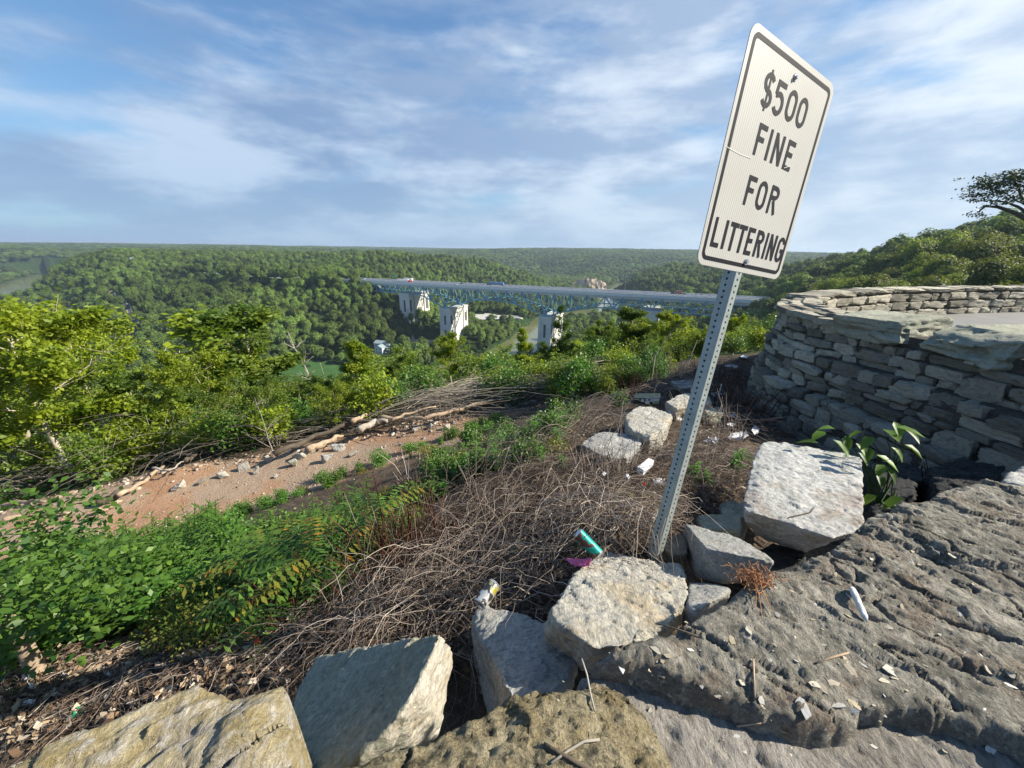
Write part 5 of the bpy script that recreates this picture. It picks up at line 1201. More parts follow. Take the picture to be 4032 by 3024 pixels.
def stone_unit(seed, cuts=5, rnd=0.16, amp=0.05):
    """rough hewn block filling the unit cube: a cube clipped by random planes, then roughened"""
    bm = bmesh.new(); bmesh.ops.create_cube(bm, size=1.0); bmesh.ops.subdivide_edges(bm, edges=bm.edges, cuts=cuts, use_grid_fill=True)
    V = np.array([v.co[:] for v in bm.verts]); rs_ = np.random.default_rng(seed)
    c0 = rs_.uniform(-0.10, 0.10, (8, 3))
    for j in range(8):
        s = np.array([1 if j & 1 else -1, 1 if j & 2 else -1, 1 if j & 4 else -1]) * 0.5
        V = V + c0[j] * np.prod(1 - np.abs(V - s), axis=1).clip(0, 1)[:, None]
    for _ in range(16):
        n_ = rs_.normal(size=3); n_ /= np.linalg.norm(n_); d_ = np.abs(n_).sum() * 0.5 * rs_.uniform(0.74, 0.95)
        e = np.clip(V @ n_ - d_, 0, None); V = V - e[:, None] * n_
    nrm = V / np.linalg.norm(V, axis=1)[:, None]
    V = V + nrm * (0.055 * facets(V + seed * 1.7, 0.34, seed + 3) + 0.025 * facets(V + seed, 0.15, seed + 4))[:, None]
    V = V + nrm * (amp * fbm(V + seed * 3.1, 3.2, 4, seed, 0.65))[:, None] + nrm * (0.05 * terrace(fbm(V * [1, 1, 2.5] + seed, 2.6, 3, seed + 9), 5, 0.8))[:, None]
    for v, c in zip(bm.verts, V): v.co = c
    me = bpy.data.meshes.new('stone'); bm.to_mesh(me); bm.free(); me.polygons.foreach_set('use_smooth', np.ones(len(me.polygons), bool)); me.set_sharp_from_angle(angle=R(38)); return me
UNITS = []
for k in range(10):
    for mt in ('wallstone', 'wallstone_warm', 'darkstone', 'bluish'):
        if mt == 'wallstone': base = stone_unit(900 + k, 8); me = base
        else: me = base.copy()
        me.materials.append(M[mt]); UNITS.append((mt, me))
def units(mt): return [m for n, m in UNITS if n == mt]
wr = random.Random(12); count = 0
def put_stone(u, z, w, h, d, off, mt, parent, tilt=0.04, name='stone'):
    global count; count += 1
    p = wp(u, off - d * 0.5, z); o = ob(name, wr.choice(units(mt)), parent, p, (wr.uniform(-tilt, tilt), wr.uniform(-tilt, tilt), wdir(u) + wr.uniform(-.05, .05)), (w, d, h)); return o
# courses of the near, outer side
U0 = u_near(5.2, 2.9); UE = U_END + 0.4; extra = []
z = -1.16
courses = []
zt = -1.12
for h in (0.10, 0.13, 0.085, 0.15, 0.11, 0.07, 0.14, 0.12, 0.16, 0.09, 0.15, 0.13, 0.17, 0.16): courses.append((zt, h)); zt -= h + 0.008
specs = []
for ci, (zt_, h) in enumerate(courses):
    u = U0 + wr.uniform(0, 0.3)
    while u < UE:
        w_ = wr.choice((0.13, 0.2, 0.27, 0.36, 0.5)) * wr.uniform(0.85, 1.15); hh = h * wr.uniform(0.8, 1.05); tall = wr.random() < .07 and ci < 12
        if tall: hh = h + courses[ci + 1][1]
        zz_ = zt_ - hh / 2 + wr.uniform(-0.01, 0.01); off = prof_off(zt_ - h * 0.5) * wfac(u) + wr.uniform(-0.02, 0.05) + (.03 if tall else 0)
        tipw = (u > u_near(4.93, 5.0)); q_ = wr.random(); mt = 'wallstone_warm' if q_ < (0.45 if tipw else 0.22) else ('bluish' if q_ > .95 else 'wallstone')
        if wr.random() > 0.03: specs.append((u + w_ / 2, zz_, w_ * 0.98, hh * 1.06, off, mt))
        u += w_ + wr.uniform(0.0, 0.03)
specs.sort(key=lambda q: -q[2] * q[3] / wp(q[0], q[4], q[1]).length_squared)
for q in specs[:275]: put_stone(q[0], q[1], q[2], q[3], 0.28, q[4], q[5], wall)
extra = [q[:5] for q in specs[275:]]
EV, EF, k0 = [], [], 0
for (u, zz_, w_, hh, off) in extra:
    um = wr.choice(units('wallstone')); uv = np.array([v.co[:] for v in um.vertices]) * [w_, 0.28, hh]; a = wdir(u); p = wp(u, off - 0.14, zz_)
    X_ = uv[:, 0] * math.cos(a) - uv[:, 1] * math.sin(a); Y_ = uv[:, 0] * math.sin(a) + uv[:, 1] * math.cos(a); EV.append(np.stack([X_ + p.x, Y_ + p.y, uv[:, 2] + p.z], 1))
    EF.append(np.array([f.vertices[:] for f in um.polygons]) + k0); k0 += len(uv)
if EV: tag(ob('lower_stones', mesh_np('lower_stones', np.concatenate(EV), np.concatenate(EF), M['wallstone'], True), wall), kind='stuff')
print('extra stones', len(extra))
# two massive capstones, then thin flags round the tip
for (ux, uy), w_, h, zc, lab in [((4.95, 5.22), 0.86, 0.36, -0.94, 'pale smooth capstone, left of the two big ones'), ((5.04, 4.2), 0.84, 0.40, -0.96, 'big greenish capstone nearest the right edge'), ((5.2, 3.1), 1.1, 0.40, -0.96, 'capstone running out of the picture')]:
    me = stone_unit(int(w_ * 100) + 5, 20, amp=0.03).copy(); me.materials.append(M['cap'] if 'cap' in M else M['wallstone'])
    u = u_near(ux, uy); dp_ = 1.0 if w_ == 0.86 else 1.7; o = ob('capstone', me, wall, wp(u, 0.10 - dp_ / 2, zc), (0, 0.0, wdir(u)), (w_, dp_, h)); tag(o, lab)
rngf = random.Random(33); U1 = u_near(4.8, 5.55); u = U1
while u < U_END + 0.3:
    w_ = rngf.uniform(0.25, 0.5)
    for q in range(3):
        o = ob('flag', rngf.choice(units('wallstone')), wall, wp(u + w_ / 2 + rngf.uniform(-.06, .06), -0.04 - 0.2 * q, -0.95 + q * 0.03 + rngf.uniform(-.01, .01)), (rngf.uniform(-.05, .05), rngf.uniform(-.05, .05), wdir(u) + rngf.uniform(-.25, .25)), (w_ * 1.05, 0.27, 0.10)); 
    put_stone(u + w_ / 2, -1.06, w_ * 0.9, 0.17, 0.3, 0.03, rngf.choice(('wallstone', 'wallstone_warm')), wall)
    u += w_ * 0.92
# the far arm, seen from its inner side
far = thing('far_parapet', 'far side of the overlook parapet in squared stones coloured as shaded, seen from inside', 'wall', (0, 0, 0))
b = MB(); 
V = []; us = np.linspace(U_END, CL, 120)
for u in us:
    for o_, z_ in ((-0.46, -2.0), (-0.46, -0.85), (-0.02, -0.85), (0.02, -3.0)): V.append(wp(u, o_, z_))
b.add(V, [(i*4+k, i*4+k+1, (i+1)*4+k+1, (i+1)*4+k) for i in range(119) for k in range(3)]); b.build('mortar_core', M['mortar'], far)
for zc, h in ((-0.90, 0.05), (-1.02, 0.19), (-1.225, 0.19), (-1.43, 0.19)):
    u = U_END - 0.2 + wr.uniform(0, 0.2)
    while u < CL - 0.5:
        w_ = wr.choice((0.28, 0.4, 0.55, 0.75)) * wr.uniform(0.9, 1.1); warm = u < u_near(8.6, 9.8)  # lit stretch gets warm stones, shaded stretch dark ones: light put into colour
        if h > 0.1:
            p = wp(u + w_ / 2, -0.40 + wr.uniform(-.02, .01), zc); mt = 'wallstone_warm' if warm else 'darkstone'
            ob('stone', wr.choice(units(mt)), far, p, (0, wr.uniform(-.02, .02), wdir(u + w_ / 2)), (w_ * 0.97, 0.24, h * wr.uniform(0.9, 1.0)))
        else:
            ob('coping_stone', wr.choice(units('wallstone_warm' if warm else 'darkstone')), far, wp(u + w_ / 2, -0.23, zc + 0.045 + wr.uniform(-.01, .012)), (0, wr.uniform(-.03, .03), wdir(u + w_ / 2)), (w_ * 1.02, 0.56, 0.09))
        u += w_ + 0.01
# paved floor inside the overlook
fl = resample(TOP, 90)[0]; cen = np.array([(14.0, 3.0)]); V = [(*(p - 0.0), -1.5) for p in fl] + [(22, 1, -1.5)]; n = len(fl)
F = [(i, i + 1, n) for i in range(n - 1)]; me = mesh_np('overlook_floor', V, F, simple('pale_paving', (0.17, 0.165, 0.155), 0.85, vary=0.15, scale=2)); b_ = bmesh.new(); b_.from_mesh(me); bmesh.ops.recalc_face_normals(b_, faces=b_.faces)
if b_.faces[:][0].normal.z < 0: bmesh.ops.reverse_faces(b_, faces=b_.faces)
b_.to_mesh(me); b_.free(); tag(ob('overlook_floor', me), kind='structure')
# big rough stones at the foot, right of the white block
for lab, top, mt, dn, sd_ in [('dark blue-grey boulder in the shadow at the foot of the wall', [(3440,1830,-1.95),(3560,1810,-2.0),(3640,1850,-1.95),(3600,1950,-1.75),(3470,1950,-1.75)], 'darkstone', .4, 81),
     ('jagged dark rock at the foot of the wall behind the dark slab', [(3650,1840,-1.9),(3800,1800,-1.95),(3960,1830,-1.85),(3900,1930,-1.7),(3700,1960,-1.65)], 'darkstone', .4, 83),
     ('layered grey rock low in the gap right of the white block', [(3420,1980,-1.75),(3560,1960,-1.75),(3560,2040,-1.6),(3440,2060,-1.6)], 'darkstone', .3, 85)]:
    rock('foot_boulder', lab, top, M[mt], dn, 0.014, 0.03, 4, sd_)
print('wall', count, round(time.time() - T0, 1))
# ------------------------------------------------------------------ the sign
S_UP = Vector((0.12660735, 0.07748389, 0.98892205)); S_RT = Vector((0.85731591, 0.4929426, -0.14838137)); S_N = Vector((0.49897897, -0.86660478, 0.00401801))
S_BM = Vector((0.94091837, 1.66863457, -0.07724664))
rotm = Matrix((S_RT, -S_N, S_UP)).transposed()        # local x = right, y = away, z = up
base_s = -1.52
foot = S_BM + S_UP * base_s
sign = ob('littering_sign', None); sign.empty_display_size = 0.2
sign.matrix_world = Matrix.Translation(foot) @ rotm.to_4x4()
tag(sign, 'leaning white metal sign reading $500 FINE FOR LITTERING on a perforated steel post', 'sign')
# post: square tube with a pierced face on every side
pb = MB(); hw = 0.027; pitch = 0.0254; rad = 0.0056; H_ = 2.26; nseg = int(H_ / pitch); PY = 0.031
c = 0.006
def P3_(face, a, z):          # a = across the face
    if face == 0: return (a, PY - hw, z)
    if face == 1: return (hw, PY + a, z)
    if face == 2: return (-a, PY + hw, z)
    return (-hw, PY - a, z)
for f in range(4):
    for k in range(nseg):
        z0 = k * pitch - 0.15; z1 = z0 + pitch; zc = (z0 + z1) / 2; w_ = hw - c
        oct_ = [(rad * math.cos(math.pi / 8 + i * math.pi / 4), zc + rad * math.sin(math.pi / 8 + i * math.pi / 4)) for i in range(8)]
        sq = [(w_, zc + rad), (rad, z1), (-rad, z1), (-w_, zc + rad), (-w_, zc - rad), (-rad, z0), (rad, z0), (w_, zc - rad)]
        V = [P3_(f, a, z) for a, z in oct_ + sq + [(w_, z1), (-w_, z1), (-w_, z0), (w_, z0)]]
        F = [(i, 8 + i, 8 + (i + 1) % 8, (i + 1) % 8) for i in range(8)] + [(8, 16, 9), (10, 17, 11), (12, 18, 13), (14, 19, 15)]
        pb.add(V, F)
    V = [P3_(f, hw - c, -0.15), P3_(f, hw - c, nseg * pitch - 0.15), P3_((f + 1) % 4, -(hw - c), nseg * pitch - 0.15), P3_((f + 1) % 4, -(hw - c), -0.15)]
    pb.add(V, [(0, 3, 2, 1)])
me = pb.mesh('post', M['galv']); b_ = bmesh.new(); b_.from_mesh(me); bmesh.ops.remove_doubles(b_, verts=b_.verts, dist=0.0001); bmesh.ops.recalc_face_normals(b_, faces=b_.faces); b_.to_mesh(me); b_.free()
po = ob('post', me, sign); sol = po.modifiers.new('t', 'SOLIDIFY'); sol.thickness = 0.0025; sol.offset = -1
# face with rounded corners, slightly bent away at its top right corner
SW, SH, SR = 0.6096, 0.762, 0.04
def rrect(w_, h_, r, n=8):
    out = []
    for cx_, cz_, a0 in ((w_/2 - r, h_/2 - r, 0), (-w_/2 + r, h_/2 - r, 90), (-w_/2 + r, -h_/2 + r, 180), (w_/2 - r, -h_/2 + r, 270)):
        for k in range(n + 1): a = R(a0 + 90 * k / n); out.append((cx_ + r * math.cos(a), cz_ + r * math.sin(a)))
    return out
sh = SH / 2 - base_s
SKEW = R(-1.5)
def sp_(x, z, y=0.0):
    """a point of the sign plate: skewed a little on its bolts, top right corner bent back"""
    xr = x * math.cos(SKEW) + z * math.sin(SKEW); zr = -x * math.sin(SKEW) + z * math.cos(SKEW)
    bend = 0.0 * max(0, (x + 0.1) / 0.4) ** 1.5 * max(0, (z - 0.12) / 0.26) ** 2
    return (xr, y + bend, zr + sh)
sheet, ts = new_mat('white_reflective_sheeting'); co = ts.n('ShaderNodeTexCoord').outputs['Object']; sx = ts.n('ShaderNodeSeparateXYZ', {0: co}).outputs[0]
st = ts.math('SINE', ts.math('MULTIPLY', sx, 2 * math.pi / 0.0125)); dn = ts.noise(co, 4.0, 5, 0.6)
colr = ts.mix(ts.ramp(st, -0.7, 0.7, 0, 1, True), (0.44, 0.42, 0.38), (0.56, 0.54, 0.49)); colr = ts.mix(ts.ramp(dn, 0.45, 0.75, 0, 0.35), colr, (0.42, 0.38, 0.32))
p = ts.n('ShaderNodeBsdfPrincipled', {'Base Color': colr, 'Roughness': 0.5, 'Specular IOR Level': 0.3}); ts.n('ShaderNodeOutputMaterial', {0: p})
rim = rrect(SW, SH, SR); b = MB(); n = len(rim)
# fan of rings so that the plate can bend
rings = [1.0, 0.8, 0.6, 0.4, 0.2]
V = []
for s in rings: V += [sp_(x * s, z * s, 0.0) for x, z in rim]
V.append(sp_(0, 0, 0)); F = [(j*n+i, j*n+(i+1)%n, (j+1)*n+(i+1)%n, (j+1)*n+i) for j in range(4) for i in range(n)] + [(4*n+i, 4*n+(i+1)%n, 5*n) for i in range(n)]
b.add(V, F); b.build('plate', sheet, sign)
b = MB(); V = [sp_(x, z, 0.0) for x, z in rim] + [sp_(x, z, 0.003) for x, z in rim]; b.add(V, [(i, i + n, (i+1)%n + n, (i+1)%n) for i in range(n)])
V = []
for s in rings: V += [sp_(x * s, z * s, 0.003) for x, z in rim]
V.append(sp_(0, 0, 0.003)); b.add(V, [(j*n+i, (j+1)*n+i, (j+1)*n+(i+1)%n, j*n+(i+1)%n) for j in range(4) for i in range(n)] + [(4*n+i, 5*n, 4*n+(i+1)%n) for i in range(n)]); b.build('plate_back', M['galv'], sign)
b = MB(); o1 = rrect(SW - 0.040, SH - 0.040, SR - 0.012); o2 = rrect(SW - 0.040 - 0.030, SH - 0.040 - 0.030, SR - 0.024)
V = [sp_(x, z, -0.0008) for x, z in o1] + [sp_(x, z, -0.0008) for x, z in o2]; b.add(V, [(i, (i+1)%n, (i+1)%n + n, i + n) for i in range(n)]); b.build('border', M['black'], sign)
# lettering as strokes
def arc(cx, cz, rx, rz, a0, a1, k=10): return [(cx + rx * math.cos(R(a0 + (a1 - a0) * i / k)), cz + rz * math.sin(R(a0 + (a1 - a0) * i / k))) for i in range(k + 1)]
def glyph(ch, w_, t):
    h = t / 2
    if ch == 'L': return [[(h, 1), (h, 0)], [(0, h), (w_, h)]]
    if ch == 'I': return [[(w_ / 2, 1), (w_ / 2, 0)]]
    if ch == 'T': return [[(0, 1 - h), (w_, 1 - h)], [(w_ / 2, 1), (w_ / 2, 0)]]
    if ch == 'F': return [[(h, 1), (h, 0)], [(0, 1 - h), (w_, 1 - h)], [(0, 0.53), (w_ * 0.86, 0.53)]]
    if ch == 'E': return [[(h, 1), (h, 0)], [(0, 1 - h), (w_, 1 - h)], [(0, 0.53), (w_ * 0.86, 0.53)], [(0, h), (w_, h)]]
    if ch == 'N': return [[(h, 0), (h, 1)], [(h, 1 - h * .4), (w_ - h, h * .4)], [(w_ - h, 0), (w_ - h, 1)]]
    if ch == 'R': return [[(h, 0), (h, 1)], [(0, 1 - h), (w_ * .5, 1 - h)] + arc(w_ * .5, .75, w_ * .5 - h, .25 - h, 90, -90)[1:] + [(0, .5 + h)], [(w_ * .5, .5), (w_ - h, 0)]]
    if ch in 'O0': r_ = w_ / 2 - h; q = r_ * 1.05; return [arc(w_/2, 1 - h - q, r_, q, 180, 0) + arc(w_/2, h + q, r_, q, 0, -180) + [(h, 1 - h - q)]]
    if ch == 'G': r_ = w_ / 2 - h; q = r_ * 1.05; return [arc(w_/2, 1 - h - q, r_, q, 5, 180) + arc(w_/2, h + q, r_, q, 180, 360) + [(w_ - h, .46), (w_ * .52, .46)]]
    if ch == '5': q = .29; return [[(w_ * .94, 1 - h), (w_ * .16, 1 - h)], [(w_ * .16, 1), (w_ * .10, .56)], [(w_ * .1, .56)] + arc(w_ * .47, .32, w_ * .53 - h, q, 125, -70)[0:] + arc(w_ * .47, .32, w_ * .53 - h, q, -70, -150)[1:]]
    if ch == '$': return [arc(w_ * .5, .72, w_ * .5 - h, .23, 25, 270) + arc(w_ * .5, .27, w_ * .5 - h, .22, 90, -155)[1:], [(w_ / 2, 1.12), (w_ / 2, -.12)]]
def ribbon(b, pts, th, y):
    P_ = [Vector((p[0], p[1])) for p in pts]; q = [P_[0]]
    for p in P_[1:]:
        if (p - q[-1]).length > 1e-5: q.append(p)
    m = len(q); L_, R_ = [], []
    for i in range(m):
        d0 = (q[i] - q[i-1]).normalized() if i else (q[1] - q[0]).normalized(); d1 = (q[i+1] - q[i]).normalized() if i < m - 1 else d0
        n0 = Vector((-d0.y, d0.x)); n1 = Vector((-d1.y, d1.x)); nn = n0 + n1; nn = nn / max(0.4, nn.length_squared) * 2 if nn.length > 0.1 else n0
        L_.append(q[i] + nn * th / 2); R_.append(q[i] - nn * th / 2)
    b.add([sp_(v.x, v.y, y) for v in L_ + R_], [(i, i + m, i + m + 1, i + 1) for i in range(m - 1)])
ROWS = [('$500', 0.614, 0.102, [('$', -0.166, 0.068), ('5', -0.084, 0.066), ('0', 0.002, 0.068), ('0', 0.086, 0.068)]),
        ('FINE', 0.463, 0.104, [('F', -0.130, 0.058), ('I', -0.050, 0.018), ('N', -0.008, 0.066), ('E', 0.084, 0.058)]),
        ('FOR', 0.294, 0.104, [('F', -0.112, 0.058), ('O', -0.034, 0.066), ('R', 0.056, 0.066)]),
        ('LITTERING', 0.122, 0.104, [('L', -0.250, 0.050), ('I', -0.182, 0.018), ('T', -0.150, 0.056), ('T', -0.090, 0.056), ('E', -0.024, 0.050), ('R', 0.044, 0.056), ('I', 0.114, 0.018), ('N', 0.146, 0.056), ('G', 0.216, 0.056)])]
TH = 0.0165
for word, zc, h_, gl in ROWS:
    for ch, x0, w_ in gl:
        b = MB(); z0 = zc - SH / 2 - h_ / 2
        for k, st_ in enumerate(glyph(ch, w_ / h_, TH / h_)): ribbon(b, [(x0 + p[0] * h_, z0 + p[1] * h_) for p in st_], TH * (0.6 if (ch == '$' and k) else 1), -0.0009 - 0.00012 * k)
        b.build('letter', M['black'], sign)
boltm = simple('bolt_metal', (0.5, 0.5, 0.5), 0.3, metal=0.9)
for z in (0.700, 0.044):
    b = MB(); q = sp_(0.012, z - SH / 2, 0); b.tube([(q[0], q[1], q[2]), (q[0], q[1] - 0.003, q[2])], 0.013, 14); b.tube([(q[0], q[1] - 0.003, q[2]), (q[0], q[1] - 0.010, q[2])], 0.008, 6); b.build('bolt', boltm, sign)
b = MB(); ribbon(b, [(-0.29, 0.015), (-0.2, 0.012), (-0.13, 0.016)], 0.0022, -0.0012); ribbon(b, [(0.10, 0.035), (0.135, 0.05)], 0.002, -0.0016); b.build('scratch', simple('scratched_film', (0.75, 0.74, 0.7), 0.5), sign)
print('sign', round(time.time() - T0, 1))
# ------------------------------------------------------------------ trees and shrubs on the near slope
def ground_hit(px, py, tmax=90):
    d = ray(px, py); hd = math.hypot(d[0], d[1]); t = np.geomspace(0.6, tmax, 260) / hd
    P_ = d[None] * t[:, None]; g = terrain(P_[:, 0], P_[:, 1], False); k = np.argmax(P_[:, 2] < g)
    if not (P_[:, 2] < g).any(): k = -1
    a = t[max(k - 1, 0)]; b = t[k]
    for _ in range(10):
        m = (a + b) / 2; q = d * m
        if q[2] < gz(q[0], q[1], False): b = m
        else: a = m
    q = d * b; return Vector((q[0], q[1], gz(q[0], q[1])))
def make_tree(seed, style, leafmat, barkmat, nleaf, lsize, H=8.0):
    rg = random.Random(seed); rn = np.random.default_rng(seed); b = MB(); tips = []
    sp = {'broad': 0.36, 'slender': 0.20, 'bushy': 0.42}[style]; t0 = {'broad': 0.32, 'slender': 0.25, 'bushy': 0.08}[style]
    def limb(p, d, L, r, lvl):
        pts = [p.copy()]; n = 5; q = p.copy(); dd = d.normalized()
        for i in range(n):
            dd = (dd + Vector((rg.gauss(0, .16), rg.gauss(0, .16), rg.gauss(0.05, .08)))).normalized(); q = q + dd * L / n; pts.append(q.copy())
        b.tube(pts, [max(0.006, r * (1 - 0.8 * i / n)) for i in range(n + 1)], 6 if lvl == 0 else 4, cap=False); return pts
    stems = 1 if style != 'bushy' else 3
    for s in range(stems):
        lean = Vector((rg.uniform(-.16, .16), rg.uniform(-.16, .16), 1)) if stems == 1 else Vector((rg.uniform(-.4, .4), rg.uniform(-.4, .4), 1))
        tr = [Vector((0, 0, -0.4))]; q = tr[0].copy(); d = lean.normalized(); n = 9
        for i in range(n): d = (d + Vector((rg.gauss(0, .05), rg.gauss(0, .05), 0.03))).normalized(); q = q + d * (H * 0.93 + 0.4) / n; tr.append(q.copy())
        r0 = H * (0.016 if stems == 1 else 0.009); b.tube(tr, [r0 * (1.2 if i == 0 else 1 - 0.88 * i / n) for i in range(n + 1)], 7, cap=False)
        nb = 15 if stems == 1 else 8
        for k in range(nb):
            f = t0 + (0.97 - t0) * (k + rg.random()) / nb; i = min(n - 1, int(f * n)); p = tr[i].lerp(tr[i + 1], f * n - i); a = k * 2.4 + rg.uniform(-.5, .5)
            prof = (0.45 + 0.75 * math.sin(math.pi * min(1, (f - t0) / (1.02 - t0)) ** 0.75)) if style != 'slender' else 1.15 - 0.75 * f
            L = H * sp * prof * rg.uniform(.75, 1.2); d = Vector((math.cos(a), math.sin(a), rg.uniform(.35, .95)))
            br = limb(p, d, L, r0 * 0.42 * (1 - f * .5), 1)
            for j in range(1, 6):
                for _ in range(2):
                    dd = (br[j] - br[j - 1]).normalized() + Vector((rg.gauss(0, .7), rg.gauss(0, .7), rg.gauss(.12, .35))); tw = limb(br[j], dd, L * rg.uniform(.22, .42), r0 * .12, 2)
                    tips += tw[2:]
    tips = np.array([t[:] for t in tips]); n = len(tips)
    # foliage gathers into separate sprays: some twigs carry much, some little
    wgt = np.clip(vnoise(tips * 0.9, seed) + 0.45, 0.02, 1.4) * np.clip(vnoise(tips * 2.3, seed + 5) + 0.8, 0.1, 2); wgt /= wgt.sum()
    C = tips[rn.choice(n, nleaf, p=wgt)] + rn.normal(size=(nleaf, 3)) * [0.19, 0.19, 0.16] * (H / 8.0)
    tone = np.clip(0.5 + 0.5 * vnoise(C * 1.1, seed + 2) + 0.16 * rn.normal(size=nleaf), 0, 1)
    return leaf_mesh('crown', C, lsize, leafmat, rn, 0.15, 0.6, tint=tone), b.mesh('trunk', barkmat, True)
NT_ = {}
for key, (sd_, st_, lm, bk, nl, ls) in {'broad_y': (3, 'broad', 'leaf_yellow', 'palebark', 15000, .2), 'broad_g': (8, 'broad', 'leaf_green', 'bark', 14000, .2), 'slender_y': (5, 'slender', 'leaf_yellow', 'palebark', 10000, .2),
      'slender_g': (12, 'slender', 'leaf_green', 'palebark', 11000, .2), 'bushy_g': (17, 'bushy', 'leaf_green', 'bark', 11000, .2), 'bushy_y': (23, 'bushy', 'leaf_yellow', 'bark', 11000, .2), 'broad_y2': (31, 'broad', 'leaf_yellow', 'palebark', 14000, .2), 'slender_d': (37, 'slender', 'leaf_weed', 'darkbark', 6000, .19)}.items():
    NT_[key] = make_tree(sd_, st_, M[lm], M[bk], nl, ls)
print('near tree kits', round(time.time() - T0, 1))
def near_tree(key, px, py, top, label, wide=1.0, push=0.0, group=None, rz=None):
    g = ground_hit(px, py)
    if push: v = Vector((g.x, g.y, 0)).normalized() * push; g = Vector((g.x + v.x, g.y + v.y, 0)); g.z = gz(g.x, g.y)
    d = math.hypot(g.x, g.y); H = max(1.0, zpix(px, top, d) - g.z); cm, tm = NT_[key]
    r = thing('slope_tree', label, 'tree', (g.x, g.y, g.z), rz if rz is not None else px * 0.7, group); s = H / 8.0; w_ = s * wide
    r.scale = (w_, w_, s); ob('crown', cm, r); ob('trunk', tm, r); return r
near_tree('broad_y', 325, 1890, 1190, 'tall yellow-green tree with a pale straight trunk, largest of the left trees', 1.15)
near_tree('broad_y2', 130, 1850, 1160, 'yellow-topped tree at the left behind the pale-trunked one', 1.15, 3)
near_tree('broad_g', 30, 1800, 1230, 'green tree cut off by the left edge of the picture', 1.2)
near_tree('bushy_g', 180, 1900, 1450, 'low green tree between the trunks at the far left', 1.2)
near_tree('broad_y', 470, 1800, 1240, 'spreading yellow-green tree right of the pale-trunked tree', 0.85, 3, rz=2.2)
near_tree('bushy_y', 430, 1850, 1560, 'low bright tree under the left canopy', 1.3, 0.5)
near_tree('slender_g', 640, 1800, 1430, 'small tree with a crooked dark stem between the left trees and the yellow tree', 1.5)
near_tree('slender_y', 790, 1700, 1195, 'tall narrow bright yellow tree left of the slender green one', 1.7, rz=0.4)
near_tree('broad_y2', 900, 1740, 1380, 'bright yellow-green tree leaning right beneath the tall yellow tree', 0.95)
near_tree('slender_g', 1060, 1700, 1170, 'slender airy green tree with a pale trunk standing above the field', 1.6)
near_tree('bushy_g', 1010, 1760, 1500, 'dark vine-covered bush below the yellow trees', 1.2)
near_tree('bushy_y', 700, 1780, 1540, 'round yellow-green bush tree at the track edge', 1.3)
near_tree('slender_y', 1375, 1640, 1340, 'feathery bright green tree in front of the white house', 1.5)
near_tree('bushy_g', 1260, 1660, 1500, 'dense green bush left of the feathery tree', 1.2)
near_tree('bushy_y', 1330, 1700, 1520, 'leafy pale green sapling just beyond the bare log', 1.1)
near_tree('broad_g', 1560, 1600, 1400, 'dark green tree between the white house and the tall pier', 1.2, 6)
near_tree('broad_y2', 1785, 1560, 1340, 'rounded golden-green tree at the foot of the tall pier', 1.15, 6)
near_tree('broad_y', 1900, 1530, 1400, 'yellow-green tree in front of the river bank', 1.0, 7)
near_tree('slender_y', 2040, 1530, 1290, 'narrow yellow-green tree standing before the river', 1.0, 5)
near_tree('slender_d', 2232, 1500, 1195, 'slim vine-clad tree in front of the right-hand pier', 0.8, 4)
near_tree('broad_g', 2150, 1520, 1350, 'dark leafy tree just left of the right-hand pier foot', 0.9, 5)
near_tree('broad_g', 2370, 1490, 1290, 'green tree right of the right-hand pier', 1.0, 6)
near_tree('slender_g', 2480, 1470, 1190, 'tall open tree reaching up to the bridge deck', 1.5, 5)
near_tree('broad_y', 2620, 1460, 1240, 'yellow-green tree under the right end of the bridge', 1.0, 6)
near_tree('bushy_g', 2560, 1480, 1330, 'bushy green tree left of the sign post', 1.2, 4)
near_tree('broad_y2', 2860, 1400, 1250, 'bright rounded tree just right of the sign post', 0.85, 6)
near_tree('broad_g', 2960, 1390, 1290, 'darker tree beside the curved wall', 0.8, 7)
near_tree('bushy_y', 2750, 1440, 1300, 'low yellow-green bush tree behind the sign post', 1.2, 5)
near_tree('bushy_g', 1680, 1590, 1470, 'low green bush tree below the tall pier', 1.3, 4)
near_tree('bushy_y', 1990, 1560, 1480, 'bright low bush at the head of the brush pile', 1.1, 1)
near_tree('bushy_y', 2200, 1530, 1450, 'bright low bush right of the brush pile', 1.1, 2)
near_tree('bushy_y', 2590, 1440, 1370, 'bright rounded bush at the crest left of the sign post', 1.1, 2)
# a second rank further down the slope closes the view under the bridge
TOPS = [(1500,1455),(1700,1450),(1850,1430),(2000,1400),(2090,1390),(2180,1370),(2300,1310),(2450,1270),(2600,1285),(2750,1300),(2900,1330),(3050,1340)]
trg = random.Random(41); k2 = 0
for px in range(1480, 3080, 62):
    top = float(np.interp(px, [a for a, b in TOPS], [b for a, b in TOPS])) + trg.uniform(-25, 45)
    key = trg.choice(('broad_g', 'broad_y', 'bushy_g', 'broad_y2', 'bushy_y', 'broad_g', 'slender_g'))
    z_ = 'below the tall pier' if px < 1850 else 'in front of the river' if px < 2200 else 'under the right half of the bridge' if px < 2850 else 'beside the tip of the curved wall'
    near_tree(key, px, 1520 if px < 2400 else 1450, top, ('green' if 'g' in key else 'yellow-green') + (' spreading' if 'broad' in key else ' bushy' if 'bushy' in key else ' narrow') + ' tree on the slope ' + z_, 1.7, trg.uniform(9, 20), 'trees on the slope ' + z_, trg.uniform(0, 6)); k2 += 1
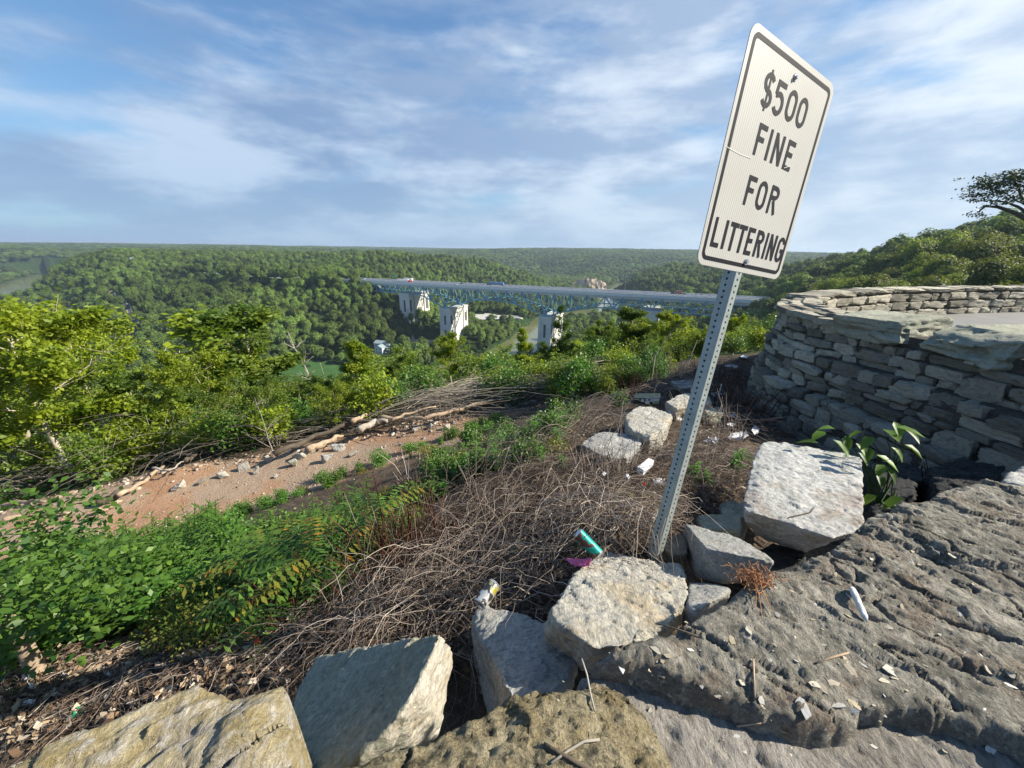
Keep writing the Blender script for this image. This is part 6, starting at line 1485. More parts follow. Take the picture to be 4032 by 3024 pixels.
# bare dead trees
def dead_tree(px, py, top, label, lean, seed, wide=1.0, push=0, mat='deadwood'):
    g = ground_hit(px, py)
    if push: v = Vector((g.x, g.y, 0)).normalized() * push; g = Vector((g.x + v.x, g.y + v.y, 0)); g.z = gz(g.x, g.y)
    H = max(0.5, zpix(px, top, math.hypot(g.x, g.y)) - g.z)
    rg = random.Random(seed); b = MB(); root = thing('dead_tree', label, 'dead tree', tuple(g)); n = 8; q = Vector((0, 0, -.3)); d = Vector((lean, rg.uniform(-.1, .1), 1)).normalized(); tr = [q.copy()]
    for i in range(n): d = (d + Vector((rg.gauss(0, .08), rg.gauss(0, .08), 0))).normalized(); q = q + d * (H + .3) / n; tr.append(q.copy())
    r0 = max(.012, H * .011); b.tube(tr, [r0 * (1 - .85 * i / n) for i in range(n + 1)], 6); b.build('trunk', M[mat], root, True); b = MB()
    for k in range(14):
        f = rg.uniform(.3, .97); i = min(n - 1, int(f * n)); p = tr[i]; a = rg.uniform(0, 6.28); L = H * .34 * wide * (1.15 - f) * rg.uniform(.6, 1.3); dd = Vector((math.cos(a), math.sin(a), rg.uniform(.4, 1.3))).normalized(); pts = [p.copy()]; q = p.copy()
        for _ in range(4): dd = (dd + Vector((rg.gauss(0, .2), rg.gauss(0, .2), rg.gauss(0, .15)))).normalized(); q = q + dd * L / 4; pts.append(q.copy())
        b.tube(pts, [r0 * .4 * (1 - .2 * j) for j in range(5)], 4)
        for j in (1, 2, 3):
            e = pts[j] + Vector((rg.gauss(0, .3), rg.gauss(0, .3), rg.uniform(0, .5))) * L * .6; b.tube([pts[j], (pts[j] + e) / 2 + Vector((0, 0, .03 * L)), e], [r0 * .2, r0 * .15, r0 * .08], 3)
    b.build('branches', M[mat], root, True); return root
dead_tree(1330, 1600, 1275, 'bare white dead tree rising beside the feathery green tree', -.1, 3, 1.3, 4)
dead_tree(1865, 1590, 1430, 'bare grey tree with spread branches above the brush pile', .05, 5, 2.0, 1)
dead_tree(1725, 1610, 1440, 'thin bare tree left of the spread grey one', -.05, 7, 1.0, 1)
dead_tree(1075, 1790, 1560, 'small bare tree with forked branches by the track', .02, 9, 1.6, 0)
dead_tree(2340, 1500, 1390, 'thin bare sapling at the crest left of the sign post', .3, 11, .8, 0)
dead_tree(250, 1860, 1540, 'broken bare trunk among the left trees', .06, 13, .5, 0, 'palebark')
dead_tree(420, 1880, 1600, 'dark bare trunk among the left trees', -.05, 15, .4, 0, 'darkbark')
dead_tree(1670, 1620, 1480, 'pale bare stem beyond the brush', .1, 17, .8, 3)
# curved bare saplings above the crest
for k, (pts, lab) in enumerate([([(2580,1400),(2600,1370),(2640,1310),(2700,1250)], 'long pale curved twig rising left of the sign post'), ([(2690,1440),(2720,1400),(2745,1340)], 'shorter pale curved twig beside the sign post')]):
    g = ground_hit(2600 + k * 90, 1500); dd = math.hypot(g.x, g.y) + 0; b = MB(); W_ = [Vector(PH(p[0], p[1], dd)) for p in pts]; W_ = [Vector((W_[0].x, W_[0].y, g.z))] + W_
    o = b; b.tube(W_, [.012, .012, .010, .008, .005], 5); tag(b.build('bare_twig', M['palebark']), lab, 'twig')
# the open-crowned tree on the right-hand hill
hd = 75.0; tb = Vector(PH(4230, 1010, hd)); sk = thing('spreading_tree', 'lone open-crowned tree with bare curving limbs against the sky at the right edge', 'tree', tuple(tb)); sk.location.z = gz(tb.x, tb.y) ; base = Vector(sk.location)
def hp_(px, py, dd=hd): return Vector(PH(px, py, dd)) - base
b = MB(); limbs = [([(4230,1010),(4160,930),(4090,890),(4032,858),(3990,835),(3930,815),(3880,812),(3850,835)], .34), ([(4110,900),(4060,850),(4010,815),(3960,795),(3900,790)], .2), ([(4150,920),(4080,820),(4030,800),(4010,740),(3990,705)], .22), ([(4040,862),(3985,838),(3940,815),(3905,800)], .12), ([(4170,940),(4100,800),(4060,740),(4040,690)], .22), ([(4080,820),(4000,790),(3960,760)], .1), ([(4180,940),(4200,820),(4230,740),(4250,690)], .25)]
sk_t = []
b.tube([Vector((0, 0, -1)), hp_(4230, 1010)], [.4, .36], 8)
for L_, r in limbs:
    pts = [hp_(x, y, hd + 1.2 * math.sin(i * 1.3 + r * 20)) for i, (x, y) in enumerate(L_)]; b.tube(pts, [r * (1 - .8 * i / len(pts)) for i in range(len(pts))], 6); sk_t += pts[2:]
b.build('trunk', M['darkbark'], sk, True)
rn = np.random.default_rng(9); CC = []
for (x, y, sx_, sy_, m) in [(3830,745,20,14,420),(3850,775,22,14,420),(3880,740,28,16,700),(3900,715,30,12,600),(3930,760,30,14,500),(3960,725,34,16,900),(3990,700,34,14,800),(4010,735,30,14,600),(4020,690,34,12,800),(3870,700,14,8,160),(3845,850,22,7,160),(3880,840,22,6,120),(3920,800,26,10,260),(3980,780,24,10,300),(4060,700,40,20,900),(4110,700,40,20,700),(4070,770,30,14,400),(4180,720,50,26,900),(4270,760,50,26,800)]:
    for _ in range(m // 34):
        cx_, cy_ = x + rn.normal() * sx_, y + rn.normal() * sy_; dd = hd + rn.normal() * 1.8
        c0 = np.array(PH(cx_, cy_, dd)) - np.array(base); CC.append(c0 + rn.normal(size=(14, 3)) * [.30, .30, .13])
CC = np.concatenate(CC); ob('crown', leaf_mesh('crown', CC, .30, M['leaf_grey'], rn, .5, .6), sk)
# shrubs
def shrub_mesh(seed, n, ls, mat, h=1.2, r=0.8):
    rn = np.random.default_rng(seed); C = []
    for k in range(9):
        a = rn.uniform(0, 6.28); q = rn.uniform(0, .6) * r; c = np.array([math.cos(a) * q, math.sin(a) * q, h * rn.uniform(.25, .75)]); u = rnd_dirs(n // 9, rn) * rn.uniform(.3, 1.05, (n // 9, 1))
        C.append(c + u * [r * .5, r * .5, h * .3])
    C = np.concatenate(C); C[:, 2] = np.abs(C[:, 2]); tone = np.clip(.5 + .5 * vnoise(C * 3, seed) + .2 * rn.normal(size=len(C)), 0, 1)
    return leaf_mesh('foliage', C, ls, mat, rn, .6, .62, tint=tone)
SH_ = [shrub_mesh(200 + k, 1500, .085, M[m]) for k, m in enumerate(('leaf_green', 'leaf_fresh', 'leaf_yellow', 'leaf_green', 'leaf_weed', 'leaf_yellow'))]
ss = MB(); 
for k in range(7): a = k * .9; ss.tube([(0, 0, -.1), (math.cos(a) * .2, math.sin(a) * .2, .5), (math.cos(a) * .45, math.sin(a) * .45, .95)], [.014, .01, .004], 4)
SHS = ss.mesh('stems', M['bark'])
crest = random.Random(19)
for k in range(34):
    px = 1930 + k * 21 + crest.uniform(-12, 12); py = float(np.interp(px, [1930, 2250, 2450, 2640], [1590, 1560, 1530, 1470])) + crest.uniform(-30, 12)
    g = ground_hit(px, py); s = crest.uniform(.75, 1.25) * (1 if px < 2300 else .55); kk = crest.choice((0, 1, 2, 5, 4, 1)); r = thing('shrub', ('small ' if s < 1 else 'big ') + ('green', 'fresh green', 'yellow-green', 'green', 'dark green', 'yellow-green')[kk] + ' shrub on the crest left of the sign post, ' + ('left third' if px < 2150 else 'middle third' if px < 2400 else 'right third'), 'shrub', (g.x, g.y, g.z - .05), crest.uniform(0, 6), 'shrubs on the crest')
    r.scale = (s, s, s * crest.uniform(.8, 1.2)); ob('foliage', SH_[kk], r); ob('stems', SHS, r)
srng = random.Random(77); nsh = 0; placed = []
for _ in range(5200):
    if nsh >= 245: break
    a = srng.uniform(R(-60), R(50)); d = 9.5 * (46 / 9.5) ** srng.random() if srng.random() < .8 else srng.uniform(9, 20); x, y = d * math.sin(a), d * math.cos(a)
    rd, rw = seg_dist(np.array([x]), np.array([y]), TRACK, TW); rd, rw = rd[0], rw[0]
    side_ok = (y > np.interp(x, TRACK[:, 0], TRACK[:, 1]) + rw + 1.3) if x < -.6 else (d > (12.5 if x < 4 else 14.5))
    if not side_ok: continue
    if np.hypot(CP[:, 0] - x, CP[:, 1] - y).min() < 2.2 or (x > 5 and y < 14 and d < 26): continue
    if any((x - p) ** 2 + (y - q) ** 2 < (.28 + .035 * d) ** 2 for p, q in placed): continue
    z = gz(x, y); px, py = project(x, y, z + .6)
    if not (-250 < px < 4150): continue
    placed.append((x, y)); s = srng.uniform(.7, 1.35) * (1 + max(0, d - 20) / 30)
    r = thing('shrub', '', 'shrub', (x, y, z - .05), srng.uniform(0, 6.28), None); r.scale = (s, s, s * srng.uniform(.8, 1.2)); k = srng.randrange(6); ob('foliage', SH_[k], r); ob('stems', SHS, r)
    zone = 'beyond the dirt track at the left' if px < 800 else 'beyond the logs and the dirt track' if px < 1700 else 'at the head of the brush pile' if px < 2300 else 'on the crest behind the sign post' if px < 3000 else 'beyond the curved wall'
    tone = ('green', 'fresh green', 'yellow-green', 'green', 'dark green', 'yellow-green')[k]
    r['label'] = ('small ' if s < .9 else 'big ' if s > 1.5 else '') + tone + ' shrub ' + zone + (', high in the row' if py < 1450 else ', near the logs' if py > 1600 and px < 1700 else ', midway down'); r['group'] = 'shrubs ' + zone; nsh += 1
print('near trees', nsh, round(time.time() - T0, 1))
# ------------------------------------------------------------------ logs, brush, vines, weeds, litter
def gpts(poly, n, rg, zoff=0):
    """random ground points inside a polygon given in photograph coordinates (converted to plan first)"""
    W_ = np.array([ground_hit(a, b)[:2] for a, b in poly]); x0, y0 = W_.min(0); x1, y1 = W_.max(0); out = []
    while len(out) < n:
        X = rg.uniform(x0, x1, n * 3); Y = rg.uniform(y0, y1, n * 3); k = poly_sdf(X, Y, W_) < 0; out += list(zip(X[k], Y[k]))
    return np.array(out[:n])
def strands(name, starts, rng, L, rad, mat, hgt, curl=0.5, seg=8, main=None, spread=3.14, arch=0.12, label=None, dark=0.0, lift=0.0, pitch=0.0):
    n = len(starts); Lr = rng.uniform(L[0], L[1], n); hd_ = rng.uniform(-spread, spread, n) + (main if main is not None else 0)
    P_ = np.zeros((n, seg + 1, 3)); P_[:, 0, :2] = starts; a = hd_.copy(); da = rng.normal(0, curl, n)
    for i in range(seg):
        a = a + da / seg + rng.normal(0, .12 + curl * .15, n); P_[:, i + 1, 0] = P_[:, i, 0] + np.cos(a) * Lr / seg; P_[:, i + 1, 1] = P_[:, i, 1] + np.sin(a) * Lr / seg
    G = terrain(P_[:, :, 0].ravel(), P_[:, :, 1].ravel()).reshape(n, seg + 1)
    base = rng.uniform(0, 1, n) ** 1.6 * hgt; t = np.linspace(0, 1, seg + 1)
    P_[:, :, 2] = G * 0.6 + G.mean(1)[:, None] * 0.4 + base[:, None] + lift + (arch * rng.uniform(0, 1, n))[:, None] * np.sin(np.pi * t)[None] * Lr[:, None] * 2 + rng.normal(0, .012, (n, seg + 1)) + (rng.normal(0, pitch, n) * Lr)[:, None] * t[None]
    P_[:, :, 2] = np.maximum(P_[:, :, 2], G + 0.004)
    T_ = np.gradient(P_, axis=1); T_ /= np.linalg.norm(T_, axis=2)[:, :, None] + 1e-9; S_ = np.cross(T_, [0, 0, 1.0]); S_ /= np.linalg.norm(S_, axis=2)[:, :, None] + 1e-9; U_ = np.cross(S_, T_)
    r_ = rng.uniform(rad[0], rad[1], n)[:, None] * (1 - .6 * t)[None]; ang = np.array([math.pi / 2, math.pi * 7 / 6, math.pi * 11 / 6])
    V = P_[:, :, None] + (S_[:, :, None] * np.cos(ang)[None, None, :, None] + U_[:, :, None] * np.sin(ang)[None, None, :, None]) * r_[:, :, None, None]
    idx = np.arange(n * (seg + 1) * 3).reshape(n, seg + 1, 3); a_ = idx[:, :-1]; b_ = idx[:, 1:]
    F = np.stack([a_, np.roll(a_, -1, 2), np.roll(b_, -1, 2), b_], -1).reshape(-1, 4)
    tn = np.clip(rng.beta(1.6, 2.2, n) * (0.45 + 0.75 * base / max(hgt, .01)) - dark, 0, 1)
    me = mesh_np(name, V.reshape(-1, 3), F, mat, True, attr=np.repeat(tn, (seg + 1) * 3))
    return tag(ob(name, me), label or name, name.replace('_', ' '), kind='stuff')
vr = np.random.default_rng(21)
NEARV = [(1180,2560),(1380,2350),(1560,2240),(1700,2080),(1850,1970),(2050,1890),(2250,1790),(2600,1780),(2900,1800),(3000,1850),(2880,2080),(2720,2150),(2450,2220),(2260,2330),(2150,2500),(2020,2680),(1850,2700),(1700,2600),(1300,2700),(1180,2680)]
HIDE = [(2410,1755,190,75),(2555,1655,130,80),(2710,1580,120,45),(2560,1590,90,40),(2545,1830,60,45),(2590,1895,50,30),(2940,1710,110,40),(1935,2340,70,60),(2310,2150,70,60),(2270,2215,80,40),(3180,1915,270,150)]
def clear_view(S, fac=1.0):
    g = terrain(S[:, 0], S[:, 1]); P_ = np.stack([S[:, 0], S[:, 1], g + .12], 1); w_ = P_ @ _f; px = 2016 + FPX * (P_ @ _r) / w_; py = 1512 - FPX * (P_ @ _u) / w_; k = np.ones(len(S), bool)
    for cx_, cy_, ax, ay in HIDE: k &= ((px - cx_) / ax) ** 2 + ((py - cy_ - ay * .3) / ay) ** 2 > fac
    return S[k]
S1 = clear_view(gpts(NEARV, 6800, vr))
strands('dead_vines', S1, vr, (.2, .75), (.0009, .0024), M['vine'], .12, 1.8, 9, label='tangled mat of dry brown vine stems covering the bank', arch=.07)
S1b = gpts([(1300,2560),(1500,2380),(1650,2280),(1800,2150),(2100,2050),(2500,2050),(2700,2130),(2450,2220),(2260,2330),(2150,2480),(1850,2430),(1720,2500),(1350,2620)], 1100, vr); S1b = clear_view(S1b)
strands('dead_vines', S1b, vr, (.3, .8), (.0011, .0026), M['vine'], .20, 1.2, 9, label='paler arching dry stems on top of the vine mat', arch=.16, dark=-.3, pitch=.15)
S2 = gpts([(1900,1920),(2000,1850),(2150,1780),(2300,1690),(2480,1580),(2700,1470),(2930,1430),(2990,1500),(3040,1620),(3080,1760),(2950,1850),(2600,1800),(2200,1810),(1900,1900)], 2600, vr); S2 = clear_view(S2, 1.6)
strands('dead_vines', S2, vr, (.3, 1.0), (.0016, .004), M['vine'], .20, 1.2, 8, label='dry vine stems on the upper bank below the curved wall', arch=.14)
S3 = gpts([(0,2640),(300,2560),(700,2440),(1000,2380),(1150,2500),(1150,2700),(700,2750),(300,2900),(0,3000)], 1700, vr)
strands('dead_vines', S3, vr, (.15, .6), (.0012, .0035), M['vine'], .05, .6, 7, label='dry stalks and litter on the ground at the lower left', main=.3, spread=1.2, arch=.05)
S4 = gpts([(1700,1860),(1950,1740),(2150,1680),(2350,1600),(2380,1700),(2050,1850),(1800,1960)], 700, vr)
strands('dead_vines', S4, vr, (.3, .9), (.0015, .004), M['brush'], .12, .9, 8, label='grey dry stems along the crest between the weeds and the track', arch=.2, pitch=.25)
# brush pile beyond the track
tr_ = np.array([(-12.5, 10.0), (-9.6, 10.3), (-7.5, 10.7), (-5.2, 11.1), (-3.4, 11.6), (-1.8, 12.0), (-.2, 12.3), (1.0, 12.4)])
def band(n, off, wd):
    t = vr.uniform(0, len(tr_) - 1.001, n); i = t.astype(int); f = t - i; p = tr_[i] * (1 - f)[:, None] + tr_[i + 1] * f[:, None]; return p + np.stack([vr.normal(0, .4, n), off + vr.normal(0, wd, n)], 1)
strands('brush_pile', band(1500, .4, .6), vr, (.8, 3.0), (.004, .014), M['brush'], .55, .35, 6, main=.25, spread=.75, arch=.06, label='long pile of grey cut branches along the far side of the dirt track', pitch=.12)
k_ = band(900, 0, .5); k_ = k_[k_[:, 0] > -4.5]
strands('brush_pile', k_, vr, (1.2, 3.6), (.006, .017), M['brush'], .7, .35, 6, main=.22, spread=.42, arch=.05, label='straight pale poles stacked on the right part of the brush pile', dark=-.2)
strands('brush_pile', np.stack([vr.uniform(-16, -9, 420), vr.uniform(9.4, 12.0, 420)], 1), vr, (.8, 2.6), (.003, .010), M['brush'], .8, .6, 7, label='grey twiggy brush under the left trees', pitch=.3)
# thin upright dead stalks
def spikes(name, pts, rng, H, rad, mat, label, lean=.25):
    n = len(pts); g = terrain(pts[:, 0], pts[:, 1]); b = MB(); tn = []
    for (x, y), z in zip(pts, g):
        h = rng.uniform(*H); l = rng.normal(0, lean, 2) * h; b.tube([(x, y, z - .03), (x + l[0] * .4, y + l[1] * .4, z + h * .55), (x + l[0], y + l[1], z + h)], [rad, rad * .8, rad * .4], 4, cap=False); tn += [rng.uniform(0, 1)] * 12
    me = mesh_np(name, b.V, b.F, mat, True, attr=tn); return me
sp = gpts([(1250,2350),(1500,2150),(1800,1900),(2300,1750),(2900,1600),(2950,1900),(2700,2100),(2300,2150),(1900,2300),(1300,2500)], 260, vr)
tag(ob('dry_stalks', spikes('dry_stalks', sp, vr, (.15, .55), .0028, M['vine'], '')), 'single pale stalks standing up out of the dead vines', 'dry stalks', kind='stuff')
def clump(px, py, n, spread, H, mat, label, rad=.004, lean=.2):
    g = ground_hit(px, py); rg = random.Random(px + py); b = MB(); tn = []
    for _ in range(n):
        x, y = rg.gauss(0, spread), rg.gauss(0, spread); h = rg.uniform(.4, 1) * H; l = (rg.gauss(0, lean) * h + x * .3, rg.gauss(0, lean) * h + y * .3); r_ = rad * rg.uniform(.6, 1.5)
        b.tube([(x, y, -.05), (x + l[0] * .35, y + l[1] * .35, h * .5), (x + l[0], y + l[1], h)], [r_, r_ * .9, r_ * .3], 4, cap=False); tn += [rg.random()] * 12
    me = mesh_np('dead_stem_clump', b.V, b.F, mat, True, attr=tn); return tag(ob('dead_stem_clump', me, loc=tuple(g)), label, 'plant')
for a in [(1640,2200,150,.16,.52,'redstem','big clump of dark red dead stems at the right end of the green weeds'),(1560,2250,60,.14,.4,'redstem','dark red dead stems beside the yellowing leaves'),(2085,2090,60,.06,.3,'redstem','small dark red stem clump in the middle of the vines'),(2020,2080,30,.05,.22,'redstem','low dark stubs left of the middle red clump'),
          (1625,2440,26,.03,.16,'redstem','small rust-brown stub clump above the leaning block'),(2400,1900,70,.12,.3,'vine','dry bush of brown stems below the bank stones'),(2330,1880,40,.12,.28,'vine','dry brown stems left of the bank stones'),(1700,1930,60,.2,.45,'vine','tall dry stems at the crest of the vine bank'),(1480,2010,60,.2,.5,'redstem','dark dead stems behind the fresh green weeds'),
          (2900,1640,120,.25,.7,'redstem','tangle of dark stems against the foot of the curved wall'),(2870,1530,70,.3,.6,'redstem','reddish dry stems at the far foot of the wall'),(2650,1480,70,.4,.7,'vine','tawny dry stems on the crest left of the sign post'),(2480,1560,40,.15,.7,'redstem','dark upright stalks beside the cardboard box'),(1180,2420,60,.15,.3,'redstem','brown-red stems beneath the yellowing weeds'),(3640,1940,50,.1,.4,'redstem','rust-red dead plant in the gap by the wall')]:
    clump(a[0], a[1], a[2], a[3], a[4], M[a[5]], a[6])
# logs
def log(name, label, pts, rad, mat, cat='log', lift=.1, n=9, branches=()):
    W_ = []
    for (x, y) in pts: g = ground_hit(x, y); W_.append(g)
    # rest the log just above the ground, straightened
    m = len(W_); W_ = [Vector((w_.x, w_.y, max(w_.z, 0 * w_.z + W_[0].z * (1 - i / (m - 1)) + W_[-1].z * i / (m - 1)) + lift)) for i, w_ in enumerate(W_)]
    c = W_[0].copy(); b = MB(); fine = []
    lg = random.Random(int(pts[0][0]) + m)
    for i in range(m - 1):
        for k in range(8): fine.append(W_[i].lerp(W_[i + 1], k / 8) - c + Vector((lg.gauss(0, .012), lg.gauss(0, .012), .03 * math.sin(i * 3 + k * .9))))
    fine.append(W_[-1] - c); rad *= .58; rr = [rad * (1.1 - .55 * i / len(fine)) * (1 + .16 * math.sin(i * 1.3) * lg.random()) for i in range(len(fine))]
    b.tube(fine, rr, n); o = b.build(name, mat, None, True, tuple(c)); me = o.data; V = np.array([v.co[:] for v in me.vertices]); V += rad * .5 * np.stack([fbm(V + q_, 5, 3, q_) for q_ in (1, 2, 3)], 1); me.vertices.foreach_set('co', V.astype(np.float32).ravel()); return tag(o, label, cat)
log('fallen_log', 'bare orange-tan peeled log end on the pale slabs', [(1215,1800),(1290,1765),(1350,1740)], .15, M['wood'], lift=.2)
log('fallen_log', 'long dark bark-covered log behind the peeled one', [(1090,1830),(1250,1760),(1400,1715),(1560,1690)], .13, M['darkbark'], lift=.3)
log('fallen_log', 'short peeled log in the middle of the pile', [(1390,1725),(1450,1695)], .12, M['wood'], lift=.5)
log('fallen_log', 'thick curved tan trunk at the right of the log pile', [(1500,1690),(1580,1690),(1680,1690),(1790,1655),(1900,1630),(2000,1600)], .12, M['wood'], lift=.35)
log('fallen_log', 'forked pale limb lying over the curved trunk', [(1550,1720),(1600,1695),(1720,1660)], .07, M['wood'], lift=.5)
log('fallen_log', 'broken root end with splintered grey wood', [(1420,1740),(1480,1705),(1530,1700)], .16, M['deadwood'], lift=.35)
log('fallen_branch', 'charred dark branch end pointing right above the track', [(740,1850),(770,1825),(810,1790)], .09, M['darkbark'], 'branch', .25)
log('fallen_branch', 'thin pale branch leading to the charred branch', [(610,1880),(680,1885),(745,1845)], .05, M['deadwood'], 'branch', .25)
log('fallen_log', 'leaning tan trunk beside the stump at the left of the track', [(470,1975),(560,1920),(650,1850)], .09, M['wood'], lift=.12)
log('fallen_log', 'dark broken stump left of the track', [(400,1995),(440,1975),(480,1950)], .14, M['darkbark'], lift=.1)
log('split_plank', 'split pale slab of wood below the stump', [(380,2030),(430,2010),(485,1985)], .09, M['wood'], 'plank', .08)
log('fallen_log', 'pale weathered trunk at the far left edge of the track', [(0,2010),(80,1995),(190,1985)], .10, M['wood'], lift=.08)
log('fallen_log', 'flat tan log at the left behind the tall weed', [(20,2060),(130,2030),(280,2030)], .09, M['wood'], lift=.06)
for k, (p0, p1, d_, r_, lab) in enumerate([((0,1770),(235,1905),20,.05,'long bare pole leaning down from the left edge'), ((0,1905),(110,1945),15.5,.05,'shorter pale pole at the left edge'), ((640,1850),(545,1930),14.5,.06,'grey pole lying towards the stump'), ((1260,1000+430),(1340,1560),30,.05,'thin white dead stem in front of the field'), ((1590,1560),(1560,1640),19,.05,'pale bare stem above the brush pile')]):
    b = MB(); a = Vector(PH(p0[0], p0[1], d_ + 3)); e = ground_hit(*p1); b.tube([e - e, (a - e) * .5 + Vector((0, 0, .08)), a - e], [r_, r_ * .8, r_ * .45], 6); tag(b.build('bare_pole', M['palebark'], None, True, tuple(e)), lab, 'branch')
# ---- weeds
def stem_weed(seed, H, nst, nl, ll, lw, mat, whorl=False):
    rg = random.Random(seed); rn = np.random.default_rng(seed); b = MB(); Vs, Fs, tn = [], [], []; k0 = 0
    for s in range(nst):
        a = rg.uniform(0, 6.28); q = rg.uniform(0, .14) * (nst > 1); x0, y0 = math.cos(a) * q, math.sin(a) * q; h = H * rg.uniform(.7, 1.05); lean = Vector((rg.gauss(0, .14), rg.gauss(0, .14), 1)).normalized()
        b.tube([Vector((x0, y0, -.05)), Vector((x0, y0, 0)) + lean * h * .5, Vector((x0, y0, 0)) + lean * h], [.006, .0045, .002], 5, cap=False)
        for i in range(nl):
            f = .12 + .88 * (i / nl) ** .8; p = Vector((x0, y0, 0)) + lean * h * f; ph = i * 2.4 + rg.uniform(-.3, .3); L = ll * (1.15 - .55 * f) * rg.uniform(.8, 1.2); el = rg.uniform(-.1, .45) + .75 * max(0, f - .8) * 4 * .35
            d = Vector((math.cos(ph), math.sin(ph), el)).normalized(); sd = d.cross(Vector((0, 0, 1))).normalized(); up = sd.cross(d)
            w_ = L * lw; pts = [p, p + d * L * .35 + sd * w_ * .5 + up * .02 * L, p + d * L * .35 - up * .03 * L + up * .06 * L, p + d * L * .35 - sd * w_ * .5 + up * .02 * L, p + d * L * .72 + sd * w_ * .32 - up * .05 * L, p + d * L * .72 - sd * w_ * .32 - up * .05 * L, p + d * L - up * .16 * L, p + d * L * .72 - up * .03 * L - up * .05 * L]
            Vs += [v[:] for v in pts]; Fs += [(k0, k0 + 1, k0 + 2), (k0, k0 + 2, k0 + 3), (k0 + 1, k0 + 4, k0 + 7, k0 + 2), (k0 + 2, k0 + 7, k0 + 5, k0 + 3), (k0 + 4, k0 + 6, k0 + 7), (k0 + 7, k0 + 6, k0 + 5)]; k0 += 8; tn += [min(1, max(0, .2 + .6 * f + rg.gauss(0, .15)))] * 8
    return mesh_np('leaves', Vs, Fs, mat, False, attr=tn), b.mesh('stem', mat)
def pinnate(seed, nfr, L, mat):
    rg = random.Random(seed); Vs, Fs, tn = [], [], []; k0 = 0; b = MB()
    for s in range(nfr):
        a = s * 2.4 + rg.uniform(-.3, .3); d = Vector((math.cos(a), math.sin(a), rg.uniform(.3, 1.0))).normalized(); p0 = Vector((0, 0, .05 + .03 * s)); pts = []; q = p0.copy(); n = 9; l = L * rg.uniform(.7, 1.1)
        for i in range(n + 1): pts.append(q.copy()); d = (d + Vector((0, 0, -.11))).normalized(); q = q + d * l / n
        b.tube(pts, [.003 * (1 - .08 * i) for i in range(n + 1)], 4, cap=False); t_ = rg.random()
        for i in range(2, n + 1):
            for sg in (-1, 1):
                sd = d.cross(Vector((0, 0, 1))).normalized() * sg; dd = (sd + d * .35 - Vector((0, 0, .25))).normalized(); wl = l * .2; ww = wl * .3; e = dd.cross(Vector((0, 0, 1))).normalized()
                p = pts[i]; Vs += [v[:] for v in (p, p + dd * wl * .5 + e * ww * .5, p + dd * wl, p + dd * wl * .5 - e * ww * .5)]; Fs.append((k0, k0 + 1, k0 + 2, k0 + 3)); k0 += 4; tn += [min(1, max(0, t_ + rg.gauss(0, .2)))] * 4
    return mesh_np('leaves', Vs, Fs, mat, False, attr=tn), b.mesh('stem', mat)
def grass(seed, n, H, mat):
    rg = random.Random(seed); Vs, Fs, tn = [], [], []; k0 = 0
    for _ in range(n):
        x, y = rg.gauss(0, .09), rg.gauss(0, .09); a = rg.uniform(0, 6.28); h = H * rg.uniform(.5, 1); l = rg.uniform(.2, .7) * h; w_ = .006; d = Vector((math.cos(a), math.sin(a), 0)); e = Vector((-d.y, d.x, 0)); o_ = Vector((x, y, 0))
        P_ = [o_ - e * w_ / 2, o_ + e * w_ / 2, o_ + d * l * .35 + e * w_ / 2 + Vector((0, 0, h * .65)), o_ + d * l * .35 - e * w_ / 2 + Vector((0, 0, h * .65)), o_ + d * l + Vector((0, 0, h * rg.uniform(.6, .95)))]
        Vs += [v[:] for v in P_]; Fs += [(k0, k0+1, k0+2, k0+3), (k0+3, k0+2, k0+4)]; k0 += 5; tn += [rg.random()] * 5
    return mesh_np('blades', Vs, Fs, mat, False, attr=tn), None
WK = {'lance': [stem_weed(1, .75, 5, 26, .15, .22, M['leaf_weed']), stem_weed(2, .65, 6, 24, .14, .2, M['leaf_weed'])], 'broad': [stem_weed(3, .55, 7, 14, .12, .6, M['leaf_weed']), stem_weed(4, .5, 8, 13, .11, .65, M['leaf_fresh'])],
      'small': [(shrub_mesh(61, 1100, .055, M['leaf_weed'], .6, .45), None), (shrub_mesh(62, 1000, .05, M['leaf_fresh'], .55, .45), None)], 'pin': [pinnate(6, 12, .55, M['leaf_weed'])], 'pinsick': [pinnate(7, 12, .5, M['leaf_sick'])],
      'sick': [(shrub_mesh(63, 500, .045, M['leaf_sick'], .4, .35), None)], 'grass': [grass(8, 90, .4, M['leaf_weed'])], 'bright': [stem_weed(9, .5, 4, 18, .11, .5, M['leaf_fresh'])], 'tall': [stem_weed(14, 1.25, 2, 40, .12, .6, M['leaf_weed'])]}
WORD = {'lance': 'weed with long narrow leaves', 'broad': 'weed with broad pointed leaves', 'small': 'dense small-leaved green bush', 'pin': 'weed with feathery divided leaves', 'pinsick': 'yellowing weed with divided leaves', 'sick': 'yellowing sparse bush', 'grass': 'clump of long green grass', 'bright': 'fresh green leafy weed', 'tall': 'tall single-stemmed weed with large leaves'}
wrg = random.Random(5)
def weed(kind, p, s, label=None, group=None):
    lm, st_ = wrg.choice(WK[kind]); r = thing('grass_clump' if kind == 'grass' else 'weed_plant', label or '', 'plant', (p[0], p[1], gz(p[0], p[1]) - .01), wrg.uniform(0, 6.28), group); r.scale = (s, s, s * wrg.uniform(.85, 1.15))
    ob('leaves', lm, r)
    if st_: ob('stem', st_, r)
    return r
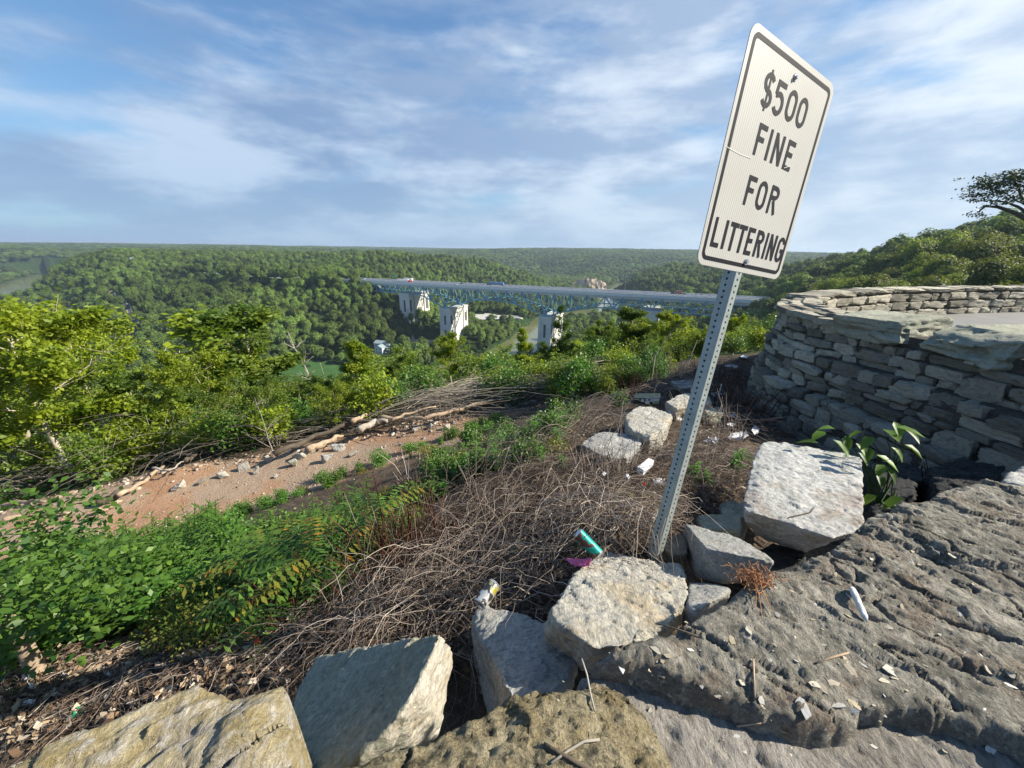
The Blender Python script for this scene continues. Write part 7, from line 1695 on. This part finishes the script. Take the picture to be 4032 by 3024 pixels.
regions = [([(0,2150),(420,2180),(900,2200),(1000,2330),(620,2470),(300,2580),(0,2680)], 105, ('lance','lance','broad','broad','small','bright'), (.75, 1.15), 'in the green thicket at the left'),
           ([(700,2190),(1100,2110),(1420,2010),(1500,2080),(1250,2280),(950,2420),(680,2440)], 110, ('small','small','broad','lance','lance','bright'), (.5, .85), 'in the thicket beside the dirt track'),
           ([(1150,2260),(1400,2150),(1580,2180),(1420,2330),(1250,2420),(1050,2480),(950,2420)], 34, ('pin','pin','pinsick','sick','grass'), (.6, .9), 'where the thicket meets the dead vines'),
           ([(560,2500),(900,2400),(1000,2500),(1000,2600),(700,2560)], 26, ('grass','grass','grass','sick'), (.5, .8), 'among the litter at the lower left'),
           ([(1380,2060),(1560,1960),(1750,1870),(1900,1850),(1750,2000),(1560,2120)], 40, ('bright','pinsick','sick','small','small'), (.45, .75), 'on the crest above the dirt track'),
           ([(1500,2300),(1750,2150),(2100,2000),(2600,2000),(2500,2150),(2000,2250)], 12, ('sick','bright','grass'), (.25, .42), 'growing through the dead vines'),
           ([(1720,1850),(1950,1740),(2250,1640),(2330,1700),(2150,1830),(1900,1930)], 44, ('bright','sick','small','small','broad'), (.5, .85), 'on the bank behind the dead vines')]
for poly, n, kinds, sc_, wh in regions:
    pts = gpts(poly, n, np.random.default_rng(n))
    for p in pts: k = wrg.choice(kinds); sz_ = wrg.uniform(*sc_); px_, py_ = project(p[0], p[1], gz(p[0], p[1])); weed(k, p, sz_, ('larger ' if sz_ > sum(sc_) / 2 else 'smaller ') + WORD[k] + ' ' + wh + (', front edge' if py_ > np.mean([q[1] for q in poly]) + 40 else ', back edge' if py_ < np.mean([q[1] for q in poly]) - 60 else ', middle') + (' left' if px_ < np.mean([q[0] for q in poly]) else ' right'), 'plants ' + wh)
g = ground_hit(290, 2400); weed('tall', g, 1.1, 'tallest broad-leaved weed rising over the left of the track')
g = ground_hit(60, 2500); weed('tall', g, .9, 'large-leaved weed hanging over the young trunk at the left')
for (px, py, k, s, lab) in [(2130,1850,'bright',.55,'fresh green plant left of the bank stones, the leafiest one'),(2210,1860,'bright',.45,'small green plant beside the leafiest one'),(2430,1600,'broad',.8,'dark green drooping plant left of the cardboard box'),(2660,1640,'bright',.5,'green sprig in front of the cardboard box'),(2720,1880,'bright',.5,'low green plant touching the sign post on its right'),(2880,1870,'bright',.6,'taller green plant between the sign post and the white block'),(2950,1850,'bright',.4,'small green plant near the white block'),(1100,2330,'grass',.8,'grass tuft at the right end of the tan stones'),(2790,1900,'bright',.4,'green leaves in the vines right of the sign post')]:
    weed(k, ground_hit(px, py), s, lab)
# plant in the gap by the curved wall, and stray leaves lower down
lr = thing('leafy_plant', 'bright green plant with big pointed leaves growing in the gap beside the white block', 'plant', PZ(3500, 1960, -1.72)); base = Vector(lr.location)
rg = random.Random(3); stemb = MB(); Ls = [(3250,1700,1),(3290,1690,1),(3330,1715,1),(3225,1745,-1),(3300,1750,-1),(3370,1745,1),(3400,1700,1),(3440,1720,1),(3480,1690,1),(3520,1680,1),(3560,1690,1.2),(3380,1780,-1),(3330,1790,-1),(3450,1790,-1),(3420,1760,1),(3510,1760,-1.2),(3480,1830,-1),(3350,1820,-1),(3560,1750,-1),(3460,1870,-1),(3520,1660,1),(3280,1730,1),(3300,1775,-1),(3400,1815,-1),(3490,2080-240,-1),(3450,1950,1),(3520,1985,1),(3560,1960,-1),(3470,1975,-1)]
for k, (x, y, u) in enumerate(Ls):
    dd = 3.35 + rg.uniform(-.12, .12) if y < 1900 else 2.9
    c_ = Vector(PH(x, y, dd)) - base; L = rg.uniform(.10, .155); a = rg.uniform(2.2, 5.6); d = Vector((math.cos(a) * .8, math.sin(a) * .8, rg.uniform(-.7, .1))).normalized(); sd = d.cross(Vector((0, 0, 1))).normalized(); up = sd.cross(d); w_ = L * .55
    P_ = [c_, c_ + d * L * .3 + sd * w_ * .45 + up * .012, c_ + d * L * .35 - up * .004, c_ + d * L * .3 - sd * w_ * .45 + up * .012, c_ + d * L * .65 + sd * w_ * .36, c_ + d * L * .65 - sd * w_ * .36, c_ + d * L - up * .03, c_ + d * L * .65 - up * .014]
    me = mesh_np('leaf', P_, [(0,1,2),(0,2,3),(1,4,7,2),(2,7,5,3),(4,6,7),(7,6,5)], M['leaf_weed'], True, attr=[.3 + .7 * rg.random()] * 8); ob('leaf', me, lr)
    if k % 2 == 0: stemb.tube([Vector((rg.uniform(-.05, .05), rg.uniform(-.05, .05), -.2)), c_ * .6 + Vector((0, 0, .08)), c_], [.004, .003, .0018], 4)
stemb.build('stems', M['leaf_weed'], lr)
# young trunk at lower left
g0 = ground_hit(150, 2660); b = MB(); b.tube([(0.05, 0, -.2), (0, 0, 0), (-.03, .03, .25), (-.10, .05, .7), (-.16, .1, 1.1)], [.09, .052, .045, .04, .03], 12); r = thing('young_tree', 'young tree with a bare tan trunk at the lower left, crown merged in the weeds', 'tree', tuple(g0)); b.build('trunk', simple('tan_bark', (0.30, 0.225, 0.15), .9, vary=.3, scale=14, bump=.5), r, True)
ob('crown', shrub_mesh(91, 3200, .06, M['leaf_weed'], 1.0, .95), r, loc=(-.1, .1, .2))
# ---- litter
def can(px, py, lift, axis, label, side, L=.122, rad=.033):
    g = ground_hit(px, py); d = Vector(ray(px, py)); c = Vector(PZ(px, py, g.z + lift)); r = ob('drink_can', None, loc=c); tag(r, label, 'drink can'); q = Vector(axis).normalized().to_track_quat('Z', 'Y'); r.rotation_mode = 'QUATERNION'; r.rotation_quaternion = q
    prof = [(0, -.5 * L + .010), (rad * .72, -.5 * L + .006), (rad * .76, -.5 * L), (rad, -.5 * L + .012), (rad, .5 * L - .012), (rad * .82, .5 * L), (rad * .78, .5 * L - .003), (0, .5 * L - .003)]
    V, F = [], []; n = 28
    for (rr, z) in prof:
        for k in range(n): V.append((rr * math.cos(2 * math.pi * k / n), rr * math.sin(2 * math.pi * k / n), z))
    m = len(prof); fb = [(j*n+k, j*n+(k+1)%n, (j+1)*n+(k+1)%n, (j+1)*n+k) for j in range(m - 1) for k in range(n)]
    ob('can_body', mesh_np('can_body', V, fb[3*n:4*n], side, True), r); ob('can_end', mesh_np('can_end', V, fb[:3*n] + fb[4*n:], M['alu'], True), r); return r
M['alu'] = simple('bare_aluminium', (0.75, 0.76, 0.78), .3, metal=.85)
mc, t = new_mat('gold_black_can_print'); co = t.n('ShaderNodeTexCoord').outputs['Object']; nn = t.noise(co, 38, 3, .5); z_ = t.n('ShaderNodeSeparateXYZ', {0: co}).outputs[2]
c_ = t.mix(t.ramp(nn, .5, .53), (.55, .55, .52), (.07, .065, .06)); c_ = t.mix(t.math('MULTIPLY', t.ramp(z_, .01, .02), t.ramp(nn, .5, .45)), c_, (.55, .45, .05)); p = t.n('ShaderNodeBsdfPrincipled', {'Base Color': c_, 'Roughness': .3, 'Metallic': .5}); t.n('ShaderNodeOutputMaterial', {0: p})
mt_, t = new_mat('teal_can_print'); co = t.n('ShaderNodeTexCoord').outputs['Object']; nn = t.noise(co, 30, 2, .5); x_ = t.n('ShaderNodeSeparateXYZ', {0: co}).outputs[0]
c_ = t.mix(t.math('MULTIPLY', t.ramp(nn, .5, .52), t.ramp(x_, .0, -.01)), (.01, .30, .24), (.13, .05, .035)); p = t.n('ShaderNodeBsdfPrincipled', {'Base Color': c_, 'Roughness': .35, 'Metallic': .3}); t.n('ShaderNodeOutputMaterial', {0: p})
can(1917, 2340, .46, (.55, .75, .25), 'silver, gold and black drink can lying on the vines, its bottom facing the viewer', mc)
can(2316, 2142, .30, (.62, -.45, -.45), 'tall slim teal drink can stuck in the vines above the pale slab', mt_, .15, .029)
def sheet_(name, label, cat, corners, lift, mat, fold=.01, seed=0, dist=None):
    P_ = []
    for x, y in corners: g = ground_hit(x, y); P_.append(Vector(PZ(x, y, g.z + lift)))
    c = sum(P_, Vector()) / len(P_); rg = random.Random(seed); n = 7; V = []
    for i in range(n):
        for j in range(n):
            a, b = i / (n - 1), j / (n - 1); p = P_[0].lerp(P_[1], a).lerp(P_[3].lerp(P_[2], a), b); V.append(p - c + Vector((rg.gauss(0, fold * .4), rg.gauss(0, fold * .4), rg.gauss(0, fold))))
    F = [(i*n+j, (i+1)*n+j, (i+1)*n+j+1, i*n+j+1) for i in range(n - 1) for j in range(n - 1)]; me = mesh_np(name, V, F, mat, False); o = ob(name, me, loc=c); md = o.modifiers.new('t', 'SOLIDIFY'); md.thickness = .0012; return tag(o, label, cat)
pink = simple('pink_card', (.72, .13, .27), .6); green = simple('green_plastic', (.01, .20, .09), .3, vary=.3, scale=20); red = simple('orange_red_plastic', (.6, .08, .02), .5)
sheet_('pink_wrapper', 'bright pink folded wrapper half under the pale slab', 'wrapper', [(2228,2200),(2330,2200),(2320,2228),(2262,2232)], .26, pink, .004, 1)
def carton(label, cs, lift, h, mat, name='carton'):
    P_ = [Vector(PZ(x, y, ground_hit(x, y).z + lift)) for x, y in cs]; c = sum(P_, Vector()) / 4; b = MB(); b.add([p - c for p in P_] + [p - c - Vector((0, 0, h)) for p in P_], [(0,1,2,3),(7,6,5,4),(0,4,5,1),(1,5,6,2),(2,6,7,3),(3,7,4,0)]); return tag(b.build(name, mat, None, False, c), label, 'carton')
carton('small white carton lying in the vines left of the sign post', [(2510,1838),(2555,1803),(2575,1812),(2535,1850)], .24, .05, M['white'])
# dark cardboard box with a printed white end
dk = simple('dark_green_box_print', (.018, .035, .03), .6, vary=.5, scale=12); g = ground_hit(2560, 1608)
bd = math.hypot(g.x, g.y); r = thing('cardboard_box', 'dark printed cardboard box with a white end panel behind the bank stones', 'box', tuple(g)); A = Vector(PH(2497, 1568, bd)); B_ = Vector(PH(2600, 1568, bd)); C_ = Vector(PH(2600, 1605, bd)); up_ = Vector((0, 0, (A - C_).z)); rt_ = B_ - A; bk = Vector((-rt_.y, rt_.x, 0)).normalized() * .25
b = MB(); P_ = [A - up_, B_ - up_, B_, A]; V = [p - g for p in P_] + [p - g + bk for p in P_]; b.add(V, [(0,1,2,3),(7,6,5,4),(0,4,5,1),(1,5,6,2),(2,6,7,3),(3,7,4,0)]); b.build('carton_body', dk, r)
def patch(u0, u1, v0, v1, m, nm, e=.003):
    b = MB(); q = lambda u, v: P_[0] + rt_ * u + up_ * v - g - bk.normalized() * e; b.add([q(u0, v0), q(u1, v0), q(u1, v1), q(u0, v1)], [(0,1,2,3)]); b.build(nm, m, r)
patch(.46, .97, .05, .95, M['paper'], 'white_panel'); patch(.55, .64, .6, .85, dk, 'printed_square', .006); patch(.62, .74, .05, .4, dk, 'printed_shape', .006); patch(.78, .95, .06, .5, simple('yellow_green_print', (.35, .36, .12), .7), 'printed_shape', .006); patch(.28, .4, .35, .85, M['paper'], 'printed_shape'); patch(.05, .2, .7, .85, simple('grey_print', (.3, .33, .33), .7), 'printed_square')
lit = [(2900,1715,95,22,'crumpled white cloth with pink stains by the foot of the wall'),(2975,1695,34,40,'upright white scrap beside the stained cloth'),(2595,1895,50,22,'torn grey and white packet below the sign post'),(2538,1905,16,10,'small orange scrap in the vines'),(2432,2040,26,10,'white plastic spoon-like scrap in the vines'),(2572,2040,14,8,'tiny white scrap left of the post foot'),(2470,1878,24,16,'white scrap beside a leaf in the vines'),(2377,1865,22,14,'white scrap left of the small carton'),(2845,1615,24,12,'round white scrap beyond the post'),(2885,1635,34,14,'flat white paper beyond the post'),(2820,1550,40,8,'thin white paper near the wooden cross stick'),(2880,1672,36,16,'grey-white bottle-like scrap near the wall'),(2800,1735,60,24,'white papers behind the green plants'),(2930,1405,40,12,'white papers at the far foot of the wall'),(2880,1442,60,14,'white plastic bag on the crest path'),(2640,1625,24,18,'white cup fragment by the cardboard box'),(2675,1650,20,16,'white scrap right of the cardboard box'),
       (775,2385,26,22,'white paper cup on the stones, uppermost at lower left'),(690,2400,20,14,'white scrap among the grass on the stones'),(620,2430,18,10,'tiny white scrap on the grey shards'),(740,2530,24,20,'crumpled silver-white wrapper below the grass'),(900,2470,50,26,'pale blue-grey plastic scrap in the vines at left'),(925,2500,26,22,'pale crushed cup right of the blue-grey scrap'),(710,2590,26,10,'white bottle cap on a tan stone'),(930,2420,40,16,'torn white paper above the blue-grey scrap'),(105,2670,40,30,'clear plastic cup fragment at the far left'),(125,2700,34,26,'clear crumpled plastic at the far left'),(115,2765,40,12,'white wrapper on the dry stalks at the far left'),(425,2655,36,24,'pale scrap in the litter at lower left'),(255,2660,24,16,'small pale scrap by the young trunk'),(1080,2130,30,14,'pale pebble-like scrap')]
for k, (x, y, w_, h_, lab) in enumerate(lit[:-1]):
    m = red if 'orange' in lab else M['paper']; sheet_('paper_scrap', lab, 'litter', [(x - w_/2, y), (x - w_*.1, y - h_/2), (x + w_/2, y - h_*.1), (x + w_*.15, y + h_/2)], .22 if x > 1200 else .10, m, .012 * w_ / 40, k)
sheet_('orange_scrap', 'orange-red plastic scrap in the vines right of the grass', 'litter', [(1000,2505),(1020,2500),(1025,2530),(1003,2535)], .15, red, .004, 2)
sheet_('green_bottle_shard', 'green broken plastic bottle piece at the lower left', 'litter', [(252,2785),(335,2775),(325,2810),(280,2818)], .06, green, .012, 3)
sheet_('red_rag', 'dark red rag tucked beside the bank stones', 'litter', [(2540,1735),(2590,1700),(2580,1730),(2545,1750)], .05, simple('red_cloth', (.25, .02, .02), .8), .02, 4)
# white cross of sticks
g = ground_hit(2820, 1600); b = MB(); b.beam((0, 0, -.02), (0.01, 0, .42), .014); b.beam((-.09, -.006, .21), (.10, -.006, .25), .014); tag(b.build('stick_cross', M['white'], None, False, g), 'small white cross of sticks standing in the vines near the wall', 'cross')
# things on the wall top
q, nr = drop_on(3390, 2390, -.8, NMS); q2, _ = drop_on(3352, 2325, -.8, NMS); q3, _ = drop_on(3408, 2450, -.8, NMS); b = MB(); dd = q3 - q2; fine = [q2 - q + dd * (i / 8) + Vector((0, 0, .006)) for i in range(9)]; b.tube(fine, [.006, .0075, .007, .0075, .0065, .007, .0065, .0065, .003], 9)
tag(b.build('rolled_paper', M['paper'], None, True, q), 'white rolled paper lying alone on the dark slab', 'paper roll')
q, _ = drop_on(2960, 2290, -.8, NMS); rg = random.Random(8); b = MB(); tn = []
for _ in range(170):
    a = rg.uniform(0, 6.28); p = Vector((rg.gauss(0, .022), rg.gauss(0, .013), rg.uniform(.002, .02))); d = Vector((math.cos(a), math.sin(a), rg.uniform(-.1, .5))); pts = [p]
    for k in range(4): d = (d + Vector((rg.gauss(0, .5), rg.gauss(0, .5), rg.gauss(-.08, .3)))).normalized(); pts.append(pts[-1] + d * .009)
    b.tube([Vector((v.x, v.y, max(v.z, .001))) for v in pts], [.0009] * 5, 3, cap=False)
for k in range(3):
    e, _ = drop_on((3000, 3040, 2975)[k], (2440, 2420, 2400)[k], -.8, NMS); b.tube([Vector((0, 0, .012)), (e - q) * .5 + Vector((.004, 0, .01)), e - q + Vector((0, 0, .003))], [.0016, .0012, .0007], 4)
tag(b.build('root_clump', simple('orange_brown_roots', (.36, .17, .075), .9, vary=.4, scale=60), None, False, q + Vector((0, 0, .002))), 'dried orange-brown root clump on the edge of the dark slab', 'root clump')
for lab, pts, rad, mt in [('dark twig lying on the golden stone at the bottom', [(2140,2935),(2200,2970),(2330,3040)], .0035, 'darkbark'), ('curved pale stem on the golden stone', [(2170,3010),(2240,2960),(2300,2925),(2360,2918)], .0022, 'deadwood'), ('thin bent stalk hooked over the rim of the golden stone', [(2290,2600),(2310,2660),(2325,2740),(2340,2800)], .0020, 'deadwood'), ('straw on the slab near the white flakes', [(3215,2615),(3270,2595),(3340,2575)], .002, 'wood'), ('straw on the pale ledge', [(2900,2865),(2950,2858),(2995,2850)], .002, 'wood'), ('upright straw on the slab', [(2965,2600),(2968,2680),(2970,2750)], .0018, 'wood'), ('thin root on the slab edge', [(2580,2460),(2660,2480),(2750,2510)], .0014, 'darkbark')]:
    W_ = [drop_on(x, y, -.8, NMS)[0] + Vector((0, 0, .004)) for x, y in pts]; b = MB(); b.tube([w_ - W_[0] for w_ in W_], [rad] * len(W_), 6); tag(b.build('twig', M[mt], None, True, W_[0]), lab, 'twig')
W_ = [drop_on(x, y, -1.3, ['stained_block'])[0] + Vector((0, 0, .004)) for x, y in [(3085,2062),(3105,2040),(3150,2030),(3190,2020),(3205,2000)]]; b = MB(); b.tube([w_ - W_[0] for w_ in W_], [.003] * 5, 6); tag(b.build('twig', M['darkbark'], None, True, W_[0]), 'curved dark twig on top of the white block', 'twig')
print('plants', round(time.time() - T0, 1), len(bpy.data.objects))

# rubble and gravel: loose stones along the track, on the bank and among the litter
def gravel(name, pts, rng, smin, smax, mat, label, sink=.3):
    n = len(pts); g = terrain(pts[:, 0], pts[:, 1]); bm = bmesh.new(); bmesh.ops.create_icosphere(bm, subdivisions=1, radius=1.0); iv = np.array([v.co[:] for v in bm.verts]); jf = np.array([[v.index for v in f.verts] for f in bm.faces]); bm.free()
    s = smin * (smax / smin) ** (rng.uniform(0, 1, n) ** 2.2); sc3 = s[:, None] * rng.uniform(.5, 1.2, (n, 3)) * [1, 1, .6]; a = rng.uniform(0, 6.28, n)
    L_ = iv[None] * (1 + rng.normal(0, .2, (n, len(iv), 1))) * sc3[:, None]
    X = L_[:, :, 0] * np.cos(a)[:, None] - L_[:, :, 1] * np.sin(a)[:, None]; Y = L_[:, :, 0] * np.sin(a)[:, None] + L_[:, :, 1] * np.cos(a)[:, None]
    V = np.stack([X + pts[:, 0:1], Y + pts[:, 1:2], L_[:, :, 2] + (g + s * .3 * (1 - sink))[:, None]], 2).reshape(-1, 3); F = (jf[None] + (np.arange(n) * len(iv))[:, None, None]).reshape(-1, 3)
    return tag(ob(name, mesh_np(name, V, F, mat, False, attr=np.repeat(rng.uniform(0, 1, n), len(iv)))), label, name.replace('_', ' '), kind='stuff')
M['gravel'] = tint_mat('mixed_gravel', [(0, (.15, .10, .07)), (.4, (.28, .20, .135)), (.8, (.38, .32, .25)), (1, (.55, .51, .44))])
def along(n, off, wd, x0=-14, x1=2.2):
    X = vr.uniform(x0, x1, n); c_ = np.interp(X, TRACK[:, 0], TRACK[:, 1]); w_ = np.interp(X, TRACK[:, 0], TW); return np.stack([X, c_ + off * w_ + vr.normal(0, wd, n)], 1)
gravel('rubble', along(1100, 1.12, .28), vr, .015, .10, M['gravel'], 'broken stones and rubble along the far edge of the dirt track')
gravel('gravel', np.concatenate([along(1800, 0, 1.0), along(1500, -.75, .35, -9, 0)]), vr, .008, .035, M['gravel'], 'loose pale gravel strewn over the dirt track')
gravel('rubble', along(500, 1.1, .35, -3.5, 2.4), vr, .02, .12, M['gravel'], 'rubble at the foot of the brush pile')
gravel('gravel', S3[:420], vr, .008, .05, M['gravel'], 'small stones in the litter at the lower left')

# dead leaves
LS = np.concatenate([S1[:2600], S2[:1500], gpts([(0,2640),(300,2560),(700,2440),(1000,2380),(1200,2500),(1150,2700),(700,2750),(300,2900),(0,3000)], 2600, vr)])
LS = LS + vr.normal(0, .05, LS.shape); gL = terrain(LS[:, 0], LS[:, 1]); CL_ = np.stack([LS[:, 0], LS[:, 1], gL + vr.uniform(.005, .06, len(LS))], 1)
M['deadleaf'] = tint_mat('dead_leaves', [(0, (.07, .045, .028)), (.4, (.19, .12, .07)), (.75, (.32, .24, .15)), (1, (.50, .42, .32))])
tag(ob('dead_leaves', leaf_mesh('dead_leaves', CL_, .05, M['deadleaf'], vr, .7, .6)), 'fallen brown leaves between the stems and on the bare ground', 'dead leaves', kind='stuff')
print('all', round(time.time() - T0, 1))

for (x, y) in along(46, -1.25, .3, -6.5, -.3):
    k = wrg.choice(('small', 'bright', 'broad', 'small', 'sick')); q_ = project(x, y, gz(x, y)); weed(k, (x, y), wrg.uniform(.4, .75), WORD[k] + ' along the near edge of the dirt track, ' + ('left' if q_[0] < 1250 else 'middle' if q_[0] < 1550 else 'right') + ' part', 'plants along the near edge of the track')
# ------------------------------------------------------------------ air
mh = bpy.data.materials.new('haze'); mh.use_nodes = True; th = NT(mh.node_tree)
pv = th.n('ShaderNodeVolumePrincipled', {'Color': (0.62, 0.76, 0.95, 1), 'Density': 0.00010, 'Anisotropy': 0.2})
om = th.n('ShaderNodeOutputMaterial'); th.t.links.new(pv.outputs[0], om.inputs['Volume'])
b = MB(); zlo, zhi = -126.0, 45.0; b.box((0, 4000, (zlo + zhi) / 2), (34000, 26000, zhi - zlo)); hz_ = b.build('haze', mh); tag(hz_, kind='stuff')
